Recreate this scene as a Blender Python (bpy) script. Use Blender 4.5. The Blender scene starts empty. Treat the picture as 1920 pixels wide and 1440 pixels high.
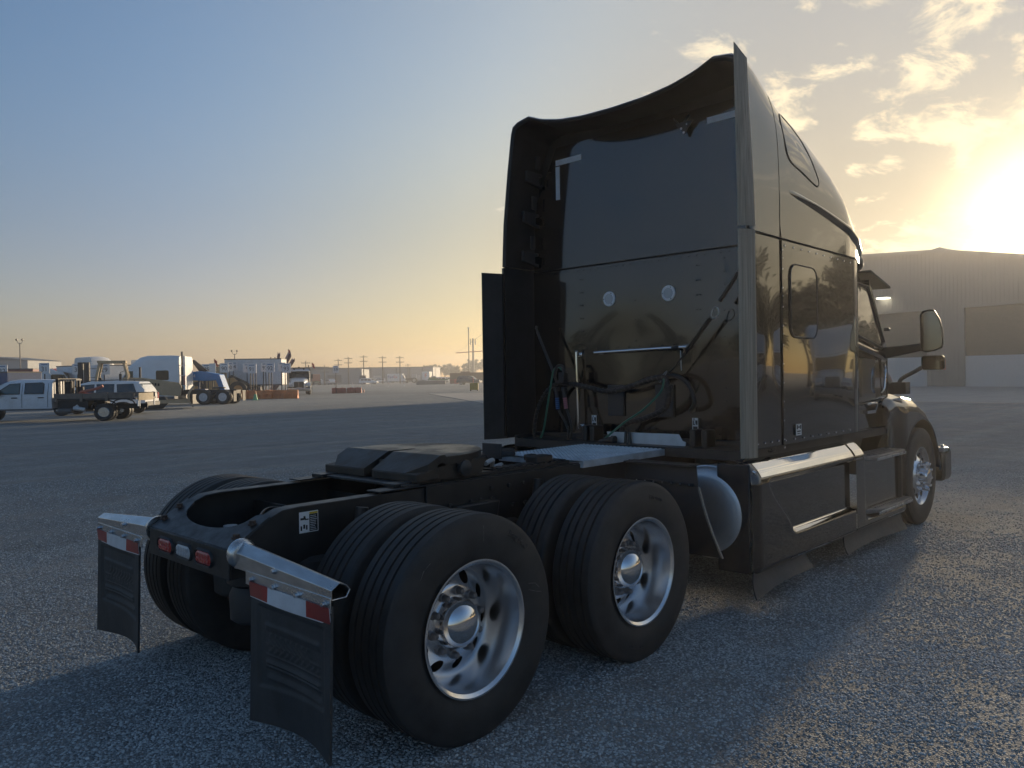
import bpy, bmesh, math, random
from math import sin, cos, pi, radians, sqrt, atan2
from mathutils import Vector, Matrix

# ------------------------------------------------------------------ camera, sky, sun, exposure
SC = bpy.context.scene
COL = SC.collection
YAW, PITCH, ROLL = radians(43.42), radians(-0.567), radians(-0.885)
CAM = Vector((-2.381, -3.694, 1.617))
_F = Vector((cos(YAW)*cos(PITCH), sin(YAW)*cos(PITCH), sin(PITCH)))
_R = Vector((sin(YAW), -cos(YAW), 0)); _U = _R.cross(_F)
_R2 = cos(ROLL)*_R + sin(ROLL)*_U; _U2 = -sin(ROLL)*_R + cos(ROLL)*_U
cd = bpy.data.cameras.new('camera')
cd.sensor_width = 36; cd.lens = 27.34; cd.clip_start = 0.05; cd.clip_end = 6000
camo = bpy.data.objects.new('camera', cd); COL.objects.link(camo)
camo.matrix_world = Matrix(((_R2.x, _U2.x, -_F.x, CAM.x), (_R2.y, _U2.y, -_F.y, CAM.y), (_R2.z, _U2.z, -_F.z, CAM.z), (0, 0, 0, 1)))
SC.camera = camo
SUN_AZ, SUN_EL = radians(8.6), radians(8.5)
SUN = Vector((cos(SUN_AZ)*cos(SUN_EL), sin(SUN_AZ)*cos(SUN_EL), sin(SUN_EL)))

W = bpy.data.worlds.new('World'); SC.world = W; W.use_nodes = True
nt = W.node_tree; N = nt.nodes; LK = nt.links
bg = N['Background']
def wn(t, **kw):
    n = N.new(t)
    for k, v in kw.items(): setattr(n, k, v)
    return n
def wmath(op, a, b=None, c=None, clamp=False):
    n = N.new('ShaderNodeMath'); n.operation = op; n.use_clamp = clamp
    for i, s in enumerate((a, b, c)):
        if s is None: continue
        if isinstance(s, (int, float)): n.inputs[i].default_value = s
        else: LK.new(s, n.inputs[i])
    return n.outputs[0]
def wmix(fac, a, b, mode='MIX'):
    n = N.new('ShaderNodeMix'); n.data_type = 'RGBA'; n.blend_type = mode
    for i, s in ((0, fac), (6, a), (7, b)):
        if isinstance(s, (int, float)): n.inputs[i].default_value = s
        elif isinstance(s, tuple): n.inputs[i].default_value = (*s, 1)
        else: LK.new(s, n.inputs[i])
    return n.outputs[2]
def wramp(s, a, b, ta=0.0, tb=1.0):
    n = N.new('ShaderNodeMapRange'); n.interpolation_type = 'SMOOTHSTEP'
    LK.new(s, n.inputs[0])
    for i, v in ((1, a), (2, b), (3, ta), (4, tb)): n.inputs[i].default_value = v
    return n.outputs[0]
sky = wn('ShaderNodeTexSky', sky_type='NISHITA', sun_disc=False)
sky.sun_elevation = SUN_EL; sky.sun_rotation = pi/2 - SUN_AZ
sky.air_density = 1.0; sky.dust_density = 1.0; sky.ozone_density = 1.0; sky.altitude = 0
SKY = 0.083
tc = wn('ShaderNodeTexCoord'); sep = wn('ShaderNodeSeparateXYZ'); LK.new(tc.outputs['Generated'], sep.inputs[0])
dx, dy, dz = sep.outputs
dot = wn('ShaderNodeVectorMath', operation='DOT_PRODUCT'); LK.new(tc.outputs['Generated'], dot.inputs[0]); dot.inputs[1].default_value = SUN
cg = wmath('MAXIMUM', dot.outputs['Value'], 0.0)
# thick summer haze: compress the aureole, deepen the blue overhead
skc = wmix(1.0, sky.outputs[0], (SKY, SKY, SKY), 'MULTIPLY')
shk = wmath('MULTIPLY', wramp(dz, 0.02, 0.22, 0.80, 1.9), wramp(cg, 0.78, 0.96, 1.0, 2.1))
sh = wmix(1.0, skc, shk, 'MULTIPLY')
sh = wmix(1.0, wmix(1.0, sh, sh, 'MULTIPLY'), (1, 1, 1), 'ADD')
gm = wn('ShaderNodeGamma'); LK.new(sh, gm.inputs[0]); gm.inputs[1].default_value = 0.5
skc = wmix(1.0, wmix(1.0, skc, (1.2, 1.2, 1.2), 'MULTIPLY'), gm.outputs[0], 'DIVIDE')
tint = wmix(wramp(dot.outputs['Value'], -0.2, 0.6), (0.64, 0.69, 0.98), (0.92, 0.82, 0.98))
tint = wmix(wramp(dz, 0.0, 0.42), tint, (0.74, 0.99, 1.36))
tint = wmix(wramp(dz, 0.45, 0.85), tint, (0.90, 1.0, 1.18))
near = wmix(wramp(dz, 0.10, 0.42), (1.04, 0.86, 0.56), (0.88, 0.93, 1.04))
tint = wmix(wramp(cg, 0.50, 0.95), tint, near)
skc = wmix(1.0, skc, tint, 'MULTIPLY')
lobe = wmath('MULTIPLY', wmath('POWER', cg, 3.0), wramp(dz, 0.0, 0.3))
lobe = wmath('MULTIPLY', lobe, wramp(cg, 1.0, 0.80, 0.3, 1.0))
skc = wmix(1.0, skc, wmix(1.0, lobe, (0.22, 0.21, 0.15), 'MULTIPLY'), 'ADD')
glow = wmath('ADD', wmath('MULTIPLY', wmath('POWER', cg, 110.0), 0.10), wmath('MULTIPLY', wmath('POWER', cg, 420.0), 3.0))
skc = wmix(1.0, skc, wmix(1.0, glow, (1.0, 0.78, 0.40), 'MULTIPLY'), 'ADD')
# broken altocumulus drifting on the sun side of the sky
up = wmath('MAXIMUM', dz, 0.03)
px = wmath('DIVIDE', dx, wmath('ADD', up, 0.10)); py = wmath('DIVIDE', dy, wmath('ADD', up, 0.10))
cmb = wn('ShaderNodeCombineXYZ'); LK.new(px, cmb.inputs[0]); LK.new(py, cmb.inputs[1])
def wnoise(scale, detail, rough, dist=0.0, off=(0, 0, 0), sc=(1, 1, 1)):
    mp = wn('ShaderNodeMapping'); LK.new(cmb.outputs[0], mp.inputs[0]); mp.inputs['Location'].default_value = off; mp.inputs['Scale'].default_value = sc
    n = wn('ShaderNodeTexNoise'); LK.new(mp.outputs[0], n.inputs['Vector'])
    n.inputs['Scale'].default_value = scale; n.inputs['Detail'].default_value = detail
    n.inputs['Roughness'].default_value = rough; n.inputs['Distortion'].default_value = dist
    return n.outputs['Fac']
big = wnoise(1.2, 2, 0.5, 0.0, (3.1, 1.7, 0), (1, 1, 1))
fine = wnoise(4.6, 9, 0.62, 0.35, (0.4, 5.2, 0), (0.8, 1.25, 1))
side = wramp(cg, 0.70, 0.93)
thr = wmath('ADD', wmath('MULTIPLY', big, 0.55), wmath('MULTIPLY', side, 0.25))
cl = wmath('ADD', fine, wmath('SUBTRACT', thr, 0.50))
cloud = wmath('MULTIPLY', wramp(cl, 0.52, 0.67), wramp(dz, 0.05, 0.16))
cshade = wramp(fine, 0.40, 0.70, 0.80, 1.12)
ccol = wmix(wramp(cg, 0.70, 0.99), (0.66, 0.63, 0.58), (0.95, 0.78, 0.50))
ccol = wmix(1.0, ccol, cshade, 'MULTIPLY')
skc = wmix(wmath('MULTIPLY', cloud, 0.72), skc, wmix(0.15, ccol, skc))
LK.new(skc, bg.inputs[0]); bg.inputs[1].default_value = 1.0

sl = bpy.data.lights.new('sun', 'SUN'); sl.energy = 4.5; sl.angle = radians(2.5); sl.color = (1.0, 0.78, 0.52)
so = bpy.data.objects.new('sun', sl); COL.objects.link(so); so.rotation_euler = SUN.to_track_quat('Z', 'Y').to_euler()
SC.view_settings.view_transform = 'Standard'; SC.view_settings.look = 'None'
SC.view_settings.exposure = 0.42; SC.view_settings.gamma = 1.0; SC.view_settings.use_curve_mapping = False
SC.render.engine = 'CYCLES'
SC.cycles.max_bounces = 5; SC.cycles.diffuse_bounces = 2; SC.cycles.glossy_bounces = 4; SC.cycles.transmission_bounces = 2; SC.cycles.volume_bounces = 0; SC.cycles.adaptive_threshold = 0.02; SC.cycles.use_denoising = True; SC.cycles.sample_clamp_indirect = 4.0
try: SC.cycles.denoiser = 'OPENIMAGEDENOISE'
except Exception: pass
random.seed(7)

# ------------------------------------------------------------------ materials
def _pb(m): return m.node_tree.nodes['Principled BSDF']
def mat(name, col, rough=0.5, metal=0.0, coat=0.0, var=0.0, vscale=6.0, dirt=0.0, dirtcol=(0.16, 0.14, 0.115), dscale=3.0,
        bump=0.0, bscale=80.0, spec=0.5, stretch=None, rvar=0.0, emit=None, alpha=None, trans=0.0, perobj=0.0, coatrough=0.03, streak=0.0):
    m = bpy.data.materials.new(name); m.use_nodes = True
    t = m.node_tree; p = _pb(m); n = t.nodes; l = t.links
    p.inputs['Base Color'].default_value = (*col, 1); p.inputs['Roughness'].default_value = rough
    p.inputs['Metallic'].default_value = metal; p.inputs['Coat Weight'].default_value = coat; p.inputs['Coat Roughness'].default_value = coatrough
    p.inputs['Specular IOR Level'].default_value = spec
    if trans: p.inputs['Transmission Weight'].default_value = trans
    if emit: p.inputs['Emission Color'].default_value = (*emit[:3], 1); p.inputs['Emission Strength'].default_value = emit[3]
    if not (var or dirt or bump or rvar or perobj or streak): return m
    c = n.new('ShaderNodeTexCoord'); vec = c.outputs['Object']
    if stretch:
        mp = n.new('ShaderNodeMapping'); l.new(vec, mp.inputs[0]); mp.inputs['Scale'].default_value = stretch; vec = mp.outputs[0]
    def noise(s, d=6, r=0.6, v=vec):
        x = n.new('ShaderNodeTexNoise'); l.new(v, x.inputs['Vector']); x.inputs['Scale'].default_value = s
        x.inputs['Detail'].default_value = d; x.inputs['Roughness'].default_value = r; return x.outputs['Fac']
    def rng(s, a, b, ta, tb):
        x = n.new('ShaderNodeMapRange'); l.new(s, x.inputs[0])
        for i, v in ((1, a), (2, b), (3, ta), (4, tb)): x.inputs[i].default_value = v
        return x.outputs[0]
    def mixc(f, a, b, mode='MIX'):
        x = n.new('ShaderNodeMix'); x.data_type = 'RGBA'; x.blend_type = mode
        for i, s in ((0, f), (6, a), (7, b)):
            if isinstance(s, float): x.inputs[i].default_value = s
            elif isinstance(s, tuple): x.inputs[i].default_value = (*s, 1)
            else: l.new(s, x.inputs[i])
        return x.outputs[2]
    cur = col
    if var: cur = mixc(1.0, cur, rng(noise(vscale), 0.3, 0.7, 1-var, 1+var), 'MULTIPLY')
    if perobj:
        oi = n.new('ShaderNodeObjectInfo'); cur = mixc(1.0, cur, rng(oi.outputs['Random'], 0, 1, 1-perobj, 1+perobj), 'MULTIPLY')
    dn = None
    if dirt:
        dn = rng(noise(dscale, 8, 0.7), 0.42, 0.72, 0.0, dirt); cur = mixc(dn, cur, dirtcol)
    if streak:
        mp2 = n.new('ShaderNodeMapping'); l.new(c.outputs['Object'], mp2.inputs[0]); mp2.inputs['Scale'].default_value = (14, 14, 0.7)
        sn = rng(noise(1.0, 5, 0.6, mp2.outputs[0]), 0.5, 0.75, 0.0, streak); cur = mixc(sn, cur, dirtcol)
    if not isinstance(cur, tuple): l.new(cur, p.inputs['Base Color'])
    if dn is not None and rough < 0.5:
        l.new(rng(dn, 0, 1, rough, min(1, rough+0.5)), p.inputs['Roughness'])
    elif rvar:
        l.new(rng(noise(vscale*1.7), 0.3, 0.7, max(0.02, rough-rvar), min(1, rough+rvar)), p.inputs['Roughness'])
    if bump:
        b = n.new('ShaderNodeBump'); b.inputs['Strength'].default_value = bump; b.inputs['Distance'].default_value = 0.01
        l.new(noise(bscale, 4, 0.6), b.inputs['Height']); l.new(b.outputs[0], p.inputs['Normal'])
    return m
M = {}
M['paint'] = mat('black_gloss_paint', (0.004, 0.004, 0.005), 0.15, coat=1.0, spec=0.5, rvar=0.04, vscale=1.5, bump=0.012, bscale=2.2)
M['paint_side'] = mat('black_gloss_panel', (0.004, 0.004, 0.005), 0.12, coat=1.0, coatrough=0.02, bump=0.045, bscale=1.6)
M['matt'] = mat('black_matt_plastic', (0.017, 0.019, 0.022), 0.5, var=0.3, dirt=0.15, dirtcol=(0.045, 0.047, 0.05))
M['dark_glass'] = mat('tinted_glass', (0.006, 0.007, 0.008), 0.04, coat=1.0)
M['steel'] = mat('black_chassis_steel', (0.014, 0.015, 0.016), 0.42, var=0.4, vscale=9, dirt=0.35, dirtcol=(0.035, 0.032, 0.028), dscale=7, bump=0.1, bscale=30)
M['steel_worn'] = mat('worn_grey_steel', (0.07, 0.075, 0.08), 0.38, metal=0.5, var=0.35, vscale=14, dirt=0.5, dirtcol=(0.03, 0.028, 0.025), dscale=9)
M['grease'] = mat('greasy_fifth_wheel_plate', (0.016, 0.015, 0.014), 0.40, var=0.5, vscale=5, dirt=0.8, dirtcol=(0.10, 0.07, 0.045), dscale=4.0, bump=0.2, bscale=25)
M['rubber'] = mat('tyre_rubber', (0.024, 0.025, 0.026), 0.62, var=0.35, vscale=10, dirt=0.55, dirtcol=(0.045, 0.04, 0.035), dscale=6, bump=0.15, bscale=120)
M['flap'] = mat('mud_flap_rubber', (0.028, 0.031, 0.034), 0.62, var=0.3, vscale=8, dirt=0.4, dirtcol=(0.07, 0.072, 0.072), dscale=5, bump=0.2, bscale=60, streak=0.25)
M['alu'] = mat('polished_aluminium', (0.74, 0.74, 0.75), 0.24, metal=1.0, rvar=0.015, vscale=5, bump=0.012, bscale=200)
M['sky_sheen_strip'] = mat('sky_sheen_polish', (0.78, 0.77, 0.75), 0.07, metal=1.0, rvar=0.03, bump=0.02, bscale=3)  # for the added strips that imitate sky sheen on the fairings
M['chrome'] = mat('chrome', (0.75, 0.75, 0.76), 0.05, metal=1.0, rvar=0.03)
M['stainless'] = mat('stainless_steel', (0.62, 0.63, 0.64), 0.24, metal=1.0, var=0.2, vscale=20, rvar=0.12, dirt=0.25, dirtcol=(0.12, 0.12, 0.12), stretch=(1, 0.25, 1))
M['tank'] = mat('brushed_aluminium_tank', (0.66, 0.68, 0.70), 0.40, metal=0.85, var=0.2, vscale=5, dirt=0.4, dirtcol=(0.16, 0.16, 0.16), dscale=5)
M['trim'] = mat('weathered_rubber_trim', (0.30, 0.255, 0.20), 0.5, var=0.4, vscale=4, stretch=(25, 25, 0.4), spec=0.4)
M['red_refl'] = mat('red_reflective_tape', (0.30, 0.018, 0.014), 0.3, var=0.25, vscale=9, dirt=0.3, dirtcol=(0.10, 0.04, 0.035), coat=0.3)
M['white_refl'] = mat('white_reflective_tape', (0.62, 0.64, 0.67), 0.3, var=0.08, dirt=0.28, dirtcol=(0.25, 0.25, 0.25), dscale=11, coat=0.3)
M['red_lens'] = mat('red_lamp_lens', (0.42, 0.015, 0.01), 0.15, coat=0.8, bump=0.4, bscale=60)
M['clear_lens'] = mat('clear_lamp_lens', (0.42, 0.44, 0.46), 0.18, coat=0.8, bump=0.4, bscale=60)
M['galv'] = mat('galvanised_sheet', (0.60, 0.62, 0.64), 0.45, metal=0.35, var=0.15, vscale=12, dirt=0.25, dirtcol=(0.2, 0.2, 0.2))
M['deck'] = mat('deck_plate_aluminium', (0.62, 0.65, 0.68), 0.42, metal=0.35, var=0.2, vscale=10, dirt=0.3, dirtcol=(0.14, 0.14, 0.14))
M['rust'] = mat('rusty_bolt', (0.05, 0.03, 0.022), 0.7, var=0.4, vscale=30)
M['hose'] = mat('black_hose', (0.012, 0.012, 0.013), 0.38, var=0.3)
M['green_hose'] = mat('green_cable', (0.015, 0.15, 0.10), 0.4)
M['blue_grip'] = mat('blue_grip', (0.03, 0.12, 0.30), 0.5); M['pink_grip'] = mat('faded_red_grip', (0.42, 0.16, 0.20), 0.5)
M['sticker'] = mat('white_sticker', (0.78, 0.78, 0.78), 0.5, dirt=0.2); M['ink'] = mat('black_print', (0.01, 0.01, 0.01), 0.5)
M['yellow_ink'] = mat('yellow_print', (0.6, 0.42, 0.03), 0.5)
M['void'] = mat('dark_opening', (0.004, 0.004, 0.004), 0.9)

# ------------------------------------------------------------------ mesh building
class MB:
    def __init__(s): s.v = []; s.f = []
    def add(s, verts, faces, mtx=None):
        b = len(s.v)
        s.v += [tuple(mtx @ Vector(v)) for v in verts] if mtx is not None else [tuple(v) for v in verts]
        s.f += [tuple(i+b for i in f) for f in faces]; return s
    def box(s, lo, hi, mtx=None):
        x0, y0, z0 = lo; x1, y1, z1 = hi
        return s.add([(x0, y0, z0), (x1, y0, z0), (x1, y1, z0), (x0, y1, z0), (x0, y0, z1), (x1, y0, z1), (x1, y1, z1), (x0, y1, z1)],
                     [(0, 3, 2, 1), (4, 5, 6, 7), (0, 1, 5, 4), (1, 2, 6, 5), (2, 3, 7, 6), (3, 0, 4, 7)], mtx)
    def cbox(s, c, d, mtx=None):
        return s.box([c[i]-d[i]/2 for i in range(3)], [c[i]+d[i]/2 for i in range(3)], mtx)
    def prism(s, poly, axis, a, b, mtx=None):
        """poly in the two other axes (x,y order kept), extruded along axis from a to b"""
        n = len(poly)
        def P(p, t):
            return {'x': (t, p[0], p[1]), 'y': (p[0], t, p[1]), 'z': (p[0], p[1], t)}[axis]
        v = [P(p, a) for p in poly] + [P(p, b) for p in poly]
        f = [tuple(range(n))[::-1], tuple(range(n, 2*n))] + [(i, (i+1) % n, n+(i+1) % n, n+i) for i in range(n)]
        return s.add(v, f, mtx)
    def lathe(s, prof, axis='y', seg=48, c=(0, 0, 0), mtx=None, caps=True, arc=None):
        """prof: list of (t along axis, radius)"""
        n = len(prof); v = []; full = arc is None; a0, a1 = arc or (0, 2*pi)
        cnt = seg if full else seg+1
        for k in range(cnt):
            a = a0+(a1-a0)*k/seg; ca, sa = cos(a), sin(a)
            for t, r in prof:
                p = {'y': (r*ca, t, r*sa), 'x': (t, r*ca, r*sa), 'z': (r*ca, r*sa, t)}[axis]
                v.append((p[0]+c[0], p[1]+c[1], p[2]+c[2]))
        f = []
        for k in range(seg):
            k2 = (k+1) % cnt
            for i in range(n-1): f.append((k*n+i, k*n+i+1, k2*n+i+1, k2*n+i))
        if caps and full:
            if prof[0][1] > 1e-6: f.append(tuple(k*n for k in range(seg)))
            if prof[-1][1] > 1e-6: f.append(tuple(k*n+n-1 for k in range(seg))[::-1])
        return s.add(v, f, mtx)
    def cyl(s, a, b, r, seg=12, r2=None):
        a = Vector(a); b = Vector(b); d = (b-a); L = d.length
        m = Matrix.Translation(a) @ d.to_track_quat('Z', 'Y').to_matrix().to_4x4()
        return s.lathe([(0, r), (L, r if r2 is None else r2)], 'z', seg, mtx=m)
    def tube(s, pts, r, seg=10, sub=6, closed=False):
        P = [Vector(p) for p in pts]
        if sub > 1 and len(P) > 2:
            Q = []
            for i in range(len(P)-1):
                p0 = P[max(i-1, 0)]; p1 = P[i]; p2 = P[i+1]; p3 = P[min(i+2, len(P)-1)]
                for k in range(sub):
                    t = k/sub
                    Q.append(0.5*((2*p1)+(p2-p0)*t+(2*p0-5*p1+4*p2-p3)*t*t+(3*p1-p0-3*p2+p3)*t**3))
            Q.append(P[-1]); P = Q
        n = len(P); v = []; f = []; ref = Vector((0.13, 0.31, 0.94)).normalized()
        for i in range(n):
            d = (P[min(i+1, n-1)]-P[max(i-1, 0)]).normalized()
            x = d.cross(ref); x = x.normalized() if x.length > 1e-4 else Vector((1, 0, 0)); y = d.cross(x)
            for k in range(seg):
                a = 2*pi*k/seg; v.append(tuple(P[i]+r*(cos(a)*x+sin(a)*y)))
        for i in range(n-1):
            for k in range(seg): f.append((i*seg+k, i*seg+(k+1) % seg, (i+1)*seg+(k+1) % seg, (i+1)*seg+k))
        f.append(tuple(range(seg))[::-1]); f.append(tuple((n-1)*seg+k for k in range(seg)))
        return s.add(v, f)
    def grid(s, fn, nu, nv, flip=False, thick=None):
        """fn(u,v)->xyz on [0,1]^2; thick: offset vector makes it a closed slab"""
        v = [tuple(fn(i/nu, j/nv)) for i in range(nu+1) for j in range(nv+1)]
        W_ = nv+1
        f = [(i*W_+j, (i+1)*W_+j, (i+1)*W_+j+1, i*W_+j+1) for i in range(nu) for j in range(nv)]
        if flip: f = [q[::-1] for q in f]
        if thick is None: return s.add(v, f)
        n = len(v); t = Vector(thick); v2 = [tuple(Vector(p)+t) for p in v]
        f2 = [tuple(i+n for i in q[::-1]) for q in f]
        edge = [(i*W_) for i in range(nu+1)] + [nu*W_+j for j in range(1, nv+1)] + [i*W_+nv for i in range(nu-1, -1, -1)] + [j for j in range(nv-1, 0, -1)]
        f3 = []
        for k in range(len(edge)):
            a, b = edge[k], edge[(k+1) % len(edge)]; q = (b, a, a+n, b+n); f3.append(q[::-1] if flip else q)
        return s.add(v+v2, f+f2+f3)
    def mesh(s, name, smooth=True, angle=35, fix=True):
        me = bpy.data.meshes.new(name); me.from_pydata(s.v, [], s.f)
        if fix:
            bm = bmesh.new(); bm.from_mesh(me); bmesh.ops.recalc_face_normals(bm, faces=bm.faces); bm.to_mesh(me); bm.free()
        if smooth:
            me.polygons.foreach_set('use_smooth', [True]*len(me.polygons))
            me.set_sharp_from_angle(angle=radians(angle))
        me.update(); return me
    def build(s, name, material, parent=None, smooth=True, angle=35, bevel=0.0, fix=True, loc=None, bseg=2):
        me = s.mesh(name, smooth, angle, fix)
        me.materials.append(M[material] if isinstance(material, str) else material)
        o = bpy.data.objects.new(name, me); COL.objects.link(o); o.parent = parent
        if loc is not None: o.location = loc
        if bevel:
            b = o.modifiers.new('edge', 'BEVEL'); b.width = bevel; b.segments = bseg; b.limit_method = 'ANGLE'; b.angle_limit = radians(40)
            b.harden_normals = False
        return o
def text_geo(txt, size, depth=0.0, font_space=1.0):
    c = bpy.data.curves.new('t', 'FONT'); c.body = txt; c.size = size; c.extrude = depth; c.align_x = 'CENTER'; c.align_y = 'CENTER'
    c.space_character = font_space; c.resolution_u = 3
    o = bpy.data.objects.new('t', c); COL.objects.link(o)
    dg = bpy.context.evaluated_depsgraph_get(); me = bpy.data.meshes.new_from_object(o.evaluated_get(dg))
    v = [tuple(p.co) for p in me.vertices]; f = [tuple(p.vertices) for p in me.polygons]
    bpy.data.objects.remove(o); bpy.data.curves.remove(c); bpy.data.meshes.remove(me)
    return v, f
def thing(name, label, cat, loc=(0, 0, 0), rz=0.0, group=None):
    o = bpy.data.objects.new(name, None); o.empty_display_size = 0.3; COL.objects.link(o)
    o.location = loc; o.rotation_euler = (0, 0, rz); return tag(o, label, cat, group)
def tag(o, label, cat, group=None):
    o['label'] = label; o['category'] = cat
    if group: o['group'] = group
    return o
def struct(o): o['kind'] = 'structure'; return o
def stuff(o): o['kind'] = 'stuff'; return o
def copy_tree(o, parent=None):
    c = o.copy(); COL.objects.link(c); c.parent = parent
    for ch in list(o.children): copy_tree(ch, c)
    return c
def dup(o, label, cat, loc, rz=0.0, group=None):
    c = copy_tree(o); c.location = loc; c.rotation_euler = (0, 0, rz); return tag(c, label, cat, group)
def mirror_part(o):
    """the same part on the truck's other side"""
    c = copy_tree(o, o.parent); c.scale.y = -1; return c
def sstep(a, b, x):
    t = max(0.0, min(1.0, (x-a)/(b-a))); return t*t*(3-2*t)
def lerp(a, b, t): return a+(b-a)*t
def interp(tab, x):
    if x <= tab[0][0]: return tab[0][1]
    for (x0, y0), (x1, y1) in zip(tab, tab[1:]):
        if x <= x1: return y0+(y1-y0)*(x-x0)/(x1-x0)
    return tab[-1][1]
M['matt_grey'] = mat('dark_grey_plastic', (0.035, 0.037, 0.04), 0.5)
M['tread'] = mat('step_tread_aluminium', (0.22, 0.21, 0.21), 0.42, metal=0.7, var=0.25, vscale=20)
M['bumper'] = mat('dark_chrome_bumper', (0.10, 0.10, 0.10), 0.15, metal=0.8)
M['mirror'] = mat('mirror_glass', (0.42, 0.42, 0.42), 0.02, metal=1.0)
M['window_glass'] = mat('cab_window_glass', (0.03, 0.035, 0.035), 0.03, coat=1.0)
# ------------------------------------------------------------------ the black truck tractor (x forward, rear axle at x = 0)
T = thing('truck_tractor', 'glossy black sleeper truck tractor seen from behind, with bare fifth wheel and mud flaps', 'truck', (0, 0, 0))
# ---- wheels
def tyre_profile(R, w, rim):
    h = w/2; P = [(-h*0.72, rim), (-h*0.86, rim+0.012), (-h*0.985, rim+0.06), (-h, rim+0.105), (-h*0.99, R-0.062), (-h*0.965, R-0.055), (-h*0.96, R-0.03), (-h*0.90, R-0.010), (-h*0.84, R-0.003)]
    g = 0.007; d = 0.014
    for c in (-0.52, -0.18, 0.18, 0.52):
        P += [(h*c-g, R), (h*c-g*0.6, R-d), (h*c+g*0.6, R-d), (h*c+g, R)]
    P += [(h*0.84, R-0.003), (h*0.90, R-0.010), (h*0.96, R-0.03), (h*0.965, R-0.055), (h*0.99, R-0.062), (h, rim+0.105), (h*0.985, rim+0.06), (h*0.86, rim+0.012), (h*0.72, rim)]
    return P
TR = 0.508
tyre_me = MB().lathe(tyre_profile(TR, 0.282, 0.285), 'y', 110, caps=False).mesh('tyre', True, 28); tyre_me.materials.append(M['rubber'])
def make_outer_rim():
    b = MB()
    # lip, barrel and inner drop, open towards -y
    b.lathe([(-0.118, 0.284), (-0.128, 0.306), (-0.134, 0.306), (-0.134, 0.298), (-0.122, 0.283), (-0.085, 0.277), (-0.02, 0.264), (0.045, 0.257), (0.07, 0.256)], 'y', 96, caps=False)
    yf = lambda r: 0.07-0.05*sstep(0.255, 0.15, r)
    b.lathe([(yf(r), r) for r in (0.256, 0.252, 0.248, 0.244)], 'y', 96, caps=False)
    # annulus with holes made by stepping over a fine polar grid
    nA, nR = 240, 14; r0, r1, rh, hr, nh = 0.165, 0.244, 0.2065, 0.0305, 10
    keep = {}
    v = []; f = []
    for i in range(nA):
        for j in range(nR+1):
            r = r0+(r1-r0)*j/nR; a = 2*pi*i/nA
            # pull vertices near a hole edge onto the hole's circle
            k = round(a/(2*pi/nh)); ac = k*2*pi/nh
            x = r*cos(a-ac)-rh; y = r*sin(a-ac); d = sqrt(x*x+y*y)
            if 0.72*hr < d < 1.22*hr:
                s = hr/d; x *= s; y *= s; r2 = sqrt((rh+x)**2+y*y); a2 = ac+atan2(y, rh+x)
            else: r2, a2 = r, a
            v.append((r2*cos(a2), yf(r2), r2*sin(a2))); keep[len(v)-1] = d > 0.72*hr
    for i in range(nA):
        for j in range(nR):
            q = (i*(nR+1)+j, ((i+1) % nA)*(nR+1)+j, ((i+1) % nA)*(nR+1)+j+1, i*(nR+1)+j+1)
            if all(keep[t] for t in q): f.append(q)
    b.add(v, f)
    b.lathe([(yf(0.165), 0.165), (0.02, 0.155), (0.02, 0.06)], 'y', 64, caps=False)
    return b.mesh('wheel', True, 30, fix=False)
rim_me = make_outer_rim(); rim_me.materials.append(M['alu'])
cap_me = MB().lathe([(0.02, 0.116), (0.0, 0.116), (-0.02, 0.113), (-0.045, 0.102), (-0.066, 0.082), (-0.080, 0.052), (-0.086, 0.024), (-0.087, 0.0)], 'y', 48, caps=False).mesh('hub_cap', True, 50); cap_me.materials.append(M['chrome'])
nutb = MB(); nutb.lathe([(0.02, 0.021), (0.01, 0.021), (0.008, 0.0165), (-0.015, 0.0155), (-0.022, 0.010), (-0.023, 0)], 'y', 12); nut_me = nutb.mesh('lug_nut', True, 40); nut_me.materials.append(M['tread'])
drum_me = MB().lathe([(0.14, 0.22), (0.10, 0.235), (0.10, 0.14), (0.11, 0.0)], 'y', 40).mesh('brake_drum', True); drum_me.materials.append(M['void'])
inner_me = MB().lathe([(-0.10, 0.30), (-0.08, 0.282), (0.10, 0.27), (0.125, 0.30), (0.118, 0.305), (0.02, 0.25), (-0.02, 0.15), (-0.02, 0.0)], 'y', 48).mesh('inner_rim', True); inner_me.materials.append(M['steel'])
def link(name, me, parent, loc=(0, 0, 0), rot=(0, 0, 0)):
    o = bpy.data.objects.new(name, me); COL.objects.link(o); o.parent = parent; o.location = loc; o.rotation_euler = rot; return o
def dual(x, side, spin):
    rz = 0 if side < 0 else pi
    w = link('wheel', rim_me, T, (x, side*1.075, 0.5), (0, spin, rz))
    link('tyre', tyre_me, w, (0, 0.005, 0)); link('hub_cap', cap_me, w); link('brake_drum', drum_me, w)
    for k in range(10):
        a = 2*pi*(k+.5)/10; link('lug_nut', nut_me, w, (0.1435*cos(a), 0, 0.1435*sin(a)))
    i = link('inner_wheel', inner_me, T, (x, side*0.735, 0.5), (0, spin, rz)); link('tyre', tyre_me, i)
    return w
w_rr = dual(0.0, -1, 0.12); w_rm = dual(1.32, -1, 0.45); dual(0.0, 1, 0.9); dual(1.32, 1, 0.3)
def ring_text(txt, size, r, a_mid, y, parent, name='raised_lettering', flip=False):
    v, f = text_geo(txt, size, 0.0015)
    b = MB(); vv = []
    for x, h, d in v:
        rr = r+h if not flip else r-h
        a = a_mid-x/r if not flip else a_mid+x/r
        vv.append((rr*cos(a), y-d, rr*sin(a)))
    b.add(vv, f); return b.build(name, 'rubber', parent, smooth=False)
M['rubber_text'] = mat('raised_rubber_lettering', (0.05, 0.05, 0.052), 0.5)
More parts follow.
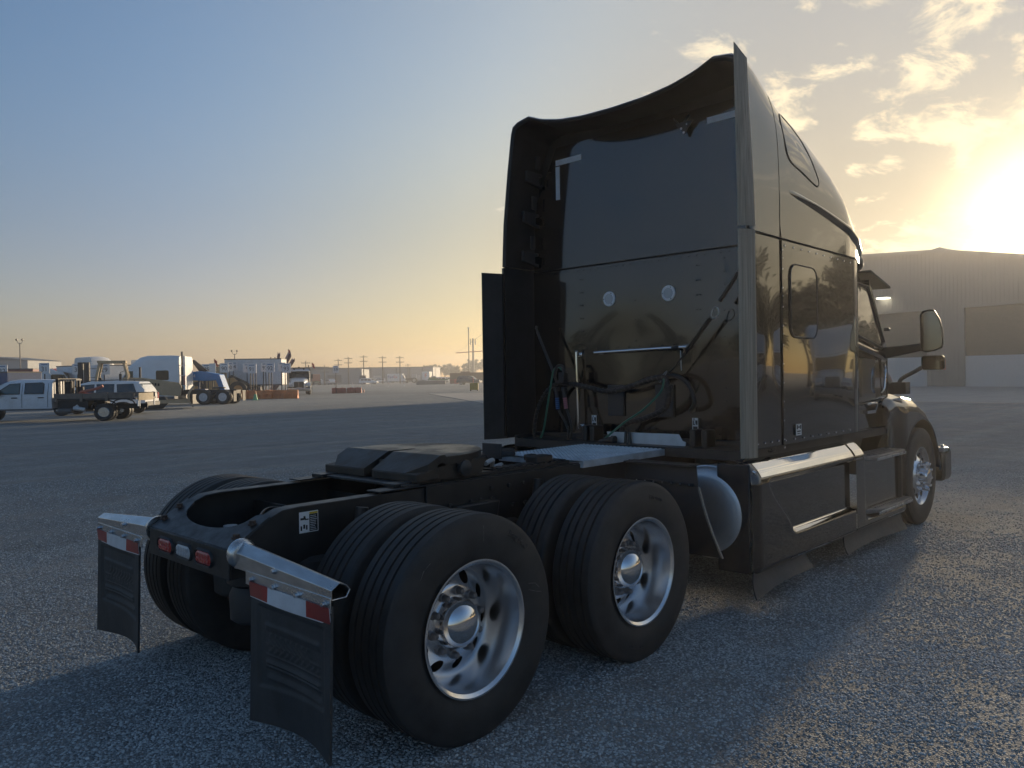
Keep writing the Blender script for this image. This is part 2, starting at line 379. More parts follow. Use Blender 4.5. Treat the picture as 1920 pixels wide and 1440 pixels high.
for ob in (ring_text('Long Haul', 0.036, 0.447, 1.05, -0.1405, w_rr), ring_text('Firestone', 0.036, 0.42, 1.75, -0.1405, w_rm), ring_text('Firestone', 0.036, 0.42, 4.9, -0.1405, w_rm)):
    ob.data.materials.clear(); ob.data.materials.append(M['rubber_text'])
# scuffs of pale dust on the rear tyre's sidewall, as thin worn marks
M['scuff'] = mat('tyre_scuff', (0.16, 0.155, 0.15), 0.9, var=0.5, vscale=60)
def scuff(pts, wd):
    b = MB()
    for (r0, a0), (r1, a1) in zip(pts, pts[1:]):
        v = [((r0)*cos(a0), -0.1385, r0*sin(a0)), (r1*cos(a1), -0.1385, r1*sin(a1)), ((r1+wd)*cos(a1+.004), -0.139, (r1+wd)*sin(a1+.004)), ((r0+wd*.4)*cos(a0+.006), -0.139, (r0+wd*.4)*sin(a0+.006))]
        b.add(v, [(0, 1, 2, 3)])
    return b.build('scuff_mark', 'scuff', w_rr, smooth=False)
scuff([(0.455, 1.60), (0.43, 1.59), (0.40, 1.585), (0.375, 1.58)], 0.006)
scuff([(0.43, 2.55), (0.44, 2.46), (0.435, 2.36)], 0.003); scuff([(0.36, 0.50), (0.40, 0.44), (0.42, 0.36)], 0.003); scuff([(0.35, 0.42), (0.40, 0.33), (0.43, 0.30)], 0.002)
# steer wheels
sb = MB(); sb.lathe([(-0.10, 0.284), (-0.118, 0.306), (-0.125, 0.306), (-0.125, 0.298), (-0.112, 0.284), (-0.06, 0.272), (-0.055, 0.262), (-0.075, 0.235), (-0.098, 0.18), (-0.112, 0.165), (-0.115, 0.05)], 'y', 72, caps=False)
steer_me = sb.mesh('wheel', True, 40); steer_me.materials.append(M['alu'])
hole_me = MB().lathe([(0.0, 0.0), (0.0, 0.026), (-0.006, 0.031), (-0.0065, 0.030)], 'y', 20).mesh('hand_hole', True); hole_me.materials.append(M['void'])
lcap_me = MB().lathe([(-0.11, 0.024), (-0.135, 0.024), (-0.14, 0.017), (-0.19, 0.016), (-0.20, 0.013), (-0.203, 0.0)], 'y', 14).mesh('lug_cover', True, 45); lcap_me.materials.append(M['chrome'])
shub_me = MB().lathe([(-0.11, 0.10), (-0.16, 0.095), (-0.175, 0.085), (-0.20, 0.082), (-0.205, 0.07), (-0.21, 0.0)], 'y', 36).mesh('hub_cap', True, 45); shub_me.materials.append(M['chrome'])
for side in (-1, 1):
    w = link('steer_wheel', steer_me, T, (6.53, side*1.065, 0.5), (0, 0.2, 0 if side < 0 else pi))
    link('tyre', tyre_me, w); link('hub_cap', shub_me, w)
    for k in range(10):
        a = 2*pi*k/10; link('lug_cover', lcap_me, w, (0.14*cos(a), 0.005, 0.14*sin(a)))
        a += pi/10; h = link('hand_hole', hole_me, w, (0.213*cos(a), -0.0885, 0.213*sin(a)))
# ---- chassis
def strip(b, pts, y0, y1, t):
    """sheet following (x,z) points between y0 and y1 with thickness t"""
    n = len(pts); v = []
    for x, z in pts: v += [(x, y0, z), (x, y1, z), (x, y0, z-t), (x, y1, z-t)]
    f = []
    for i in range(n-1):
        a = i*4; c = a+4
        f += [(a, c, c+1, a+1), (a+2, a+3, c+3, c+2), (a, a+2, c+2, c), (a+1, c+1, c+3, a+3)]
    f += [(0, 1, 3, 2), (4*n-4, 4*n-2, 4*n-1, 4*n-3)]
    return b.add(v, f)
top_line = [(-0.755, 0.862), (-0.56, 0.985), (-0.50, 1.010), (-0.42, 1.016), (7.2, 1.012)]
bot_line = [(7.2, 0.74), (-0.40, 0.735), (-0.755, 0.735)]
for s in (-1, 1):
    b = MB(); b.prism([(x, z) for x, z in top_line]+[(x, z) for x, z in bot_line], 'y', s*0.432, s*0.423)
    strip(b, top_line, min(s*.4325, s*.345), max(s*.4325, s*.345), 0.009); strip(b, [(x, z+0.009) for x, z in bot_line[::-1]], min(s*.4325, s*.345), max(s*.4325, s*.345), 0.009)
    b.build('frame_rail', 'steel', T, bevel=0.006, angle=30)
    b = MB(); b.box((0.36, min(s*.434, s*.448), 0.72), (4.5, max(s*.434, s*.448), 1.024)); b.build('frame_liner', 'steel', T, bevel=0.004)
    # suspension hangers, bolts
    bb = MB()
    for i in range(26):
        x = 0.45+random.random()*1.3; z = 0.78+0.06*int(random.random()*4)
        bb.lathe([(0, 0.014), (s*0.016, 0.014), (s*0.018, 0.009)], 'y', 6, (x, s*0.448, z))
    stuff(bb.build('frame_bolts', 'steel', T))
    b = MB(); b.prism([(0.52, 0.90), (0.86, 0.90), (0.80, 0.60), (0.58, 0.60)], 'y', s*0.45, s*0.52); b.build('spring_hanger', 'steel', T, bevel=0.01)
    for ax in (0.0, 1.32):
        b = MB(); b.lathe([(0.40, 0.10), (0.42, 0.125), (0.50, 0.13), (0.60, 0.115), (0.62, 0.13), (0.70, 0.12), (0.72, 0.08)], 'z', 24, (ax-0.32, s*0.36, 0.05)); b.build('air_spring', 'rubber', T)
        b = MB(); b.cyl((ax-0.18, s*0.50, 0.42), (ax-0.10, s*0.50, 0.98), 0.032, 14); b.build('shock_absorber', 'steel', T)
# rear closing crossmember with U-shaped cut-out
b = MB(); b.box((-0.765, -0.4315, 0.733), (-0.753, 0.4315, 0.868)); rear_x = b.build('rear_crossmember', 'steel', T, bevel=0.005)
def plate(u, v):
    y = -0.43+0.86*u
    if abs(y) < 0.315: xf = -0.575-0.11*sqrt(max(0, 1-(y/0.315)**2))**0.8
    else: xf = -0.575+0.012*sstep(0.315, 0.36, abs(y))
    x = lerp(-0.757, xf, v); return (x, y, 0.8705+(x+0.757)*0.625)
b = MB(); b.grid(plate, 72, 6, thick=(0, 0, -0.012)); b.build('closing_plate', 'steel_worn', T, angle=50)
for y in (-0.385, 0.385):
    for x in (-0.705, -0.625):
        z = 0.872+(x+0.757)*0.625
        b = MB(); b.lathe([(0, 0.022), (0.008, 0.022), (0.009, 0.016), (0.022, 0.015), (0.023, 0)], 'z', 10, (x, y, z)); b.build('bolt', 'rust', T)
def oval_lamp(y, mt, name):
    z = 0.803; g = MB(); L = 0.052; R = 0.041
    def oval(L, R, n=12): return [(y-L-R*sin(pi*i/n), z+R*cos(pi*i/n)) for i in range(n+1)][::1] + [(y+L+R*sin(pi*i/n), z-R*cos(pi*i/n)) for i in range(n+1)]
    o1, o2, o3 = oval(L, R), oval(L, R*0.86), oval(L, R*0.76); n = len(o1)
    v = [(-0.766, a, c) for a, c in o1]+[(-0.778, a, c) for a, c in o2]+[(-0.776, a, c) for a, c in o3]+[(-0.768, a, c) for a, c in o3]
    f = [(k*n+i, k*n+(i+1) % n, (k+1)*n+(i+1) % n, (k+1)*n+i) for k in range(3) for i in range(n)]
    gr = g.add(v, f).build('lamp_grommet', 'matt', rear_x)
    ln = MB(); v = [(-0.7695, a, c) for a, c in o3]+[(-0.7755, a, c) for a, c in oval(L*0.97, R*0.62)]+[(-0.778, y+(a-y)*0.6, z+(c-z)*0.6) for a, c in oval(L*0.97, R*0.62)]
    f = [(k*n+i, k*n+(i+1) % n, (k+1)*n+(i+1) % n, (k+1)*n+i) for k in range(2) for i in range(n)]+[tuple(range(2*n, 3*n))]
    ln.add(v, f)
    for i in range(5):
        for j in range(2): ln.lathe([(0.0, 0.011), (-0.0016, 0.009), (-0.002, 0)], 'x', 8, (-0.7785, y-0.052+0.026*i, z-0.011+0.022*j))
    ln.build(name, mt, rear_x)
oval_lamp(0.222, 'red_lens', 'tail_light'); oval_lamp(0.015, 'clear_lens', 'reverse_light'); oval_lamp(-0.196, 'red_lens', 'tail_light')
# warning decal on the frame
def sticker(name, quad, parent, marks, mt='sticker', off=0.0015):
    """quad: p0 (lower left), ux, uz vectors; marks: (u0,v0,u1,v1,material)"""
    p, ux, uz = [Vector(q) for q in quad]; nrm = ux.cross(uz).normalized()
    b = MB(); b.add([p, p+ux, p+ux+uz, p+uz], [(0, 1, 2, 3)]); o = b.build(name, mt, parent, smooth=False, fix=False)
    by = {}
    for u0, v0, u1, v1, m in marks: by.setdefault(m, []).append((u0, v0, u1, v1))
    for k, (m, L) in enumerate(by.items()):
        b = MB()
        for u0, v0, u1, v1 in L:
            q = p+nrm*off*(k+1); b.add([q+ux*u0+uz*v0, q+ux*u1+uz*v0, q+ux*u1+uz*v1, q+ux*u0+uz*v1], [(0, 1, 2, 3)])
        b.build('print', m, o, smooth=False, fix=False)
    return o
marks = [(0.52, 0.04, 0.96, 0.86, 'ink'), (0.52, 0.87, 0.96, 0.96, 'yellow_ink'), (0.06, 0.62, 0.34, 0.72, 'ink'), (0.22, 0.72, 0.32, 0.80, 'ink'), (0.30, 0.60, 0.48, 0.66, 'ink'), (0.06, 0.12, 0.14, 0.34, 'ink'), (0.20, 0.20, 0.30, 0.40, 'ink'), (0.34, 0.14, 0.42, 0.36, 'ink')]
for i in range(9): marks.append((0.55, 0.10+0.083*i, 0.55+0.36*(0.7+0.3*random.random()), 0.125+0.083*i, 'white_refl'))
sticker('warning_decal', ((-0.414, -0.4335, 0.888), (0.104, 0, 0), (0, 0, 0.10)), T, marks)
# axles and running gear under the frame
for ax in (0.0, 1.32):
    b = MB(); b.cyl((ax, -0.95, 0.5), (ax, 0.95, 0.5), 0.075, 20); b.build('axle_tube', 'steel', T)
    b = MB(); b.lathe([(-0.20, 0.06), (-0.18, 0.14), (-0.10, 0.20), (0.0, 0.22), (0.10, 0.20), (0.18, 0.14), (0.20, 0.06)], 'x', 28, (ax-0.05, 0.0, 0.5)); b.build('differential', 'steel', T)
b = MB(); b.lathe([(0.42, 0.09), (0.44, 0.115), (0.56, 0.12), (0.60, 0.10), (0.62, 0.13), (0.74, 0.13), (0.76, 0.09)], 'z', 28, (-0.46, -0.08, 0.0)); b.build('brake_chamber', 'matt', T)
b = MB(); b.cbox((-0.55, 0.14, 0.70), (0.05, 0.07, 0.12)); b.cbox((-0.55, 0.14, 0.73), (0.07, 0.12, 0.04)); b.build('bracket', 'steel', T, bevel=0.006)
for x in (-0.18, 0.30, 0.66, 1.05, 2.1, 3.2):
    b = MB(); b.box((x-0.06, -0.42, 0.76), (x+0.06, 0.42, 0.775)); b.box((x-0.005, -0.42, 0.775), (x+0.005, 0.42, 0.94)); b.build('crossmember', 'steel', T, bevel=0.004)
b = MB(); b.tube([(-0.05, -0.25, 0.55), (-0.12, -0.50, 0.57), (-0.14, -0.72, 0.60)], 0.032, 12); b.build('torque_rod', 'steel', T)
b = MB(); b.tube([(-0.14, -0.47, 0.74), (-0.12, -0.62, 0.745), (-0.05, -0.75, 0.75)], 0.022, 12); b.build('spring_seat_arm', 'steel_worn', T)
# valve, striped bushing and air lines in the rear opening
b = MB(); b.lathe([(0, 0.02), (0.03, 0.026), (0.05, 0.04), (0.09, 0.042), (0.10, 0.03)], 'z', 18, (-0.12, 0.05, 0.79)); b.lathe([(0.10, 0.018), (0.14, 0.02), (0.145, 0.0)], 'z', 12, (-0.12, 0.05, 0.79)); b.build('air_valve', 'rust', T)
b = MB(); b.lathe([(0.0, 0.012), (0.02, 0.013), (0.022, 0.0)], 'x', 12, (-0.135, 0.045, 0.925)); b.build('valve_cap', 'yellow_ink', T)
b = MB()
for i in range(6): b.lathe([(0.014*i, 0.034), (0.014*i+0.008, 0.036), (0.014*i+0.009, 0.026)], 'z', 16, (-0.42, 0.24, 0.77))
b.build('ribbed_bushing', 'galv', T)
for i, p in enumerate([[(-0.58, -0.02, 0.77), (-0.45, -0.04, 0.86), (-0.3, 0.05, 0.90), (-0.14, 0.06, 0.90), (0.1, 0.1, 0.86)], [(-0.46, -0.05, 0.78), (-0.40, -0.02, 0.90), (-0.26, 0.12, 0.93), (-0.12, 0.06, 0.91)], [(-0.42, 0.24, 0.78), (-0.3, 0.28, 0.80), (0.0, 0.30, 0.85), (0.5, 0.32, 0.88)], [(-0.6, 0.0, 0.74), (-0.48, 0.10, 0.80), (-0.36, 0.02, 0.79)]]):
    b = MB(); b.tube(p, 0.007, 8); b.build('air_line', 'hose', T)
# ---- mud flaps
def sec_loft(b, secs):
    n = len(secs[0]); v = [p for s_ in secs for p in s_]
    f = [(k*n+i, k*n+(i+1) % n, (k+1)*n+(i+1) % n, (k+1)*n+i) for k in range(len(secs)-1) for i in range(n)]
    return b.add(v, f)
def hanger(s):
    b = MB()
    def sec(y, zt, zb, xin=0.0, in_=0.0):
        h = zt-zb; i = in_
        return [(-0.752+i, s*y, zt-0.030*h/0.08-i), (-0.715, s*y, zt-i), (-0.685-i, s*y, zt-0.012-i), (-0.668-i, s*y, zt-h*0.55), (-0.685-i, s*y, zb+i), (-0.752+i, s*y, zb+i)]
    ys = [(0.455, 0.902, 0.792), (0.50, 0.903, 0.794), (1.21, 0.850, 0.79)]
    sec_loft(b, [sec(*q) for q in ys]); sec_loft(b, [sec(*ys[2]), sec(1.2095, 0.850, 0.79, 0, 0.003), sec(0.8, 0.875, 0.79, 0, 0.003)])
    b.add(sec(0.8, 0.875, 0.79, 0, 0.003), [(0, 1, 2, 3, 4, 5)])
    b.box((-0.755, min(s*.56, s*1.205), 0.742), (-0.7495, max(s*.56, s*1.205), 0.80))
    h = b.build('mud_flap_hanger', 'stainless', T, angle=25, bevel=0.002)
    b = MB(); b.lathe([(s*0.0, 0.066), (s*0.02, 0.066), (s*0.035, 0.058), (s*0.04, 0.05)], 'y', 20, (-0.712, s*0.436, 0.85)); b.build('socket', 'stainless', h)
    for y, z in ((0.80, 0.835), (0.62, 0.772), (0.80, 0.772), (0.98, 0.772), (1.17, 0.772)):
        b = MB(); b.lathe([(0, 0.014), (-0.004, 0.014), (-0.005, 0.010), (-0.016, 0.0095), (-0.018, 0)], 'x', 8, (-0.7555 if z < 0.8 else -0.752, s*y, z)); b.build('bolt', 'stainless', h)
    for y0, y1, m in ((0.60, 0.755, 'red_refl'), (0.755, 1.045, 'white_refl'), (1.045, 1.20, 'red_refl')):
        b = MB(); b.grid(lambda u, v: (-0.7605-0.006*sin(9*(y0+(y1-y0)*u))*(1-v), s*(y0+(y1-y0)*u), 0.700+0.062*v), 10, 2, thick=(0.0025, 0, 0)); b.build('reflective_strip', m, h, angle=60)
    b = MB(); b.grid(lambda u, v: (-0.7585-0.006*sin(9*(0.598+0.604*u))*(1-v), s*(0.598+0.604*u), 0.695+0.0665*v), 20, 2, thick=(0.0015, 0, 0)); b.build('reflector_backing', 'white_refl', h, angle=60)
    def flap(u, v):
        y = 0.605+0.598*u; z = 0.765-0.592*v
        x = -0.752+0.062*v*v*sin(pi*u)-0.018*v
        e = 0.0
        inn = sstep(0.08, 0.11, u)*sstep(0.93, 0.90, u)*sstep(0.14, 0.17, v)*sstep(0.72, 0.69, v+0.06*(u-0.5))
        e += 0.008*inn
        cen = sstep(0.16, 0.19, u)*sstep(0.87, 0.84, u)
        vv = v+0.0*u
        for c, w_, h_ in ((0.285, 0.016, 0.007), (0.31, 0.008, 0.004), (0.545, 0.014, 0.008), (0.575, 0.010, 0.006), (0.66, 0.010, 0.005), (0.42, 0.005, 0.003), (0.49, 0.005, 0.003)):
            e -= h_*cen*math.exp(-((vv-c)/w_)**2)
        e += 0.005*cen*sstep(0.585, 0.60, vv)*sstep(0.64, 0.625, vv)
        if 0.335 < vv < 0.475 and 0.2 < u < 0.84:
            e -= 0.003*(1 if sin(u*95+4*sin(vv*40)) > 0.25 else 0)*(1 if (vv < 0.41 and u < 0.75) or vv > 0.43 else 0)
        return (x+e*1.1, s*y, z)
    b = MB(); b.grid(flap, 100, 110, thick=(0.012, 0, 0)); b.build('mud_flap', 'flap', T, angle=50)
hanger(-1); hanger(1)
# ---- fifth wheel
def fw_z(x, y):
    r = 1.185-0.09*max(0.0, min(1.0, (0.47-x)/0.17))
    return r-0.012*sstep(0.40, 0.47, sqrt((x-0.63)**2+y*y))*(x > 0.5)
def half_plate(s):
    def fn(u, v):
        a = pi*u           # walk from front centre round to the rear tip
        if u < 0.6:
            t = u/0.6; an = t*pi*0.5; ox, oy = 0.60+0.43*cos(an), 0.45*sin(an)
        else:
            t = (u-0.6)/0.4; ox = 0.60-0.30*t; oy = 0.45-0.02*t if t < 0.7 else 0.436-0.10*(t-0.7)/0.3
        # inner edge: jaw hole then widening throat
        if u < 0.5: an = pi*0.5*u/0.5; ix, iy = 0.63+0.02*cos(an), 0.02*sin(an)
        else:
            t = (u-0.5)/0.5; ix = 0.63-0.33*t; iy = 0.02+0.018*t*t
        x = lerp(ix, ox, v); y = lerp(iy, oy, v); return (x, s*y, fw_z(x, y))
    b = MB(); b.grid(fn, 60, 14, thick=(0, 0, -0.045)); return b
fw = half_plate(1); h2 = half_plate(-1); fw.add(h2.v, h2.f); FW = fw.build('fifth_wheel', 'grease', T, angle=12)
for s in (-1, 1):
    b = MB(); b.prism([(0.302, 1.05), (0.302, 1.088), (0.62, 1.145), (0.84, 1.145), (0.80, 1.06), (0.70, 1.045)], 'y', s*0.432, s*0.415); b.build('skirt_plate', 'grease', FW, bevel=0.003)
    b = MB(); b.prism([(0.298, 1.046), (0.298, 1.094), (0.36, 1.10), (0.46, 1.13), (0.46, 1.055)], 'y', s*0.05, s*0.438); b.build('ramp_edge', 'grease', FW, bevel=0.006)
    b = MB(); b.prism([(0.50, 1.03), (0.55, 1.10), (0.60, 1.155), (0.68, 1.155), (0.74, 1.10), (0.80, 1.03)], 'y', s*0.30, s*0.41); b.build('pivot_bracket', 'steel', FW, bevel=0.008)
    b = MB(); b.lathe([(s*0.0, 0.045), (s*0.03, 0.045), (s*0.035, 0.03), (s*0.036, 0)], 'y', 20, (0.645, s*0.434, 1.10)); b.lathe([(0, 0.013), (s*0.012, 0.012), (s*0.013, 0)], 'y', 12, (0.60, s*0.434, 1.135)); b.build('pivot_pin', 'steel_worn', FW)
    b = MB(); b.box((0.05, min(s*.33, s*.44), 1.0245), (1.72, max(s*.33, s*.44), 1.032)); b.box((0.18, min(s*.30, s*.40), 1.032), (1.65, max(s*.30, s*.40), 1.052))
    for i in range(12): b.box((0.92+0.06*i, min(s*.30, s*.40), 1.0525), (0.95+0.06*i, max(s*.30, s*.40), 1.062))
    b.build('slide_rail', 'steel', T, bevel=0.003)
b = MB(); b.box((0.40, -0.12, 1.06), (0.80, 0.12, 1.138)); b.build('lock_jaw', 'grease', FW, bevel=0.01)
b = MB(); b.box((0.22, -0.42, 1.030), (0.34, 0.42, 1.045)); b.build('slide_plate', 'steel_worn', T, bevel=0.003)
b = MB(); b.cbox((1.42, -0.33, 1.075), (0.16, 0.10, 0.05)); b.cbox((1.40, -0.27, 1.085), (0.08, 0.05, 0.04)); b.build('slide_lock', 'steel', T, bevel=0.008)
b = MB(); b.tube([(0.86, -0.40, 1.10), (0.96, -0.36, 1.11), (1.02, -0.30, 1.06), (1.2, -0.2, 1.05)], 0.014, 10); b.build('release_hose', 'galv', T)
b = MB(); b.cyl((1.02, 0.2, 1.06), (1.7, 0.16, 1.06), 0.018, 10); b.build('release_rod', 'steel_worn', T)
b = MB(); b.box((1.42, 0.02, 1.05), (1.435, 0.20, 1.155)); b.build('grease_guard', 'flap', T, bevel=0.003)
# ---- deck plate
b = MB(); b.box((1.70, -0.47, 1.032), (2.70, 0.31, 1.046)); b.box((1.70, -0.474, 0.998), (1.704, 0.314, 1.045)); b.box((1.70, -0.474, 0.998), (2.70, -0.470, 1.045)); DK = b.build('deck_plate', 'deck', T, bevel=0.002)
b = MB()
for i in range(26):
    for j in range(20):
        x = 1.725+0.0378*i; y = -0.45+0.0385*j
        b.lathe([(1.0461, 0.0125), (1.052, 0.0095), (1.0522, 0.005), (1.0465, 0.004)], 'z', 7, (x, y, 0), caps=False)
stuff(b.build('grip_buttons', 'deck', DK, fix=False))
b = MB(); b.prism([(0.13, 1.04), (0.17, 1.10), (0.19, 1.145), (-0.50, 1.15), (-0.53, 1.10), (-0.56, 1.09), (-0.555, 1.05)], 'x', 2.86, 2.866); b.box((2.80, -0.55, 1.038), (2.86, 0.15, 1.046)); b.build('galvanised_bracket', 'galv', T, bevel=0.002)
b = MB()
for y in (0.34, 0.42, -0.62, -0.72): b.cbox((2.92, y, 1.08), (0.14, 0.05, 0.22))
b.build('cab_mount', 'steel', T, bevel=0.012)
for y in (0.40, -0.68):
    b = MB(); b.lathe([(0.88, 0.07), (0.90, 0.085), (1.02, 0.085), (1.04, 0.06)], 'z', 20, (2.95, y, 0)); b.build('cab_air_spring', 'rubber', T)
# ---- quarter fender ahead of the tandem
def qf(u, v):
    z = 1.01-0.61*v; yo = interp([(0, -1.0), (0.25, -1.03), (0.5, -1.08), (0.75, -1.13), (1, -1.18)], v)
    y = lerp(-0.46, yo, u); return (2.22-0.04*sin(pi*v)+0.03*u, y, z)
b = MB(); b.grid(qf, 12, 16, thick=(0.008, 0, 0)); QF = b.build('quarter_fender', 'matt', T, angle=50)
b = MB(); b.grid(lambda u, v: tuple(Vector(qf(1, 0.25+0.75*v))+Vector((-0.003, 0.012*u-0.010, 0))), 1, 14, thick=(0.016, 0, 0)); b.build('edge_strip', 'trim', QF)
b = MB(); b.box((2.16, -1.0, 0.995), (2.30, -0.46, 1.006)); b.box((2.195, -1.01, 0.862), (2.208, -0.5, 0.885)); b.build('fender_bracket', 'matt', QF, bevel=0.004)
b = MB()
for i in range(7): b.lathe([(0, 0.007), (-0.006, 0.005), (-0.0065, 0)], 'x', 8, (2.193, -0.56-0.07*i, 0.873))
b.build('rivets', 'stainless', QF)
mirror_part(QF)
# ---- fuel tank
b = MB(); b.lathe([(2.555, 0.0), (2.548, 0.16), (2.552, 0.26), (2.575, 0.305), (2.61, 0.325), (2.64, 0.327), (4.4, 0.327), (4.44, 0.30), (4.45, 0)], 'x', 64, (0, -0.88, 0.625)); TK = b.build('fuel_tank', 'tank', T, angle=50)
b = MB(); b.lathe([(2.63, 0.329), (2.632, 0.334), (2.645, 0.334), (2.647, 0.329)], 'x', 64, (0, -0.88, 0.625)); b.build('weld_bead', 'tank', TK)
mirror_part(TK)
# ---- sleeper box
XW = 3.08          # rear wall
XE = 2.68          # trailing edge of the roof fairing
def roof_h(x): return interp([(2.68, 3.87), (3.2, 3.81), (3.75, 3.705), (4.25, 3.545), (4.6, 3.36), (4.8, 3.22), (5.1, 3.0), (5.3, 2.85), (5.42, 2.75), (5.52, 2.66)], x)
def half_w(x): return interp([(2.68, 1.20), (4.5, 1.20), (4.8, 1.16), (5.1, 1.08), (5.35, 0.98), (5.52, 0.86)], x)
ZB = 2.605
NT = 72
def resample(P, n):
    d = [0.0]
    for p, q in zip(P, P[1:]): d.append(d[-1]+sqrt((p[0]-q[0])**2+(p[1]-q[1])**2))
    out = []; j = 0
    for k in range(n+1):
        s_ = d[-1]*k/n
        while j < len(d)-2 and d[j+1] < s_: j += 1
        t = (s_-d[j])/max(1e-9, d[j+1]-d[j]); out.append((lerp(P[j][0], P[j+1][0], t), lerp(P[j][1], P[j+1][1], t)))
    return out
_h = [(-1.205, 2.605), (-1.19, 3.0), (-1.15, 3.45), (-1.118, 3.70), (-1.105, 3.79), (-1.085, 3.84), (-1.04, 3.868), (-0.90, 3.892), (-0.865, 3.88), (-0.80, 3.85), (-0.72, 3.825), (-0.55, 3.785), (-0.3, 3.757), (0.0, 3.75)]
REAR = resample(_h+[(-y, z) for y, z in _h[-2::-1]], NT)
_cache = {}
def section(x, inset):
    key = (round(x, 4), inset)
    if key in _cache: return _cache[key]
    w = half_w(x)-inset; H = max(roof_h(x)-inset-ZB, 0.01); P = []
    n = interp([(2.68, 6.5), (3.6, 5.6), (4.6, 4.2), (5.52, 2.5)], x)
    for k in range(241):
        a = pi*k/240; c, s_ = cos(a), sin(a)
        y = -w*(1 if c > 0 else -1)*abs(c)**(2/n); zr = abs(s_)**(2/n)
        y *= (w-0.07*zr**2*interp([(2.68, 1), (4.6, 0.6), (5.5, 0.0)], x))/w
        P.append((y, ZB+H*zr))
    P = resample(P, NT); f = sstep(2.70, 3.45, x)
    if f < 1:
        R_ = [(y*(1-inset/1.2), z-(inset if z > 2.7 else 0)) for y, z in REAR]
        P = [(lerp(r[0], p[0], f), lerp(r[1], p[1], f)) for r, p in zip(R_, P)]
    P = [(y-0.035*sstep(2.6, 3.9, z), z) for y, z in P]
    _cache[key] = P; return P
def roof_pt(x, t, inset=0.0):
    """t in 0..1 from right sill over the top to the left sill"""
    P = section(x, inset); k = t*NT; i = min(int(k), NT-1); f = k-i
    return (x, lerp(P[i][0], P[i+1][0], f), lerp(P[i][1], P[i+1][1], f))
xs = [2.68+i*(5.52-2.68)/46 for i in range(47)]
def tt(k):   # denser near corners
    return k/NT
b = MB()
secs = [[roof_pt(x, tt(k)) for k in range(NT+1)] for x in xs if x >= 3.145]
secs.insert(0, [roof_pt(3.148, tt(k)) for k in range(NT+1)])
def open_loft(b, secs, flip=False):
    n = len(secs[0]); f = [(k*n+i, k*n+i+1, (k+1)*n+i+1, (k+1)*n+i) for k in range(len(secs)-1) for i in range(n-1)]
    return b.add([p for q in secs for p in q], [q[::-1] for q in f] if flip else f)
open_loft(b, secs)
nose = secs[-1]; b.add(nose, [tuple(range(len(nose)))])
RF = b.build('sleeper_roof', 'paint_side', T, angle=60)
# trailing roof fairing: shell with an inside face and a rolled rear lip
xo = [2.68, 2.70, 2.74, 2.80, 2.88, 2.96, 3.04, 3.10, 3.138]
b = MB(); open_loft(b, [[roof_pt(x, tt(k), 0.012 if x == 2.68 else 0) for k in range(NT+1)] for x in xo]); FA = b.build('roof_fairing', 'paint_side', T, angle=60)
b = MB(); open_loft(b, [[roof_pt(x, tt(k), 0.035) for k in range(NT+1)] for x in (2.69, 2.8, 2.95, 3.105)], True); open_loft(b, [[roof_pt(2.68, tt(k), 0.012) for k in range(NT+1)], [roof_pt(2.672, tt(k), 0.028) for k in range(NT+1)], [roof_pt(2.69, tt(k), 0.045) for k in range(NT+1)]], True)
b.build('fairing_lining', 'matt', FA, angle=60)
# seams
def seam(pts, name='panel_seam', r=0.006, m='void'):
    b = MB(); b.tube(pts, r, 6, 1); return b.build(name, m, T)
b = MB(); P_ = section(3.11, 0.02); b.add([(3.11, y, z) for y, z in P_]+[(3.11, 0, 2.6)], [(i, i+1, NT+1) for i in range(NT)]); b.build('bulkhead', 'matt', T, smooth=False)
# stiffeners on the fairing's inner left side
for zc in (3.43, 3.07, 2.71):
    b = MB(); b.prism([(2.86, zc+0.05), (3.07, zc+0.045), (3.07, zc+0.02), (3.02, zc+0.012), (3.02, zc-0.05), (3.07, zc-0.055), (3.07, zc-0.085), (2.86, zc-0.045)], 'y', 1.095-0.11*max(0, (zc-2.7))**2, 1.125-0.11*max(0, (zc-2.7))**2); b.build('stiffener', 'matt_grey', FA, bevel=0.004)
    b = MB(); b.box((2.975, 1.10-0.11*max(0, zc-2.6)**2, zc+0.08), (3.03, 1.12-0.11*max(0, zc-2.6)**2, zc+0.20)); b.build('stiffener_tab', 'matt_grey', FA, bevel=0.004)
# rear wall: smooth upper skin and riveted lower skin
def arch(y): return 3.70-0.02*(y+0.2)**2-0.35*max(0, abs(y)-0.95)
b = MB(); b.grid(lambda u, v: (XW+0.02*(u-.5)**2, -1.17+2.34*u, lerp(2.585, 3.69-1.9*max(0, abs(-1.17+2.34*u)-0.88), v)), 24, 8, flip=True); b.build('upper_back_panel', 'paint', T, angle=60)
def lowwall(u, v):
    y = -1.17+2.34*u; z = lerp(1.10, 2.572, v)
    return (XW-0.004+0.005*sin(3.1*y+1.3)*sin(4.2*z)*sstep(2.57, 1.9, z), y, z)
b = MB(); b.grid(lowwall, 60, 50, flip=True); b.build('lower_back_panel', 'paint', T, angle=60)
seam([(XW-0.003, -1.17, 2.578), (XW-0.003, 1.17, 2.578)], 'wall_seam', 0.009)
b = MB()
def rivet(y, z): b.lathe([(0, 0.0095), (-0.004, 0.0075), (-0.0055, 0.0)], 'x', 8, (XW-0.006, y, z))
for i in range(26):
    if i % 5 != 3: rivet(0.92-0.07*i, 2.535+0.012)
    rivet(0.95-0.07*i, 1.145)
for z in [2.467-0.115*i for i in range(6)]:
    for y in (0.612, 0.585, -0.55, -0.58): rivet(y, z)
for i in range(14): rivet(-0.787, 2.50-0.1*i)
for i in range(9): rivet(0.55-0.11*i, 1.852)
for z in (2.24, 2.08, 1.9): rivet(0.03, z)
stuff(b.build('wall_rivets', 'paint', T))
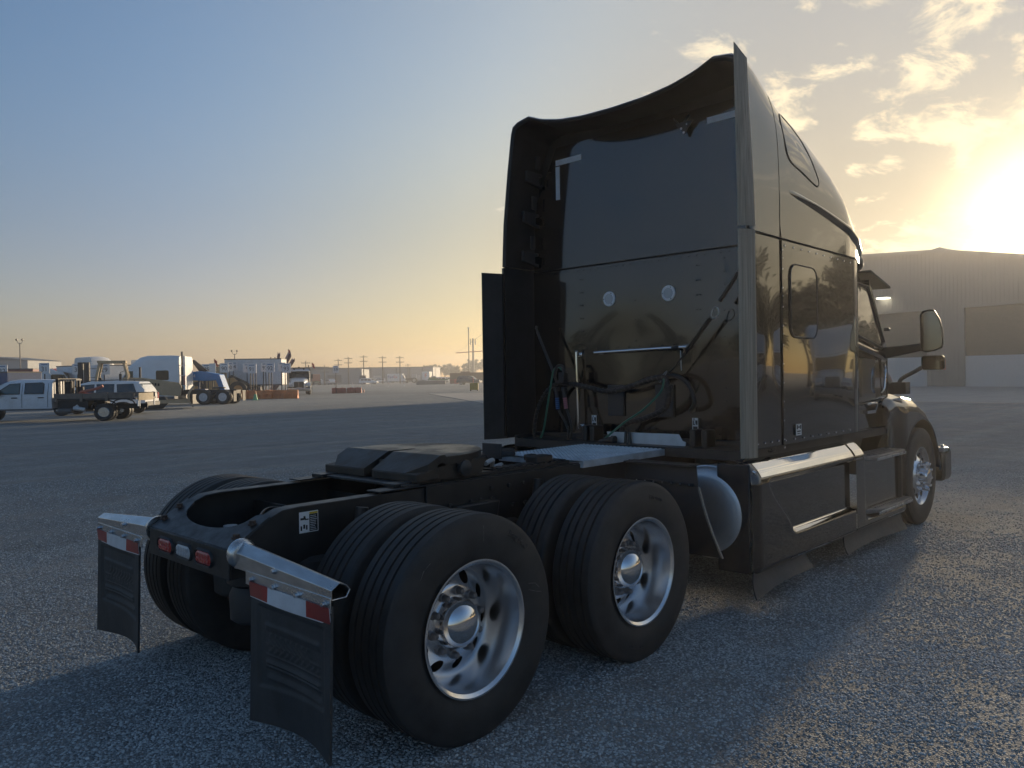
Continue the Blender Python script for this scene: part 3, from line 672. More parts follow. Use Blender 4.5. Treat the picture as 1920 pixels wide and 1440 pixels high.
# round work lamps
for y in (0.297, -0.293):
    b = MB(); b.lathe([(0, 0.064), (-0.006, 0.064), (-0.011, 0.058), (-0.012, 0.045), (-0.008, 0.042)], 'x', 36, (XW-0.006, y, 2.27), caps=False); lr = b.build('work_lamp', 'sticker', T)
    b = MB(); b.lathe([(-0.006, 0.043), (-0.010, 0.038), (-0.0105, 0.0)], 'x', 28, (XW-0.006, y, 2.27))
    for i in range(5): b.box((XW-0.0185, y-0.03, 2.245+0.012*i), (XW-0.0165, y+0.03, 2.250+0.012*i))
    b.build('lens', 'clear_lens', lr)
    for k in range(3):
        a = pi/2+2*pi*k/3+0.5; b = MB(); b.lathe([(0, 0.005), (-0.003, 0.004), (-0.0035, 0)], 'x', 8, (XW-0.018, y+0.052*cos(a), 2.27+0.052*sin(a))); b.build('screw', 'void', lr)
# grab bars
def grab(p0, p1, r=0.014):
    p0 = Vector(p0); p1 = Vector(p1); d = (p1-p0).normalized()
    b = MB(); b.tube([p0+Vector((0.055, 0, 0)), p0+Vector((0.01, 0, 0)), p0+d*0.02, p1-d*0.02, p1+Vector((0.01, 0, 0)), p1+Vector((0.055, 0, 0))], r, 12, 5)
    g = b.build('grab_bar', 'chrome', T)
    for p in (p0, p1):
        b = MB(); b.cbox((XW-0.012, p.y, p.z), (0.012, 0.055, 0.04)); b.build('foot', 'chrome', g, bevel=0.005)
grab((3.02, 0.628, 1.80), (3.02, 0.614, 1.165)); grab((3.02, 0.39, 1.812), (3.02, -0.45, 1.828))
b = MB(); b.cyl((3.02, -0.355, 1.82), (3.02, -0.415, 1.826), 0.021, 14); b.build('tape_wrap', 'hose', T)
# reflective tapes
for (y0, y1, z0, z1) in ((0.585, 0.88, 3.525, 3.575), (0.835, 0.882, 3.215, 3.515), (-0.90, -0.655, 3.55, 3.60)):
    b = MB(); b.grid(lambda u, v: (XW-0.0045, lerp(y0, y1, u), lerp(z0, z1, v)), 2, 2, thick=(0.002, 0, 0)); b.build('reflective_tape', 'white_refl', T)
# antenna bracket
b = MB(); b.prism([(-0.40, 3.60), (-0.56, 3.60), (-0.53, 3.565), (-0.51, 3.55), (-0.485, 3.50), (-0.47, 3.50), (-0.45, 3.55), (-0.42, 3.57)], 'x', XW-0.05, XW-0.035); b.cyl((XW-0.04, -0.48, 3.60), (XW-0.005, -0.50, 3.66), 0.012); b.cyl((XW-0.04, -0.44, 3.585), (XW-0.01, -0.36, 3.66), 0.006); AB = b.build('antenna_bracket', 'matt', T, bevel=0.004)
b = MB()
for y, z in ((-0.478, 3.515), (-0.455, 3.55), (-0.505, 3.575)): b.lathe([(0, 0.010), (-0.006, 0.008), (-0.007, 0)], 'x', 10, (XW-0.051, y, z))
b.build('bolts', 'stainless', AB)
# caution labels on the wall
for y in (0.494, -0.503):
    sticker('caution_label', ((XW-0.022, y, 1.172), (0, -0.052, 0), (0, 0, 0.094)), T, [(0.1, 0.40, 0.9, 0.80, 'ink'), (0.12, 0.06, 0.9, 0.30, 'ink'), (0.3, 0.50, 0.55, 0.78, 'white_refl'), (0.5, 0.42, 0.68, 0.52, 'white_refl'), (0.2, 0.84, 0.4, 0.96, 'ink')])
# wall blocks behind the hoses, lower sill
for y0, y1 in ((0.15, 0.315), (-0.335, -0.165)):
    b = MB(); b.box((XW-0.03, y0, 1.265), (XW-0.006, y1, 1.53)); b.build('hose_bracket', 'matt_grey', T, bevel=0.006)
b = MB(); b.box((XW-0.03, -1.16, 1.03), (XW+0.05, 1.16, 1.10)); b.build('rear_sill', 'matt', T, bevel=0.01)
# ---- side panels
def side_panel(x0, x1, z0, z1, name, m='paint_side', yo=1.2, wav=0.004, ph=0.0):
    b = MB(); b.grid(lambda u, v: (lerp(x0, x1, u), -yo-wav*sin(pi*u)*sin(pi*v)+0.0025*sin(9*v+ph)*sin(pi*u), lerp(z0, z1, v)), 14, 26, thick=(0, 0.02, 0))
    return b.build(name, m, T, angle=50)
ext = side_panel(2.68, 3.148, 1.08, 2.595, 'side_extender', ph=0.7); slp = side_panel(3.154, 4.60, 1.08, 2.595, 'sleeper_side_panel', ph=2.1)
b = MB(); b.grid(lambda u, v: (4.604+0.12*u, -1.2+0.012*u*u, lerp(1.08, 2.595, v)), 6, 4, thick=(0, 0.02, 0)); b.box((4.715, -1.19, 1.08), (4.74, -1.02, 2.60)); b.build('corner_post', 'paint_side', T, angle=50, bevel=0.004)
for p in (ext, slp): mirror_part(p)
b = MB(); b.grid(lambda u, v: (lerp(2.70, 4.74, u), 1.2, lerp(1.08, 2.6, v)), 4, 4, thick=(0, -0.02, 0)); b.build('left_liner', 'matt', T)
# extender inner lining (left one is seen from behind)
for s in (-1, 1):
    b = MB(); b.grid(lambda u, v: (lerp(2.69, XW+.01, u), s*lerp(1.172, 1.165, u), lerp(1.06, 2.60, v)), 4, 8, thick=(0, s*0.004, 0)); b.build('extender_lining', 'matt', T)
# left extender's trailing rubber panel
b = MB(); b.grid(lambda u, v: (lerp(2.72, 2.49, u), lerp(1.19, 1.262, u), lerp(1.055, 2.545, v)), 4, 12, thick=(0, 0.008, 0)); b.build('extender_flap', 'flap', T)
# right trim strips, two lengths
def trimstrip(z0, z1, lean, name='trim_strip'):
    """ribbed rubber edge strip facing the rear"""
    def fn(u, v):
        z = lerp(z0, z1, v); k = lean*sstep(2.6, 3.85, z)
        x = lerp(2.545, 2.66, u)-0.012*sin(pi*u)-0.006*sin(u*pi*4)**2; y = lerp(-1.172+0.3*k, -1.238+k, u**0.8)
        return (x, y, z+(0.075-0.085*u)*sstep(0.9, 1.0, v)*(z1 > 3))
    b = MB(); b.grid(fn, 18, 30, thick=(0.012, 0, 0)); return b.build(name, 'trim', T, angle=50)
trimstrip(1.03, 2.60, 0.0); trimstrip(2.625, 3.80, 0.045)
# window and recess outlines on the side
def outline(pts, yv, r, name, m='void', sub=4):
    b = MB(); b.tube([(x, yv(x, z) if callable(yv) else yv, z) for x, z in pts]+[(pts[0][0], yv(*pts[0]) if callable(yv) else yv, pts[0][1])], r, 6, sub); return b.build(name, m, T)
def rrect(x0, x1, z0, z1, r, n=4, skew=0.0):
    P = []
    for cx, cz, a0 in ((x1-r, z1-r, 0), (x0+r, z1-r, pi/2), (x0+r, z0+r, pi), (x1-r, z0+r, 3*pi/2)):
        for i in range(n+1):
            a = a0+pi/2*i/n; P.append((cx+r*cos(a), cz+r*sin(a)))
    return P
def y_side(x, z): return -1.2-0.004
def glass_poly(pts, yv, name, off, m):
    b = MB(); v = [(x, (yv(x, z) if callable(yv) else yv)-off, z) for x, z in pts]; c = Vector((0, 0, 0))
    for p in v: c += Vector(p)
    c /= len(v); v.append(tuple(c)); n = len(pts)
    b.add(v, [(i, (i+1) % n, n) for i in range(n)]); return b.build(name, m, T, angle=60)
win = rrect(3.30, 3.79, 1.88, 2.43, 0.09)
glass_poly(win, -1.2045, 'side_window', 0.004, 'dark_glass'); outline(win, -1.207, 0.007, 'window_seal', 'matt', 1)
def y_roof(x, z):
    # right-hand flank of the roof shell at this height
    lo, hi = 0.0, 0.5
    for _ in range(30):
        m_ = (lo+hi)/2
        if roof_pt(x, m_)[2] < z: lo = m_
        else: hi = m_
    return roof_pt(x, lo)[1]
up_win = [(3.26, 3.50), (3.30, 3.56), (3.38, 3.575), (3.50, 3.525), (3.65, 3.425), (3.78, 3.29), (3.875, 3.16), (3.87, 3.11), (3.81, 3.10), (3.55, 3.16), (3.38, 3.195), (3.31, 3.24), (3.28, 3.32)]
outline(up_win, lambda x, z: y_roof(x, z)-0.001, 0.006, 'roof_window_seal', 'matt', 3)
b = MB(); n = len(up_win); cc = (sum(p[0] for p in up_win)/n, sum(p[1] for p in up_win)/n)
v = []
for k in range(5):
    for x, z in up_win:
        X = lerp(cc[0], x, k/4); Z = lerp(cc[1], z, k/4); v.append((X, y_roof(X, Z)-0.003, Z))
b.add(v, [(k*n+i, k*n+(i+1) % n, (k+1)*n+(i+1) % n, (k+1)*n+i) for k in range(4) for i in range(n)]); b.build('roof_window', 'dark_glass', T, angle=60)
# eyebrow crease on the roof flank
b = MB()
def crease(u, v):
    x = lerp(3.20, 5.2, u); z = 2.98-0.14*u-0.22*u*u*0.6+0.06*(v-.5)*2*(0.4+u*0.6)
    d = 0.035*sin(pi*v)*sstep(0, 0.35, u)
    return (x, y_roof(x, z)-d+0.002, z)
b.grid(crease, 40, 8); b.build('roof_crease', 'paint_side', T, angle=60)
# seams along the flank
seam([(2.70, -1.203, 2.600), (3.15, -1.203, 2.600), (4.60, -1.203, 2.600), (4.74, -1.19, 2.60)], 'flank_seam', 0.009)
seam([(3.151, -1.206, 1.08), (3.151, -1.206, 2.60)]+[(3.143, y_roof(3.143, z)+0.002, z) for z in (2.7, 2.9, 3.1, 3.3, 3.5, 3.6, 3.66)], 'vertical_seam', 0.005)
b = MB()
def srivet(x, z): b.lathe([(0, 0.008), (-0.004, 0.006), (-0.005, 0)], 'y', 8, (x, -1.2025-0.004*sin(pi*min(1, max(0, (x-3.15)/1.45))), z))
for i in range(10): srivet(3.22+0.145*i, 2.555)
for i in range(11): srivet(3.175, 2.52-0.14*i); srivet(3.178, 2.48-0.28*(i//2)-0.02)
for i in range(9): srivet(3.20+0.16*i, 1.11)
for i in range(4): srivet(2.75+0.11*i, 1.115)
for z in (1.9, 1.55, 1.5): srivet(2.735, z)
stuff(b.build('side_rivets', 'chrome', T))
sticker('side_label', ((3.36, -1.2105, 1.135), (0.10, 0, 0), (0, 0, 0.085)), T, [(0.1, 0.55, 0.32, 0.92, 'ink'), (0.68, 0.55, 0.9, 0.92, 'ink'), (0.36, 0.66, 0.64, 0.8, 'ink'), (0.15, 0.30, 0.85, 0.42, 'ink'), (0.2, 0.12, 0.8, 0.2, 'ink')])
b = MB(); b.box((2.74, -1.13, 0.955), (4.74, -1.10, 1.085)); sk0 = b.build('rocker_panel', 'matt', T, bevel=0.004); mirror_part(sk0)
b = MB(); b.box((2.72, -1.10, 0.99), (6.1, 1.10, 1.06)); b.build('cab_floor', 'matt', T)
# ---- tank fairing (skirt)
def skirt(u, v):
    x = lerp(2.58, 4.425, u); s_ = v
    prof = [(0.0, -1.13, 1.005), (0.06, -1.175, 0.985), (0.14, -1.225, 0.93), (0.19, -1.252, 0.885), (0.23, -1.262, 0.85), (0.9, -1.268, 0.27), (0.96, -1.25, 0.235), (1.0, -1.22, 0.225)]
    for (a, y0, z0), (c, y1, z1) in zip(prof, prof[1:]):
        if s_ <= c: t = (s_-a)/(c-a); y = lerp(y0, y1, t); z = lerp(z0, z1, t); break
    border = 2.80+0.38*sstep(0.86, 0.42, z)
    d = 0.05*sstep(border, border+0.07, x)*sstep(0.425, 0.455, z)*sstep(0.87, 0.83, z)
    d += 0.03*sstep(2.66, 2.58, x)
    return (x, y+d, z)
b = MB(); b.grid(skirt, 70, 90); SKT = b.build('tank_fairing', 'paint', T, angle=60)
b = MB(); b.box((2.565, -1.225, 0.235), (2.585, -0.98, 0.985)); b.build('fairing_end', 'matt', SKT, bevel=0.008)
b = MB(); b.cyl((2.60, -1.255, 0.93), (2.60, -1.235, 0.94), 0.012); b.build('latch', 'chrome', SKT)
def sheen_on(fn, u0, u1, v0, v1, parent, nu, nv):  # added polished strips standing in for the sky's reflection on the black bevels
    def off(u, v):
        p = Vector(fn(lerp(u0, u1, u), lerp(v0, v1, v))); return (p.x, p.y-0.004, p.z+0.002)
    b = MB(); b.grid(off, nu, nv); return b.build('sky_sheen_strip', 'sky_sheen_strip', parent, angle=60)
sheen_on(skirt, 0.06, 0.995, 0.055, 0.185, SKT, 40, 10); sheen_on(skirt, 0.34, 0.995, 0.675, 0.715, SKT, 40, 6); sheen_on(skirt, 0.30, 0.995, 0.915, 0.945, SKT, 30, 4)
mirror_part(SKT)
def rubber_skirt(x0, x1, zb0, zb1, name):
    b = MB(); b.grid(lambda u, v: (lerp(x0, x1, u)-0.10*v*sstep(0.25, 0, u)+0.02*v, -1.235-0.06*v*v+0.01*sin(7*u), lerp(0.25, lerp(zb0, zb1, u)+0.03*sin(pi*u), v)), 24, 6, thick=(0, 0.010, 0)); o = b.build(name, 'flap', T, angle=50); mirror_part(o); return o
rubber_skirt(2.60, 3.46, 0.085, 0.13, 'air_dam'); rubber_skirt(4.24, 5.70, 0.10, 0.075, 'air_dam')
# step fairing
def stepf(u, v):
    x = lerp(4.447, 5.74, u)
    prof = [(0.0, -1.13, 1.005), (0.06, -1.175, 0.985), (0.14, -1.225, 0.93), (0.19, -1.252, 0.885), (0.23, -1.262, 0.85), (0.9, -1.268, 0.27), (0.96, -1.25, 0.235), (1.0, -1.22, 0.225)]
    for (a, y0, z0), (c, y1, z1) in zip(prof, prof[1:]):
        if v <= c: t = (v-a)/(c-a); y = lerp(y0, y1, t); z = lerp(z0, z1, t); break
    rec = sstep(4.66, 4.74, x)*sstep(0.30, 0.34, z)
    y = lerp(y, -1.12, rec*sstep(0.845, 0.85, z)*0.9) if z > 0.845 else y+0.055*rec
    if x > 4.66 and z > 0.86: z = lerp(z, 0.86, sstep(4.66, 4.74, x))
    return (x, y, z)
b = MB(); b.grid(stepf, 46, 80); SF = b.build('step_fairing', 'paint', T, angle=60)
sheen_on(stepf, 0.01, 0.17, 0.055, 0.185, SF, 12, 10); sheen_on(stepf, 0.01, 0.98, 0.915, 0.945, SF, 30, 4)
for (x0, x1, z, yo) in ((4.78, 5.72, 0.855, 1.285), (4.80, 5.86, 0.375, 1.30)):
    b = MB(); b.prism([(x0, -1.05), (x1, -1.05), (x1, -yo+0.03), (x1-0.03, -yo), (x0+0.22, -yo), (x0+0.06, -yo+0.06), (x0, -yo+0.09)], 'z', z-0.04, z); st = b.build('step_tread', 'tread', SF, bevel=0.006)
    bb = MB()
    for i in range(16):
        for j in range(4): bb.cbox((x0+0.16+(x1-x0-0.2)*i/16+0.02*(j % 2), -1.09-0.05*j, z+0.004), (0.03, 0.012, 0.008))
    stuff(bb.build('tread_teeth', 'tread', st))
    b = MB(); b.box((x0+0.1, -yo-0.004, z-0.045), (x1-0.02, -yo+0.004, z-0.02)); b.build('step_edge', 'stainless', st, bevel=0.002)
b = MB(); b.box((5.70, -1.24, 0.36), (5.75, -1.20, 0.85)); b.build('step_bracket', 'matt', SF, bevel=0.01)
mirror_part(SF)
# ---- cab
def cab_sec(x, w, zt, zb=1.0):
    return [(x, -w, zb), (x, -w, 1.7), (x, -w+0.01, 1.95), (x, -w+0.06, min(zt-0.10, 2.45)), (x, -w+0.16, zt-0.03), (x, -w+0.3, zt), (x, w-0.3, zt), (x, w-0.16, zt-0.03), (x, w-0.06, min(zt-0.10, 2.45)), (x, w-0.01, 1.95), (x, w, 1.7), (x, w, zb)]
b = MB(); open_loft(b, [cab_sec(4.70, 1.06, 2.66), cab_sec(5.2, 1.055, 2.66), cab_sec(5.50, 1.04, 2.66), cab_sec(5.62, 1.035, 2.56)])
b.add([(5.62, -1.035, 1.0), (6.02, -1.03, 1.0), (6.02, -1.02, 1.84), (5.66, -0.99, 2.46), (5.62, -0.975, 2.46)], [(0, 1, 2, 3, 4)]); b.add([(5.62, 1.035, 1.0), (6.02, 1.03, 1.0), (6.02, 1.02, 1.84), (5.66, 0.99, 2.46), (5.62, 0.975, 2.46)], [(4, 3, 2, 1, 0)])
b.add([(5.62, -0.975, 2.46), (5.66, -0.99, 2.46), (5.66, 0.99, 2.46), (5.62, 0.975, 2.46)], [(0, 1, 2, 3)])
CB = b.build('cab', 'paint', T, angle=40)
b = MB(); b.grid(lambda u, v: (lerp(6.03, 5.66, v)+0.10*sin(pi*u), lerp(-1.0, 1.0, u)*lerp(1.0, 0.97, v), lerp(1.82, 2.52, v)), 16, 6); b.build('windscreen', 'dark_glass', CB)
dw = [(4.95, 1.97), (5.72, 1.84), (5.79, 1.90), (5.62, 2.38), (5.56, 2.44), (4.95, 2.47)]
def y_cab(x, z): return -1.055+0.06*sstep(1.7, 2.46, z)+0.01
b = MB(); n = len(dw); b.add([(x, -1.062+0.075*sstep(1.8, 2.47, z), z) for x, z in dw], [tuple(range(n))]); DG = b.build('door_window', 'window_glass', CB, smooth=False)
b = MB(); b.tube([(x, -1.066+0.075*sstep(1.8, 2.47, z), z) for x, z in dw+dw[:1]], 0.016, 8, 1); b.build('window_frame', 'matt', DG)
b = MB(); b.grid(lambda u, v: (lerp(4.8, 5.84, u), -1.068-0.018*sin(pi*v), lerp(lerp(1.955, 1.80, u)-0.09, lerp(1.955, 1.80, u)-0.02, v)), 10, 5); b.build('door_belt_line', 'paint', CB)
for pts in ([(5.93, -1.045, 1.05), (5.93, -1.045, 1.80)], [(4.8, -1.063, 1.30), (5.93, -1.045, 1.34)]):
    b = MB(); b.tube(pts, 0.008, 6, 1); b.build('door_seam', 'void', CB)
b = MB(); b.tube([(5.26, -1.07, 1.30), (5.28, -1.10, 1.305), (5.45, -1.10, 1.30), (5.49, -1.07, 1.22)], 0.014, 8); b.cbox((5.36, -1.075, 1.225), (0.24, 0.03, 0.03)); b.build('door_handle', 'chrome', CB)
b = MB(); b.tube([(5.70, -1.06, 1.40), (5.72, -1.085, 1.45), (5.76, -1.085, 1.62), (5.80, -1.06, 1.68)], 0.012, 8); b.build('grab_handle', 'chrome', CB)
# visor, roof horn pod, marker lamps, stub stack
b = MB(); b.grid(lambda u, v: (lerp(5.55, 6.02, v)+0.05*sin(pi*u), lerp(-1.06, 1.06, u)*lerp(0.97, 1.0, v), lerp(2.60, 2.47, v)-0.02*abs(2*u-1)), 20, 6, thick=(0, 0, 0.02)); b.build('sun_visor', 'matt', CB)
b = MB(); b.lathe([(5.50, 0.0), (5.51, 0.07), (5.55, 0.10), (5.70, 0.11), (5.82, 0.07), (5.84, 0.0)], 'x', 20, (0, -0.80, 2.70)); b.build('roof_pod', 'matt', CB)
b = MB(); b.lathe([(0, 0.05), (0.05, 0.055), (0.26, 0.05), (0.27, 0)], 'z', 16, (6.0, -0.72, 2.50)); b.build('air_cleaner_stub', 'matt', CB)
b = MB(); b.cyl((5.6, -0.62, 2.6), (5.6, -0.62, 3.16), 0.05, 16); b.build('exhaust_stub', 'steel_worn', CB)
b = MB(); b.cbox((5.9, -1.06, 2.03), (0.06, 0.05, 0.035)); b.build('marker_lamp', 'matt', CB, bevel=0.01)
# hood
def hood_sec(x, w, zt, zb=0.9):
    return [(x, -w*1.02, zb), (x, -w*1.03, zt-0.45), (x, -w, zt-0.28), (x, -w*0.93, zt-0.12), (x, -w*0.80, zt-0.03), (x, -w*0.5, zt), (x, w*0.5, zt), (x, w*0.80, zt-0.03), (x, w*0.93, zt-0.12), (x, w, zt-0.28), (x, w*1.03, zt-0.45), (x, w*1.02, zb)]
b = MB(); hs = [hood_sec(5.96, 0.99, 1.84), hood_sec(6.2, 0.95, 1.82), hood_sec(6.6, 0.88, 1.76), hood_sec(7.0, 0.80, 1.67), hood_sec(7.3, 0.72, 1.54), hood_sec(7.45, 0.62, 1.40)]; open_loft(b, hs); b.add(hs[-1], [tuple(range(12))]); HD = b.build('hood', 'paint', T, angle=50)
# front fenders
def fz(x): return interp([(5.66, 1.30), (5.8, 1.36), (6.1, 1.375), (6.4, 1.345), (6.7, 1.25), (6.95, 1.10), (7.1, 0.92), (7.18, 0.72)], x)
def fender(u, v):
    x = lerp(5.66, 7.18, u); zt = fz(x); za = 0.5+sqrt(max(0.0, 0.60**2-(x-6.53)**2))
    if abs(x-6.53) > 0.60: za = 0.5
    za = min(za, zt-0.05); za = max(za, 0.62 if x < 6.0 else 0.5)
    prof = [(0, -0.80, zt+0.02), (0.35, -1.02, zt), (0.5, -1.12, zt-0.03), (0.62, -1.185, zt-0.10), (0.7, -1.205, max(zt-0.16, za+0.005)), (1.0, -1.20, za)]
    for (a, y0, z0), (c, y1, z1) in zip(prof, prof[1:]):
        if v <= c: t = (v-a)/(c-a); y = lerp(y0, y1, t); z = lerp(z0, z1, t); break
    y += 0.20*sstep(6.05, 5.66, x)*sstep(0.5, 1, v)
    return (x, y, max(z, za))
b = MB(); b.grid(fender, 60, 40, thick=(0, 0.0, -0.004)); FN = b.build('front_fender', 'paint', HD, angle=50)
b = MB(); b.grid(lambda u, v: (6.53+0.61*cos(pi*(0.02+0.96*u)), lerp(-1.205, -0.75, v), 0.5+0.61*sin(pi*(0.02+0.96*u))), 32, 4); b.build('wheel_arch_liner', 'flap', FN)
b = MB(); b.prism([(5.72, 0.62), (5.95, 0.62), (6.0, 0.9), (5.98, 1.2), (5.72, 1.25)], 'y', -1.13, -1.05); b.build('fender_return', 'paint', FN, bevel=0.02)
mirror_part(FN)
b = MB(); b.prism([(-1.2, 0.36), (1.2, 0.36), (1.22, 0.42), (1.22, 0.70), (1.18, 0.74), (-1.18, 0.74), (-1.22, 0.70), (-1.22, 0.42)], 'x', 7.28, 7.56); b.build('front_bumper', 'bumper', T, bevel=0.03)
b = MB(); b.box((7.2, -1.235, 0.70), (7.36, -1.06, 0.745)); b.cyl((7.30, -1.19, 0.745), (7.30, -1.19, 0.775), 0.02); b.build('bumper_bracket', 'stainless', T, bevel=0.006)
# hood mirror
b = MB(); b.tube([(6.85, -0.88, 1.45), (6.86, -0.90, 1.52), (6.88, -1.03, 1.60), (6.90, -1.10, 1.645)], 0.022, 10); b.cbox((6.85, -0.90, 1.42), (0.16, 0.14, 0.13)); HM = b.build('hood_mirror', 'matt', T)
def dome(b, pts, x_open, x_back, cy, cz):
    n = len(pts); v = [(x_open, y, z) for y, z in pts]
    for k in range(1, 5):
        t = k/4; sc = sqrt(max(0.0, 1-(t*0.97)**2)); v += [(lerp(x_open, x_back, t), cy+(y-cy)*sc, cz+(z-cz)*sc) for y, z in pts]
    f = [(k*n+i, k*n+(i+1) % n, (k+1)*n+(i+1) % n, (k+1)*n+i) for k in range(4) for i in range(n)]+[tuple(range(4*n, 5*n))]
    return b.add(v, f)
hp = rrect(-1.335, -1.105, 1.615, 1.772, 0.03)
b = MB(); dome(b, hp, 6.86, 7.0, -1.22, 1.69); b.build('mirror_shell', 'matt', HM)
hp2 = rrect(-1.328, -1.112, 1.622, 1.765, 0.027); b = MB(); b.add([(6.863, y, z) for y, z in hp2], [tuple(range(len(hp2)))]); b.build('mirror_glass', 'mirror', HM, smooth=False)
# door mirror
b = MB(); sec_loft(b, [[(5.78, -1.02, 1.72), (5.90, -1.02, 1.74), (5.90, -1.02, 1.84), (5.78, -1.02, 1.85)], [(5.74, -1.25, 1.765), (5.82, -1.25, 1.775), (5.82, -1.25, 1.85), (5.74, -1.25, 1.86)], [(5.72, -1.47, 1.81), (5.78, -1.47, 1.815), (5.78, -1.47, 1.87), (5.72, -1.47, 1.88)]]); DM = b.build('door_mirror', 'matt', T, bevel=0.012, angle=60)
mp_ = [(-1.425, 1.80), (-1.42, 2.14), (-1.44, 2.175), (-1.50, 2.19), (-1.545, 2.185), (-1.59, 2.10), (-1.615, 2.0), (-1.62, 1.86), (-1.61, 1.82), (-1.55, 1.795), (-1.47, 1.78)]
b = MB(); dome(b, mp_, 5.70, 5.86, -1.52, 1.98); b.build('mirror_shell', 'matt', DM)
cy_, cz_ = -1.52, 1.98
b = MB(); b.add([(5.703, cy_+(y-cy_)*0.90, cz_+(z-cz_)*0.92) for y, z in mp_], [tuple(range(len(mp_)))]); b.build('mirror_glass', 'mirror', DM, smooth=False)
# ---- hoses and cables behind the cab
def hose(pts, r, m, name, sub=8, parent=None):
    b = MB(); b.tube(pts, r, 10, sub); return b.build(name, m, parent or T)
SP = [(2.9, 0.72, 1.565), (2.9, 0.69, 1.558), (2.9, 0.457, 1.523), (2.9, 0.194, 1.477), (2.9, -0.026, 1.516), (2.9, -0.207, 1.571), (2.9, -0.338, 1.589), (2.9, -0.385, 1.527), (2.9, -0.395, 1.454), (2.9, -0.349, 1.343), (2.9, -0.173, 1.265), (2.92, 0.041, 1.208), (2.94, 0.10, 1.10)]
def spiral_hose(pts, r, name):
    hs_ = hose(pts, r, 'hose', name)
    P = [Vector(p) for p in pts]; Q = []
    for i in range(len(P)-1):
        p0 = P[max(i-1, 0)]; p1 = P[i]; p2 = P[i+1]; p3 = P[min(i+2, len(P)-1)]
        for k in range(14):
            t = k/14; Q.append(0.5*((2*p1)+(p2-p0)*t+(2*p0-5*p1+4*p2-p3)*t*t+(3*p1-p0-3*p2+p3)*t**3))
    H = []; s_ = 0
    for i in range(len(Q)-1):
        d = (Q[i+1]-Q[i]); s_ += d.length; d.normalize(); x = d.cross(Vector((1, 0, 0))).normalized(); y = d.cross(x)
        for j in range(3):
            a = 2*pi*(s_/0.045)+j*d.length; a = 2*pi*((s_+(Q[i+1]-Q[i]).length*j/3)/0.045)
            H.append(Q[i]+(Q[i+1]-Q[i])*j/3+(r+0.001)*(cos(a)*x+sin(a)*y))
    b = MB(); b.tube(H, 0.0045, 5, 1); b.build('spiral_wrap', 'matt_grey', hs_)
spiral_hose(SP, 0.022, 'wrapped_hose')
hose([(2.95, -0.306, 1.588), (2.95, -0.42, 1.6), (2.95, -0.531, 1.538), (2.95, -0.584, 1.429), (2.95, -0.583, 1.369), (2.98, -0.541, 1.335), (3.05, -0.52, 1.33)], 0.019, 'hose', 'supply_hose')
spiral_hose([(2.9, 0.699, 1.572), (2.9, 0.864, 1.489), (2.9, 0.978, 1.334), (2.9, 1.03, 1.135), (2.9, 1.004, 0.98), (2.88, 0.93, 0.955), (2.9, 0.80, 0.98)], 0.016, 'wrapped_hose')
hose([(2.86, 0.664, 1.667), (2.86, 0.699, 1.691), (2.86, 0.757, 1.662), (2.86, 0.792, 1.532), (2.86, 0.831, 1.366), (2.86, 0.892, 1.114), (2.86, 0.958, 1.027)], 0.0085, 'green_hose', 'green_cable')
hose([(2.82, -0.395, 1.575), (2.8, -0.408, 1.553), (2.8, -0.372, 1.469), (2.8, -0.211, 1.332), (2.8, -0.03, 1.228), (2.8, 0.207, 1.06)], 0.0085, 'green_hose', 'green_cable')
b = MB(); b.cyl((2.8, 0.207, 1.06), (2.80, 0.10, 1.085), 0.026, 14); b.lathe([(0, 0.034), (0.03, 0.034)], 'y', 14, (2.8, 0.06, 1.085)); b.build('cable_plug', 'matt', T)
hose([(2.86, 0.706, 1.313), (2.86, 0.604, 1.152), (2.86, 0.624, 1.009), (2.9, 0.66, 0.97)], 0.011, 'hose', 'air_hose'); hose([(2.86, 0.614, 1.321), (2.86, 0.56, 1.154), (2.86, 0.606, 1.003), (2.9, 0.64, 0.97)], 0.011, 'hose', 'air_hose')
for pts, m in (([(2.86, 0.722, 1.422), (2.86, 0.715, 1.319)], 'blue_grip'), ([(2.86, 0.633, 1.423), (2.86, 0.621, 1.325)], 'pink_grip')):
    b = MB(); d = Vector(pts[1])-Vector(pts[0])
    for i in range(6): b.cyl(Vector(pts[0])+d*i/6, Vector(pts[0])+d*(i+0.8)/6, 0.019, 14, 0.016)
    g = b.build('gladhand_grip', m, T)
    p = Vector(pts[0]); b = MB(); b.cyl(p, p+Vector((0, 0.01, 0.06)), 0.017, 12); b.cbox(p+Vector((0, 0.005, 0.075)), (0.05, 0.035, 0.035)); b.build('coupling', 'matt', g, bevel=0.006)
b = MB(); b.tube([(2.86, 0.75, 1.60), (2.86, 0.72, 1.69), (2.86, 0.66, 1.70), (2.86, 0.64, 1.64)], 0.014, 10); b.cbox((2.86, 0.65, 1.60), (0.06, 0.06, 0.09)); b.build('plug_holder', 'matt', T, bevel=0.005)
hose([(2.9, 0.982, 2.067), (2.9, 0.974, 2.01), (2.9, 0.81, 1.68), (2.9, 0.753, 1.545)], 0.013, 'matt_grey', 'hose_tender', 3)
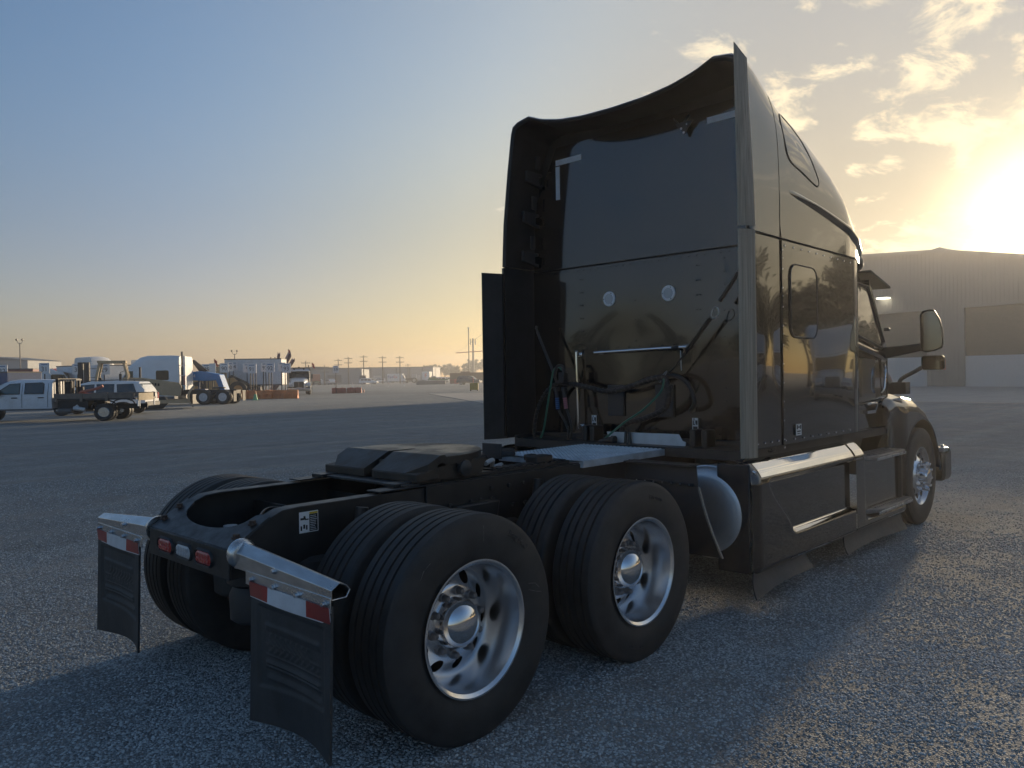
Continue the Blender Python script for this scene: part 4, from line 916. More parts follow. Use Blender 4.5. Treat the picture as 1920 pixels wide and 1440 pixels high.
# right tender: strap, ring, spring, chain
hose([(2.95, -0.97, 2.36), (2.95, -0.812, 2.157)], 0.016, 'hose', 'tender_strap', 1)
b = MB(); b.tube([(2.95, -0.78, 2.12), (2.95, -0.755, 2.10), (2.95, -0.74, 2.05), (2.95, -0.765, 2.03), (2.95, -0.80, 2.06), (2.95, -0.80, 2.10), (2.95, -0.78, 2.12)], 0.005, 8, 4); b.build('snap_ring', 'stainless', T)
b = MB(); p0 = Vector((2.95, -0.735, 2.035)); p1 = Vector((2.95, -0.50, 1.765)); d = p1-p0; x = d.normalized().cross(Vector((1, 0, 0))); H = []
for i in range(421):
    t = i/420; a = 2*pi*35*t; H.append(p0+d*t+0.015*(cos(a)*x+sin(a)*Vector((1, 0, 0))))
b.tube(H, 0.0035, 5, 1); b.build('tender_spring', 'steel', T); hose([p0, p1], 0.010, 'hose', 'spring_core', 1)
hose([(2.95, -0.50, 1.765), (2.95, -0.407, 1.661), (2.93, -0.313, 1.576)], 0.007, 'steel', 'tender_hook', 2)
b = MB(); b.tube([(2.9, -0.30, 1.56), (2.9, -0.33, 1.60), (2.9, -0.375, 1.64), (2.9, -0.36, 1.61), (2.9, -0.31, 1.55)], 0.004, 6, 3); b.build('cable_clip', 'stainless', T)
hose([(3.0, -0.44, 1.80), (3.0, -0.445, 1.64)], 0.004, 'galv', 'tie_wire', 1)
b = MB(); b.cyl((2.84, -0.01, 1.05), (2.84, -0.02, 1.16), 0.012, 10); b.cyl((2.84, -0.06, 1.05), (2.84, -0.05, 1.15), 0.014, 10); b.build('brass_fitting', 'steel_worn', T)
# ------------------------------------------------------------------ ground
def ground_mat():
    m = bpy.data.materials.new('compacted_gravel'); m.use_nodes = True; t = m.node_tree; n = t.nodes; l = t.links; p = _pb(m)
    c = n.new('ShaderNodeTexCoord').outputs['Object']
    def noise(s, d=5, r=0.6, v=c, dist=0.0):
        x = n.new('ShaderNodeTexNoise'); l.new(v, x.inputs['Vector']); x.inputs['Scale'].default_value = s
        x.inputs['Detail'].default_value = d; x.inputs['Roughness'].default_value = r; x.inputs['Distortion'].default_value = dist; return x.outputs['Fac']
    def rng(s, a, b, ta, tb):
        x = n.new('ShaderNodeMapRange'); l.new(s, x.inputs[0])
        for i, v in ((1, a), (2, b), (3, ta), (4, tb)): x.inputs[i].default_value = v
        return x.outputs[0]
    def mixc(f, a, b, mode='MIX'):
        x = n.new('ShaderNodeMix'); x.data_type = 'RGBA'; x.blend_type = mode
        for i, s in ((0, f), (6, a), (7, b)):
            if isinstance(s, float): x.inputs[i].default_value = s
            elif isinstance(s, tuple): x.inputs[i].default_value = (*s, 1)
            else: l.new(s, x.inputs[i])
        return x.outputs[2]
    vo = n.new('ShaderNodeTexVoronoi'); vo.inputs['Scale'].default_value = 75; l.new(c, vo.inputs['Vector'])
    sp = n.new('ShaderNodeSeparateColor'); l.new(vo.outputs['Color'], sp.inputs[0])
    stone = mixc(sp.outputs[0], (0.23, 0.255, 0.265), (0.47, 0.51, 0.525))
    stone = mixc(rng(sp.outputs[1], 0.93, 1.0, 0.0, 0.6), stone, (0.6, 0.59, 0.57))
    gap = rng(vo.outputs['Distance'], 0.25, 0.6, 1.0, 0.45); stone = mixc(1.0, stone, gap, 'MULTIPLY')
    d1 = noise(0.35, 6, 0.62, dist=0.6); mp = n.new('ShaderNodeMapping'); l.new(c, mp.inputs[0]); mp.inputs['Rotation'].default_value = (0, 0, 0.16); mp.inputs['Scale'].default_value = (0.25, 1.4, 1)
    d2 = noise(1.0, 7, 0.65, mp.outputs[0], 0.3)
    dsum = n.new('ShaderNodeMath'); dsum.operation = 'ADD'; l.new(d1, dsum.inputs[0]); l.new(d2, dsum.inputs[1])
    dm = rng(dsum.outputs[0], 0.97, 1.22, 0.0, 0.85)
    fine = noise(160, 3, 0.7); dust = mixc(fine, (0.20, 0.19, 0.175), (0.38, 0.36, 0.33))
    # dirt lies between stones
    dmx = n.new('ShaderNodeMath'); dmx.operation = 'MULTIPLY'; l.new(dm, dmx.inputs[0]); l.new(rng(noise(45, 4, 0.7), 0.35, 0.6, 0.25, 1.0), dmx.inputs[1])
    col = mixc(dmx.outputs[0], stone, dust)
    col = mixc(1.0, col, rng(noise(0.05, 4, 0.6), 0.3, 0.7, 0.82, 1.18), 'MULTIPLY')
    col = mixc(1.0, col, rng(noise(1.7, 5, 0.6), 0.3, 0.7, 0.86, 1.14), 'MULTIPLY')
    mp2 = n.new('ShaderNodeMapping'); l.new(c, mp2.inputs[0]); mp2.inputs['Rotation'].default_value = (0, 0, -0.42); mp2.inputs['Scale'].default_value = (0.035, 0.9, 1)
    trk = rng(noise(1.0, 4, 0.55, mp2.outputs[0], 0.4), 0.36, 0.64, 0.90, 1.10); col = mixc(1.0, col, trk, 'MULTIPLY')
    col = mixc(rng(noise(0.22, 5, 0.7, dist=1.0), 0.62, 0.74, 0.0, 0.35), col, (0.09, 0.092, 0.095))
    l.new(col, p.inputs['Base Color']); p.inputs['Roughness'].default_value = 0.82; p.inputs['Specular IOR Level'].default_value = 0.35
    bp = n.new('ShaderNodeBump'); bp.inputs['Strength'].default_value = 0.9; bp.inputs['Distance'].default_value = 0.012
    hh = n.new('ShaderNodeMath'); hh.operation = 'ADD'; l.new(rng(vo.outputs['Distance'], 0.0, 0.6, 1.0, 0.0), hh.inputs[0]); l.new(rng(noise(9, 5, 0.65), 0.0, 1.0, 0.0, 2.6), hh.inputs[1])
    l.new(hh.outputs[0], bp.inputs['Height']); l.new(bp.outputs[0], p.inputs['Normal'])
    return m
M['ground'] = ground_mat()
b = MB(); b.grid(lambda u, v: (lerp(-1500, 2500, u), lerp(-1500, 2500, v), 0), 4, 4); struct(b.build('ground', 'ground', None, smooth=False))
# loose crushed stone near the camera (geometry nodes: instanced pebbles)
M['stone'] = mat('crushed_stone', (0.36, 0.39, 0.40), 0.72, perobj=0.5, spec=0.4)
def pebble(seed):
    rnd = random.Random(seed); bm = bmesh.new(); bmesh.ops.create_icosphere(bm, subdivisions=1, radius=1.0)
    ax = [0.75+0.5*rnd.random(), 0.6+0.4*rnd.random(), 0.45+0.25*rnd.random()]
    for v in bm.verts:
        k = 0.78+0.4*rnd.random(); v.co = Vector((v.co.x*ax[0]*k, v.co.y*ax[1]*k, v.co.z*ax[2]*k))
    me = bpy.data.meshes.new('pebble'); bm.to_mesh(me); bm.free(); me.materials.append(M['stone']); return me
PEB = bpy.data.collections.new('pebble_shapes')
for i in range(4): PEB.objects.link(bpy.data.objects.new('pebble_shape', pebble(i)))
def gravel(r0, r1, density, smin, smax, seed, sink):
    b = MB(); n = 32; a0, a1 = YAW-radians(52), YAW+radians(46); v = []
    for i in range(n+1):
        a = lerp(a0, a1, i/n); v += [(CAM.x+r0*cos(a), CAM.y+r0*sin(a), 0.0), (CAM.x+r1*cos(a), CAM.y+r1*sin(a), 0.0)]
    b.add(v, [(2*i, 2*i+2, 2*i+3, 2*i+1) for i in range(n)]); o = b.build('loose_gravel', 'stone', None, smooth=False)
    ng = bpy.data.node_groups.new('gravel_scatter', 'GeometryNodeTree')
    ng.interface.new_socket('Geometry', in_out='INPUT', socket_type='NodeSocketGeometry'); ng.interface.new_socket('Geometry', in_out='OUTPUT', socket_type='NodeSocketGeometry')
    g = ng.nodes; l = ng.links; gi = g.new('NodeGroupInput'); go = g.new('NodeGroupOutput')
    pos = g.new('GeometryNodeInputPosition')
    def noise(s, d, r, vec, dist=0.0):
        x = g.new('ShaderNodeTexNoise'); l.new(vec, x.inputs['Vector']); x.inputs['Scale'].default_value = s; x.inputs['Detail'].default_value = d
        x.inputs['Roughness'].default_value = r; x.inputs['Distortion'].default_value = dist; return x.outputs[0]
    dp = g.new('GeometryNodeDistributePointsOnFaces'); dp.inputs['Density'].default_value = density; dp.inputs['Seed'].default_value = seed
    l.new(gi.outputs[0], dp.inputs['Mesh'])
    # thin the stones out where dust shows
    mp = g.new('ShaderNodeVectorRotate'); mp.rotation_type = 'Z_AXIS'; mp.inputs['Angle'].default_value = 0.16; l.new(pos.outputs[0], mp.inputs['Vector'])
    ml = g.new('ShaderNodeVectorMath'); ml.operation = 'MULTIPLY'; ml.inputs[1].default_value = (0.25, 1.4, 1); l.new(pos.outputs[0], ml.inputs[0])
    ad = g.new('ShaderNodeMath'); ad.operation = 'ADD'; l.new(noise(0.35, 6, 0.62, pos.outputs[0], 0.6), ad.inputs[0]); l.new(noise(1.0, 7, 0.65, mp.outputs[0], 0.3), ad.inputs[1])
    mr = g.new('ShaderNodeMapRange'); l.new(ad.outputs[0], mr.inputs[0])
    for i, v_ in ((1, 0.95), (2, 1.15), (3, 1.0), (4, 0.22)): mr.inputs[i].default_value = v_
    rv = g.new('FunctionNodeRandomValue'); rv.data_type = 'FLOAT'; rv.inputs['Seed'].default_value = seed+9
    cmp_ = g.new('FunctionNodeCompare'); cmp_.data_type = 'FLOAT'; cmp_.operation = 'GREATER_THAN'; l.new(rv.outputs[1], cmp_.inputs[0]); l.new(mr.outputs[0], cmp_.inputs[1])
    dl = g.new('GeometryNodeDeleteGeometry'); dl.domain = 'POINT'; l.new(dp.outputs['Points'], dl.inputs[0]); l.new(cmp_.outputs[0], dl.inputs['Selection'])
    ci = g.new('GeometryNodeCollectionInfo'); ci.inputs['Collection'].default_value = PEB; ci.inputs['Separate Children'].default_value = True
    ip = g.new('GeometryNodeInstanceOnPoints'); ip.inputs['Pick Instance'].default_value = True
    l.new(dl.outputs[0], ip.inputs['Points']); l.new(ci.outputs[0], ip.inputs['Instance'])
    rr = g.new('FunctionNodeRandomValue'); rr.data_type = 'FLOAT_VECTOR'; rr.inputs['Min'].default_value = (-0.5, -0.5, 0); rr.inputs['Max'].default_value = (0.5, 0.5, 6.28); rr.inputs['Seed'].default_value = seed+1
    l.new(rr.outputs[0], ip.inputs['Rotation'])
    rs = g.new('FunctionNodeRandomValue'); rs.data_type = 'FLOAT'; rs.inputs[2].default_value = smin; rs.inputs[3].default_value = smax; rs.inputs['Seed'].default_value = seed+2
    l.new(rs.outputs[1], ip.inputs['Scale'])
    l.new(ip.outputs[0], go.inputs[0])
    md = o.modifiers.new('scatter', 'NODES'); md.node_group = ng
    o['label'] = 'loose crushed grey stone scattered on the yard'; return stuff(o)
gravel(2.6, 5.2, 8000, 0.004, 0.0095, 1, 0); gravel(5.2, 9.0, 3200, 0.005, 0.010, 2, 0); gravel(9.0, 15.0, 600, 0.006, 0.012, 3, 0)
# dry twig on the gravel, lower right
b = MB(); b.tube([(0.95, -4.55, 0.012), (1.10, -4.52, 0.02), (1.25, -4.56, 0.012), (1.38, -4.66, 0.015)], 0.003, 6); b.tube([(1.10, -4.52, 0.02), (1.15, -4.44, 0.014)], 0.002, 6, 1)
tag(b.build('dry_twig', mat('dry_stem', (0.16, 0.12, 0.08), 0.8), None), 'thin dry twig lying on the gravel at the lower right', 'twig')

# ------------------------------------------------------------------ the yard: u metres to the right, v metres away along the rows
ER = Vector((sin(YAW), -cos(YAW), 0)); EF = Vector((cos(YAW), sin(YAW), 0))
def yard(u, v, z=0.0): p = CAM+ER*u+EF*v; return (p.x, p.y, z)
LEFT = YAW+pi/2      # heading of things parked facing left along the rows
AWAY = YAW
def col(name, c, rough=0.4, **k): M[name] = mat(name, c, rough, **k); return name
col('white_paint', (0.74, 0.76, 0.78), 0.3, coat=0.4, var=0.06, vscale=1.5, dirt=0.18, dirtcol=(0.36, 0.34, 0.30), dscale=1.1)
col('white_dusty', (0.68, 0.70, 0.72), 0.5, var=0.1, dirt=0.25, dirtcol=(0.33, 0.30, 0.26), dscale=1.2)
col('pickup_white', (0.72, 0.74, 0.78), 0.3, coat=0.4, var=0.05, vscale=1.2, dirt=0.45, dirtcol=(0.33, 0.31, 0.26), dscale=0.9, streak=0.12)
col('glass_dark', (0.012, 0.016, 0.017), 0.06, coat=0.6); col('glass_green', (0.05, 0.075, 0.07), 0.08, coat=0.6)
col('black_part', (0.012, 0.012, 0.013), 0.6); col('grey_part', (0.10, 0.10, 0.10), 0.6, var=0.2); col('bed_tan', (0.19, 0.155, 0.125), 0.7, var=0.3, dirt=0.4, dirtcol=(0.06, 0.05, 0.04))
col('tan_paint', (0.44, 0.36, 0.24), 0.6, var=0.15, dirt=0.35, dirtcol=(0.16, 0.12, 0.08)); col('dark_steel', (0.03, 0.03, 0.032), 0.5, var=0.3)
col('red_paint', (0.33, 0.035, 0.03), 0.45, var=0.15); col('red_dark', (0.16, 0.03, 0.035), 0.5, var=0.2); col('blue_paint', (0.03, 0.19, 0.50), 0.4, var=0.12, dirt=0.2); col('blue_dark', (0.03, 0.07, 0.17), 0.5, var=0.2)
col('teal_dark', (0.035, 0.055, 0.06), 0.45); col('loader_tan', (0.50, 0.31, 0.13), 0.5, var=0.15, dirt=0.4, dirtcol=(0.18, 0.13, 0.09)); col('wheel_orange', (0.50, 0.26, 0.09), 0.5, var=0.2)
col('barrier_orange', (0.68, 0.20, 0.05), 0.55, var=0.18, vscale=2, dirt=0.35, dirtcol=(0.34, 0.16, 0.09)); col('barrier_red', (0.42, 0.13, 0.09), 0.6, var=0.2, dirt=0.4, dirtcol=(0.3, 0.17, 0.13))
col('sign_white', (0.66, 0.68, 0.70), 0.5); col('sign_ink', (0.02, 0.022, 0.025), 0.5); col('sign_blue', (0.10, 0.20, 0.36), 0.5); col('post_black', (0.015, 0.015, 0.015), 0.6)
col('cone_green', (0.16, 0.45, 0.22), 0.5); col('cone_orange', (0.6, 0.2, 0.05), 0.5); col('flag_red', (0.42, 0.06, 0.035), 0.7); col('beam_purple', (0.20, 0.13, 0.20), 0.5)
col('pole_grey', (0.16, 0.15, 0.14), 0.6, metal=0.3); col('pole_wood', (0.12, 0.10, 0.085), 0.8); col('bldg_grey', (0.26, 0.28, 0.30), 0.6, var=0.08); col('bldg_dark', (0.10, 0.12, 0.15), 0.6)
col('fedex_purple', (0.10, 0.04, 0.22), 0.5); col('fedex_orange', (0.62, 0.13, 0.03), 0.5); col('green_paint', (0.03, 0.16, 0.07), 0.5); col('rust_brown', (0.075, 0.05, 0.042), 0.8, var=0.3); col('yellow_paint', (0.42, 0.30, 0.06), 0.6, var=0.15)
col('concrete', (0.33, 0.32, 0.30), 0.8, var=0.15, vscale=0.6, dirt=0.3, dirtcol=(0.22, 0.2, 0.18)); col('block_grey', (0.20, 0.20, 0.19), 0.8, var=0.2); col('navy_paint', (0.02, 0.028, 0.045), 0.25, coat=0.6)
col('grille_black', (0.02, 0.02, 0.02), 0.4); col('chrome_dull', (0.6, 0.6, 0.6), 0.2, metal=1.0); col('rim_white', (0.55, 0.56, 0.57), 0.5, var=0.1); col('amber', (0.5, 0.18, 0.02), 0.3)

# ---- simple vehicle wheels
def simple_wheel(R, w, rr, rimmat, tyremat='rubber'):
    t = MB().lathe([(-w/2+.02, rr), (-w/2, rr+(R-rr)*.35), (-w/2+.005, R-.05), (-w/2+.05, R), (w/2-.05, R), (w/2-.005, R-.05), (w/2, rr+(R-rr)*.35), (w/2-.02, rr)], 'y', 36, caps=False).mesh('tyre', True, 40); t.materials.append(M[tyremat])
    r = MB().lathe([(-w/2+.02, rr), (-w/2+.012, rr-.012), (-w/2+.03, rr-.03), (-w/2+.09, rr-.06), (-w/2+.11, rr*.62), (-w/2+.05, rr*.42), (-w/2+.03, rr*.36), (-w/2+.03, rr*.15), (-w/2-.01, rr*.12), (-w/2-.01, 0)], 'y', 30).mesh('rim', True, 40); r.materials.append(M[rimmat])
    h = MB()
    for k in range(8):
        a = 2*pi*k/8; h.lathe([(-w/2+.058, 0.0), (-w/2+.057, rr*.11)], 'y', 10, (rr*.70*cos(a), 0, rr*.70*sin(a)), caps=False)
    hm = h.mesh('hand_holes', False); hm.materials.append(M['void'])
    return t, r, hm
def put_wheel(ws, parent, loc, side=-1, name='wheel'):
    w = link(name, ws[1], parent, loc, (0, 0, 0 if side < 0 else pi)); link('tyre', ws[0], w); link('hand_holes', ws[2], w); return w
WT = simple_wheel(0.51, 0.28, 0.29, 'rim_white'); WA = simple_wheel(0.51, 0.28, 0.29, 'chrome_dull'); WP = simple_wheel(0.41, 0.26, 0.235, 'chrome_dull'); WC = simple_wheel(0.36, 0.24, 0.23, 'chrome_dull')
# ---- conventional sleeper tractor, facing +x, rear axle at x = 0
def make_tractor(name, label, paint, roof=3.45, sleeper=2.3, wheels=WT, stack=True, group=None, hoodlen=1.9, tank='chrome_dull'):
    t = thing(name, label, 'truck', group=group)
    xs0 = 2.95; xs1 = xs0+sleeper; xc = xs1+1.25; xh = xc+hoodlen; xf = xh-0.55
    b = MB(); b.box((-0.7, -0.43, 0.72), (xh-0.3, -0.35, 1.0)); b.box((-0.7, 0.35, 0.72), (xh-0.3, 0.43, 1.0)); b.box((-0.7, -0.43, 0.74), (-0.62, 0.43, 0.98)); b.build('frame', 'black_part', t)
    # sleeper + cab shell
    def sec(x, w, zt, zb): return [(x, -w, zb), (x, -w, zt-.35), (x, -w+.05, zt-.12), (x, -w+.2, zt), (x, w-.2, zt), (x, w-.05, zt-.12), (x, w, zt-.35), (x, w, zb)]
    b = MB(); ss = [sec(xs0, 1.16, roof-.06, 1.05), sec(xs0+.5, 1.2, roof, 1.05), sec(xs1-.55, 1.2, roof, 1.05), sec(xs1, 1.16, roof-.12, 1.05), sec(xs1+.45, 1.08, roof-.42, 1.05), sec(xs1+.85, 1.04, min(2.68, roof-.7), 1.05)]
    open_loft(b, ss); b.add(ss[0], [tuple(range(8))]); b.add(ss[-1], [tuple(range(8))]); SL = b.build('sleeper', paint, t, angle=40)
    b = MB(); sc_ = [sec(xs1, 1.07, 2.62, 1.0), sec(xc-.45, 1.06, 2.62, 1.0)]; open_loft(b, sc_)
    b.add([(xc-.45, -1.06, 1.0), (xc+.08, -1.05, 1.0), (xc+.08, -1.04, 1.78), (xc-.42, -.98, 2.56), (xc-.45, -.98, 2.56)], [(0, 1, 2, 3, 4)]); b.add([(xc-.45, 1.06, 1.0), (xc+.08, 1.05, 1.0), (xc+.08, 1.04, 1.78), (xc-.42, .98, 2.56), (xc-.45, .98, 2.56)], [(4, 3, 2, 1, 0)]); CBb = b.build('cab', paint, t, angle=40)
    b = MB(); b.grid(lambda u, v: (lerp(xc+.09, xc-.41, v)+.08*sin(pi*u), lerp(-1.0, 1.0, u), lerp(1.76, 2.52, v)), 10, 4); b.build('windscreen', 'glass_dark', CBb)
    for s in (-1, 1):
        b = MB(); b.prism([(xs1+.18, 1.75), (xc-.02, 1.70), (xc-.36, 2.36), (xs1+.18, 2.38)], 'y', s*1.055, s*1.078); b.build('door_window', 'glass_green', CBb, bevel=.01)
        b = MB(); b.prism([(p[0], p[1]) for p in rrect(xs0+.68, xs0+1.55, 1.72, 2.38, .10)], 'y', s*1.19, s*1.212); b.build('side_window', 'glass_dark', SL)
        b = MB(); b.prism([(p[0], p[1]) for p in rrect(xs0+.68, xs0+1.5, 1.15, 1.55, .06)], 'y', s*1.195, s*1.204); b.build('locker_door', paint, SL, bevel=.004)
        b = MB(); b.cyl((xs0+.3, s*.95, .62), (xs1+.6, s*.95, .62), .31, 28); b.build('fuel_tank', tank, t)
        b = MB(); b.box((xs1+.62, min(s*.75, s*1.15), .42), (xc+.05, max(s*.75, s*1.15), .98)); b.build('step_box', 'black_part', t, bevel=.02)
        b = MB(); b.tube([(xc-.1, s*1.05, 1.55), (xc-.05, s*1.35, 1.62), (xc-.05, s*1.35, 2.3), (xc-.2, s*1.05, 2.4)], .02, 6, 1); b.box((xc-.10, min(s*1.27, s*1.43), 1.72), (xc, max(s*1.27, s*1.43), 2.2)); b.build('door_mirror', 'black_part', t, bevel=.01)
    # hood, fenders, grille, bumper
    def hs_(x, w, zt): return [(x, -w, .85), (x, -w, zt-.25), (x, -w*.82, zt-.05), (x, -w*.5, zt), (x, w*.5, zt), (x, w*.82, zt-.05), (x, w, zt-.25), (x, w, .85)]
    b = MB(); hh = [hs_(xc, .95, 1.84), hs_(xc+hoodlen*.5, .82, 1.72), hs_(xh-.1, .62, 1.55), hs_(xh, .56, 1.46)]; open_loft(b, hh); b.add(hh[-1], [tuple(range(8))]); HDD = b.build('hood', paint, t, angle=50)
    b = MB(); b.box((xh-.02, -.5, .78), (xh+.04, .5, 1.38)); g = b.build('grille', 'grille_black', t, bevel=.02)
    b = MB(); b.box((xh+.04, -.02, .78), (xh+.07, .02, 1.42)); b.build('grille_bar', 'chrome_dull', g)
    for s in (-1, 1):
        b = MB()
        def fen(u, v):
            x = lerp(xf-.62, xf+.62, u); zt = 1.32-.42*sstep(.55, 1, u)-.15*sstep(.3, 0, u); za = .5+sqrt(max(0, .6**2-(x-xf)**2)); y = lerp(.70, 1.18, min(1, v*1.6)); z = lerp(zt, max(za, .5), max(0, (v-.6)/.4)); return (x, s*y, max(min(z, zt), za if v > .6 else z))
        b.grid(fen, 20, 12); b.build('fender', paint, HDD, angle=50)
        b = MB(); b.prism([(.62, .96), (1.08, .92), (1.12, 1.08), (.66, 1.12)], 'x', xh-.16, xh-.05) if s > 0 else b.prism([(-.62, .96), (-1.08, .92), (-1.12, 1.08), (-.66, 1.12)], 'x', xh-.16, xh-.05); b.build('headlight', 'clear_lens', t, bevel=.02)
    b = MB(); b.prism([(xh-.25, .38), (xh+.08, .38), (xh+.12, .45), (xh+.12, .70), (xh+.06, .74), (xh-.25, .74)], 'y', -1.18, 1.18); b.build('bumper', 'chrome_dull', t, bevel=.03)
    b = MB(); b.grid(lambda u, v: (lerp(xc-.5, xc-.08, v), lerp(-1.05, 1.05, u), lerp(2.62, 2.52, v)), 6, 2, thick=(0, 0, .02)); b.build('sun_visor', paint, t)
    if stack:
        for s in (1,):
            b = MB(); b.cyl((xs0-.16, s*.98, 1.0), (xs0-.16, s*.98, roof+.25), .065, 16); b.cyl((xs0-.16, s*.98, 1.1), (xs0-.16, s*.98, 2.6), .09, 16); b.build('exhaust_stack', 'steel_worn', t)
            b = MB(); b.box((xs0-.42, min(s*.95, s*1.15), 1.05), (xs0-.30, max(s*.95, s*1.15), roof-.05))
            for z in (1.3, 2.0, 2.7): b.box((xs0-.45, min(s*.94, s*1.16), z), (xs0-.02, max(s*.94, s*1.16), z+.04))
            b.build('side_extender', 'white_dusty', t)
    for ax in (0.0, 1.32):
        b = MB(); b.cyl((ax, -.9, .51), (ax, .9, .51), .09, 12); b.build('axle', 'black_part', t)
        for s in (-1, 1): put_wheel(wheels, t, (ax, s*1.07, .51), s); put_wheel(wheels, t, (ax, s*.74, .51), s, 'inner_wheel')
    for s in (-1, 1): put_wheel(wheels, t, (xf, s*1.04, .51), s, 'steer_wheel')
    b = MB(); b.lathe([(1.08, .46), (1.16, .46), (1.18, .42)], 'z', 28, (.66, 0, 0)); b.build('fifth_wheel', 'grease', t)
    for s in (-1, 1):
        b = MB(); b.box((-.78, min(s*.5, s*1.2), .85), (-.70, max(s*.5, s*1.2), .93)); b.box((-.76, min(s*.62, s*1.18), .2), (-.75, max(s*.62, s*1.18), .85)); b.build('mud_flap', 'black_part', t)
    return t
semi = make_tractor('truck_tractor', 'white mid-roof sleeper truck parked side-on behind the flatbed pickup', 'white_paint', 3.4, 2.7)
semi.location = yard(-19.75, 54.2); semi.rotation_euler.z = LEFT
# ------------------------------------------------------------------ workshop building ahead on the right
BA = Vector((80.0, 23.8, 0)); BB_ = Vector((77.6, 10.5, 0)); BD = (BB_-BA).normalized(); BN = Vector((BD.y, -BD.x, 0))
if BN.x > 0: BN = -BN
BR = math.atan2(BD.y, BD.x)
col('siding', (0.23, 0.215, 0.19), 0.55, var=0.06, vscale=0.4, streak=0.12); col('siding_white', (0.50, 0.50, 0.49), 0.5, var=0.05); col('door_dark', (0.12, 0.105, 0.085), 0.6, var=0.1); col('roof_metal', (0.22, 0.21, 0.19), 0.5)
bl = thing('workshop_building', 'large metal-clad workshop hall with white roll-up doors beyond the black truck', 'building', tuple(BA), BR)
# local x runs along the front to the right; +y is into the building when it is on the left of BD
INN = 1.0 if (Matrix.Rotation(BR, 3, 'Z') @ Vector((0, 1, 0))).dot(-BN) > 0 else -1.0
XL, XR, XPK, HP = -18.0, 46.0, 6.7, 12.9
def roof_z(x): return HP+0.07*(XPK-x) if x < XPK else HP-0.20*min(x-XPK, 9.0)-0.05*max(0, x-XPK-9.0)
DP = 30.0
def wallquad(b, x0, x1, z0, z1f, y=0.0):
    b.add([(x0, y, z0), (x1, y, z0), (x1, y, z1f(x1)), (x0, y, z1f(x0))], [(0, 1, 2, 3)])
doors = [(-4.0, 5.4), (8.55, 18.0), (23.0, 32.4)]
ZD = 7.3
b = MB(); xs_ = [XL]+[v for d in doors for v in d]+[XR]
for i in range(0, len(xs_), 2): wallquad(b, xs_[i], xs_[i+1], 0, lambda x: ZD)
for x0, x1 in ((XL, XPK), (XPK, XPK+9), (XPK+9, XR)): wallquad(b, x0, x1, ZD, roof_z)
b.add([(XR, 0, 0), (XR, INN*DP, 0), (XR, INN*DP, roof_z(XR)), (XR, 0, roof_z(XR))], [(0, 1, 2, 3)]); b.add([(XL, 0, 0), (XL, INN*DP, 0), (XL, INN*DP, roof_z(XL)), (XL, 0, roof_z(XL))], [(0, 1, 2, 3)])
bw = b.build('wall', 'siding', bl, smooth=False)
b = MB()
x = XL+0.15
while x < XR:
    if not any(d0 < x < d1 for d0, d1 in doors): b.box((x-0.03, min(0, -INN*0.025), 0), (x+0.03, max(0, -INN*0.025), roof_z(x)-0.05))
    else: b.box((x-0.03, min(0, -INN*0.025), ZD+0.1), (x+0.03, max(0, -INN*0.025), roof_z(x)-0.05))
    x += 0.36
stuff(b.build('siding_ribs', 'siding', bl, smooth=False))
b = MB()
for x0, x1 in ((XL-.4, XPK), (XPK, XPK+9), (XPK+9, XR+.4)): b.add([(x0, -INN*.5, roof_z(x0)+.02), (x1, -INN*.5, roof_z(x1)+.02), (x1, INN*DP, roof_z(x1)+.02), (x0, INN*DP, roof_z(x0)+.02)], [(0, 1, 2, 3)])
for x0, x1 in ((XL-.4, XPK), (XPK, XPK+9), (XPK+9, XR+.4)): b.add([(x0, -INN*.5, roof_z(x0)+.02), (x1, -INN*.5, roof_z(x1)+.02), (x1, -INN*.5, roof_z(x1)-.28), (x0, -INN*.5, roof_z(x0)-.28)], [(0, 1, 2, 3)])
b.build('roof', 'roof_metal', bl, smooth=False)
b = MB(); b.prism([(XPK-.9, HP+.05), (XPK, HP+.22), (XPK+.9, HP-.2)], 'y', -INN*.4, INN*DP); b.build('ridge_vent', 'roof_metal', bl, smooth=False)
for x0, x1 in doors:
    b = MB(); b.box((x0, min(INN*.3, INN*.36), 2.85), (x1, max(INN*.3, INN*.36), ZD)); dd = b.build('door_upper', 'door_dark', bl, smooth=False)
    for i in range(9):
        z0 = 2.85+0.494*i; b = MB(); b.box((x0+.02, min(INN*.24, INN*.30), z0+.02), (x1-.02, max(INN*.24, INN*.30), z0+.475)); b.build('slat', 'door_dark', dd, smooth=False)
    b = MB(); b.box((x0, min(INN*.2, INN*.26), 0), (x1, max(INN*.2, INN*.26), 2.85)); dl = b.build('roll_up_door', 'siding_white', bl, smooth=False)
    for i in range(13):
        b = MB(); b.box((x0+.02, min(INN*.14, INN*.20), .01+.218*i), (x1-.02, max(INN*.14, INN*.20), .21+.218*i)); b.build('slat', 'siding_white', dl, smooth=False)
    for xx in (x0, x1):
        b = MB(); b.box((xx-.12, min(-INN*.06, INN*.36), 0), (xx+.12, max(-INN*.06, INN*.36), ZD)); b.build('door_jamb', 'roof_metal', bl, smooth=False)
    b = MB(); b.box((x0-.12, min(-INN*.06, INN*.36), ZD), (x1+.12, max(-INN*.06, INN*.36), ZD+.2)); b.build('door_head', 'roof_metal', bl, smooth=False)
M['lamp_glow'] = mat('lit_wall_lamp', (0.9, 0.9, 0.8), 0.3, emit=(1.0, 0.95, 0.75, 6.0))
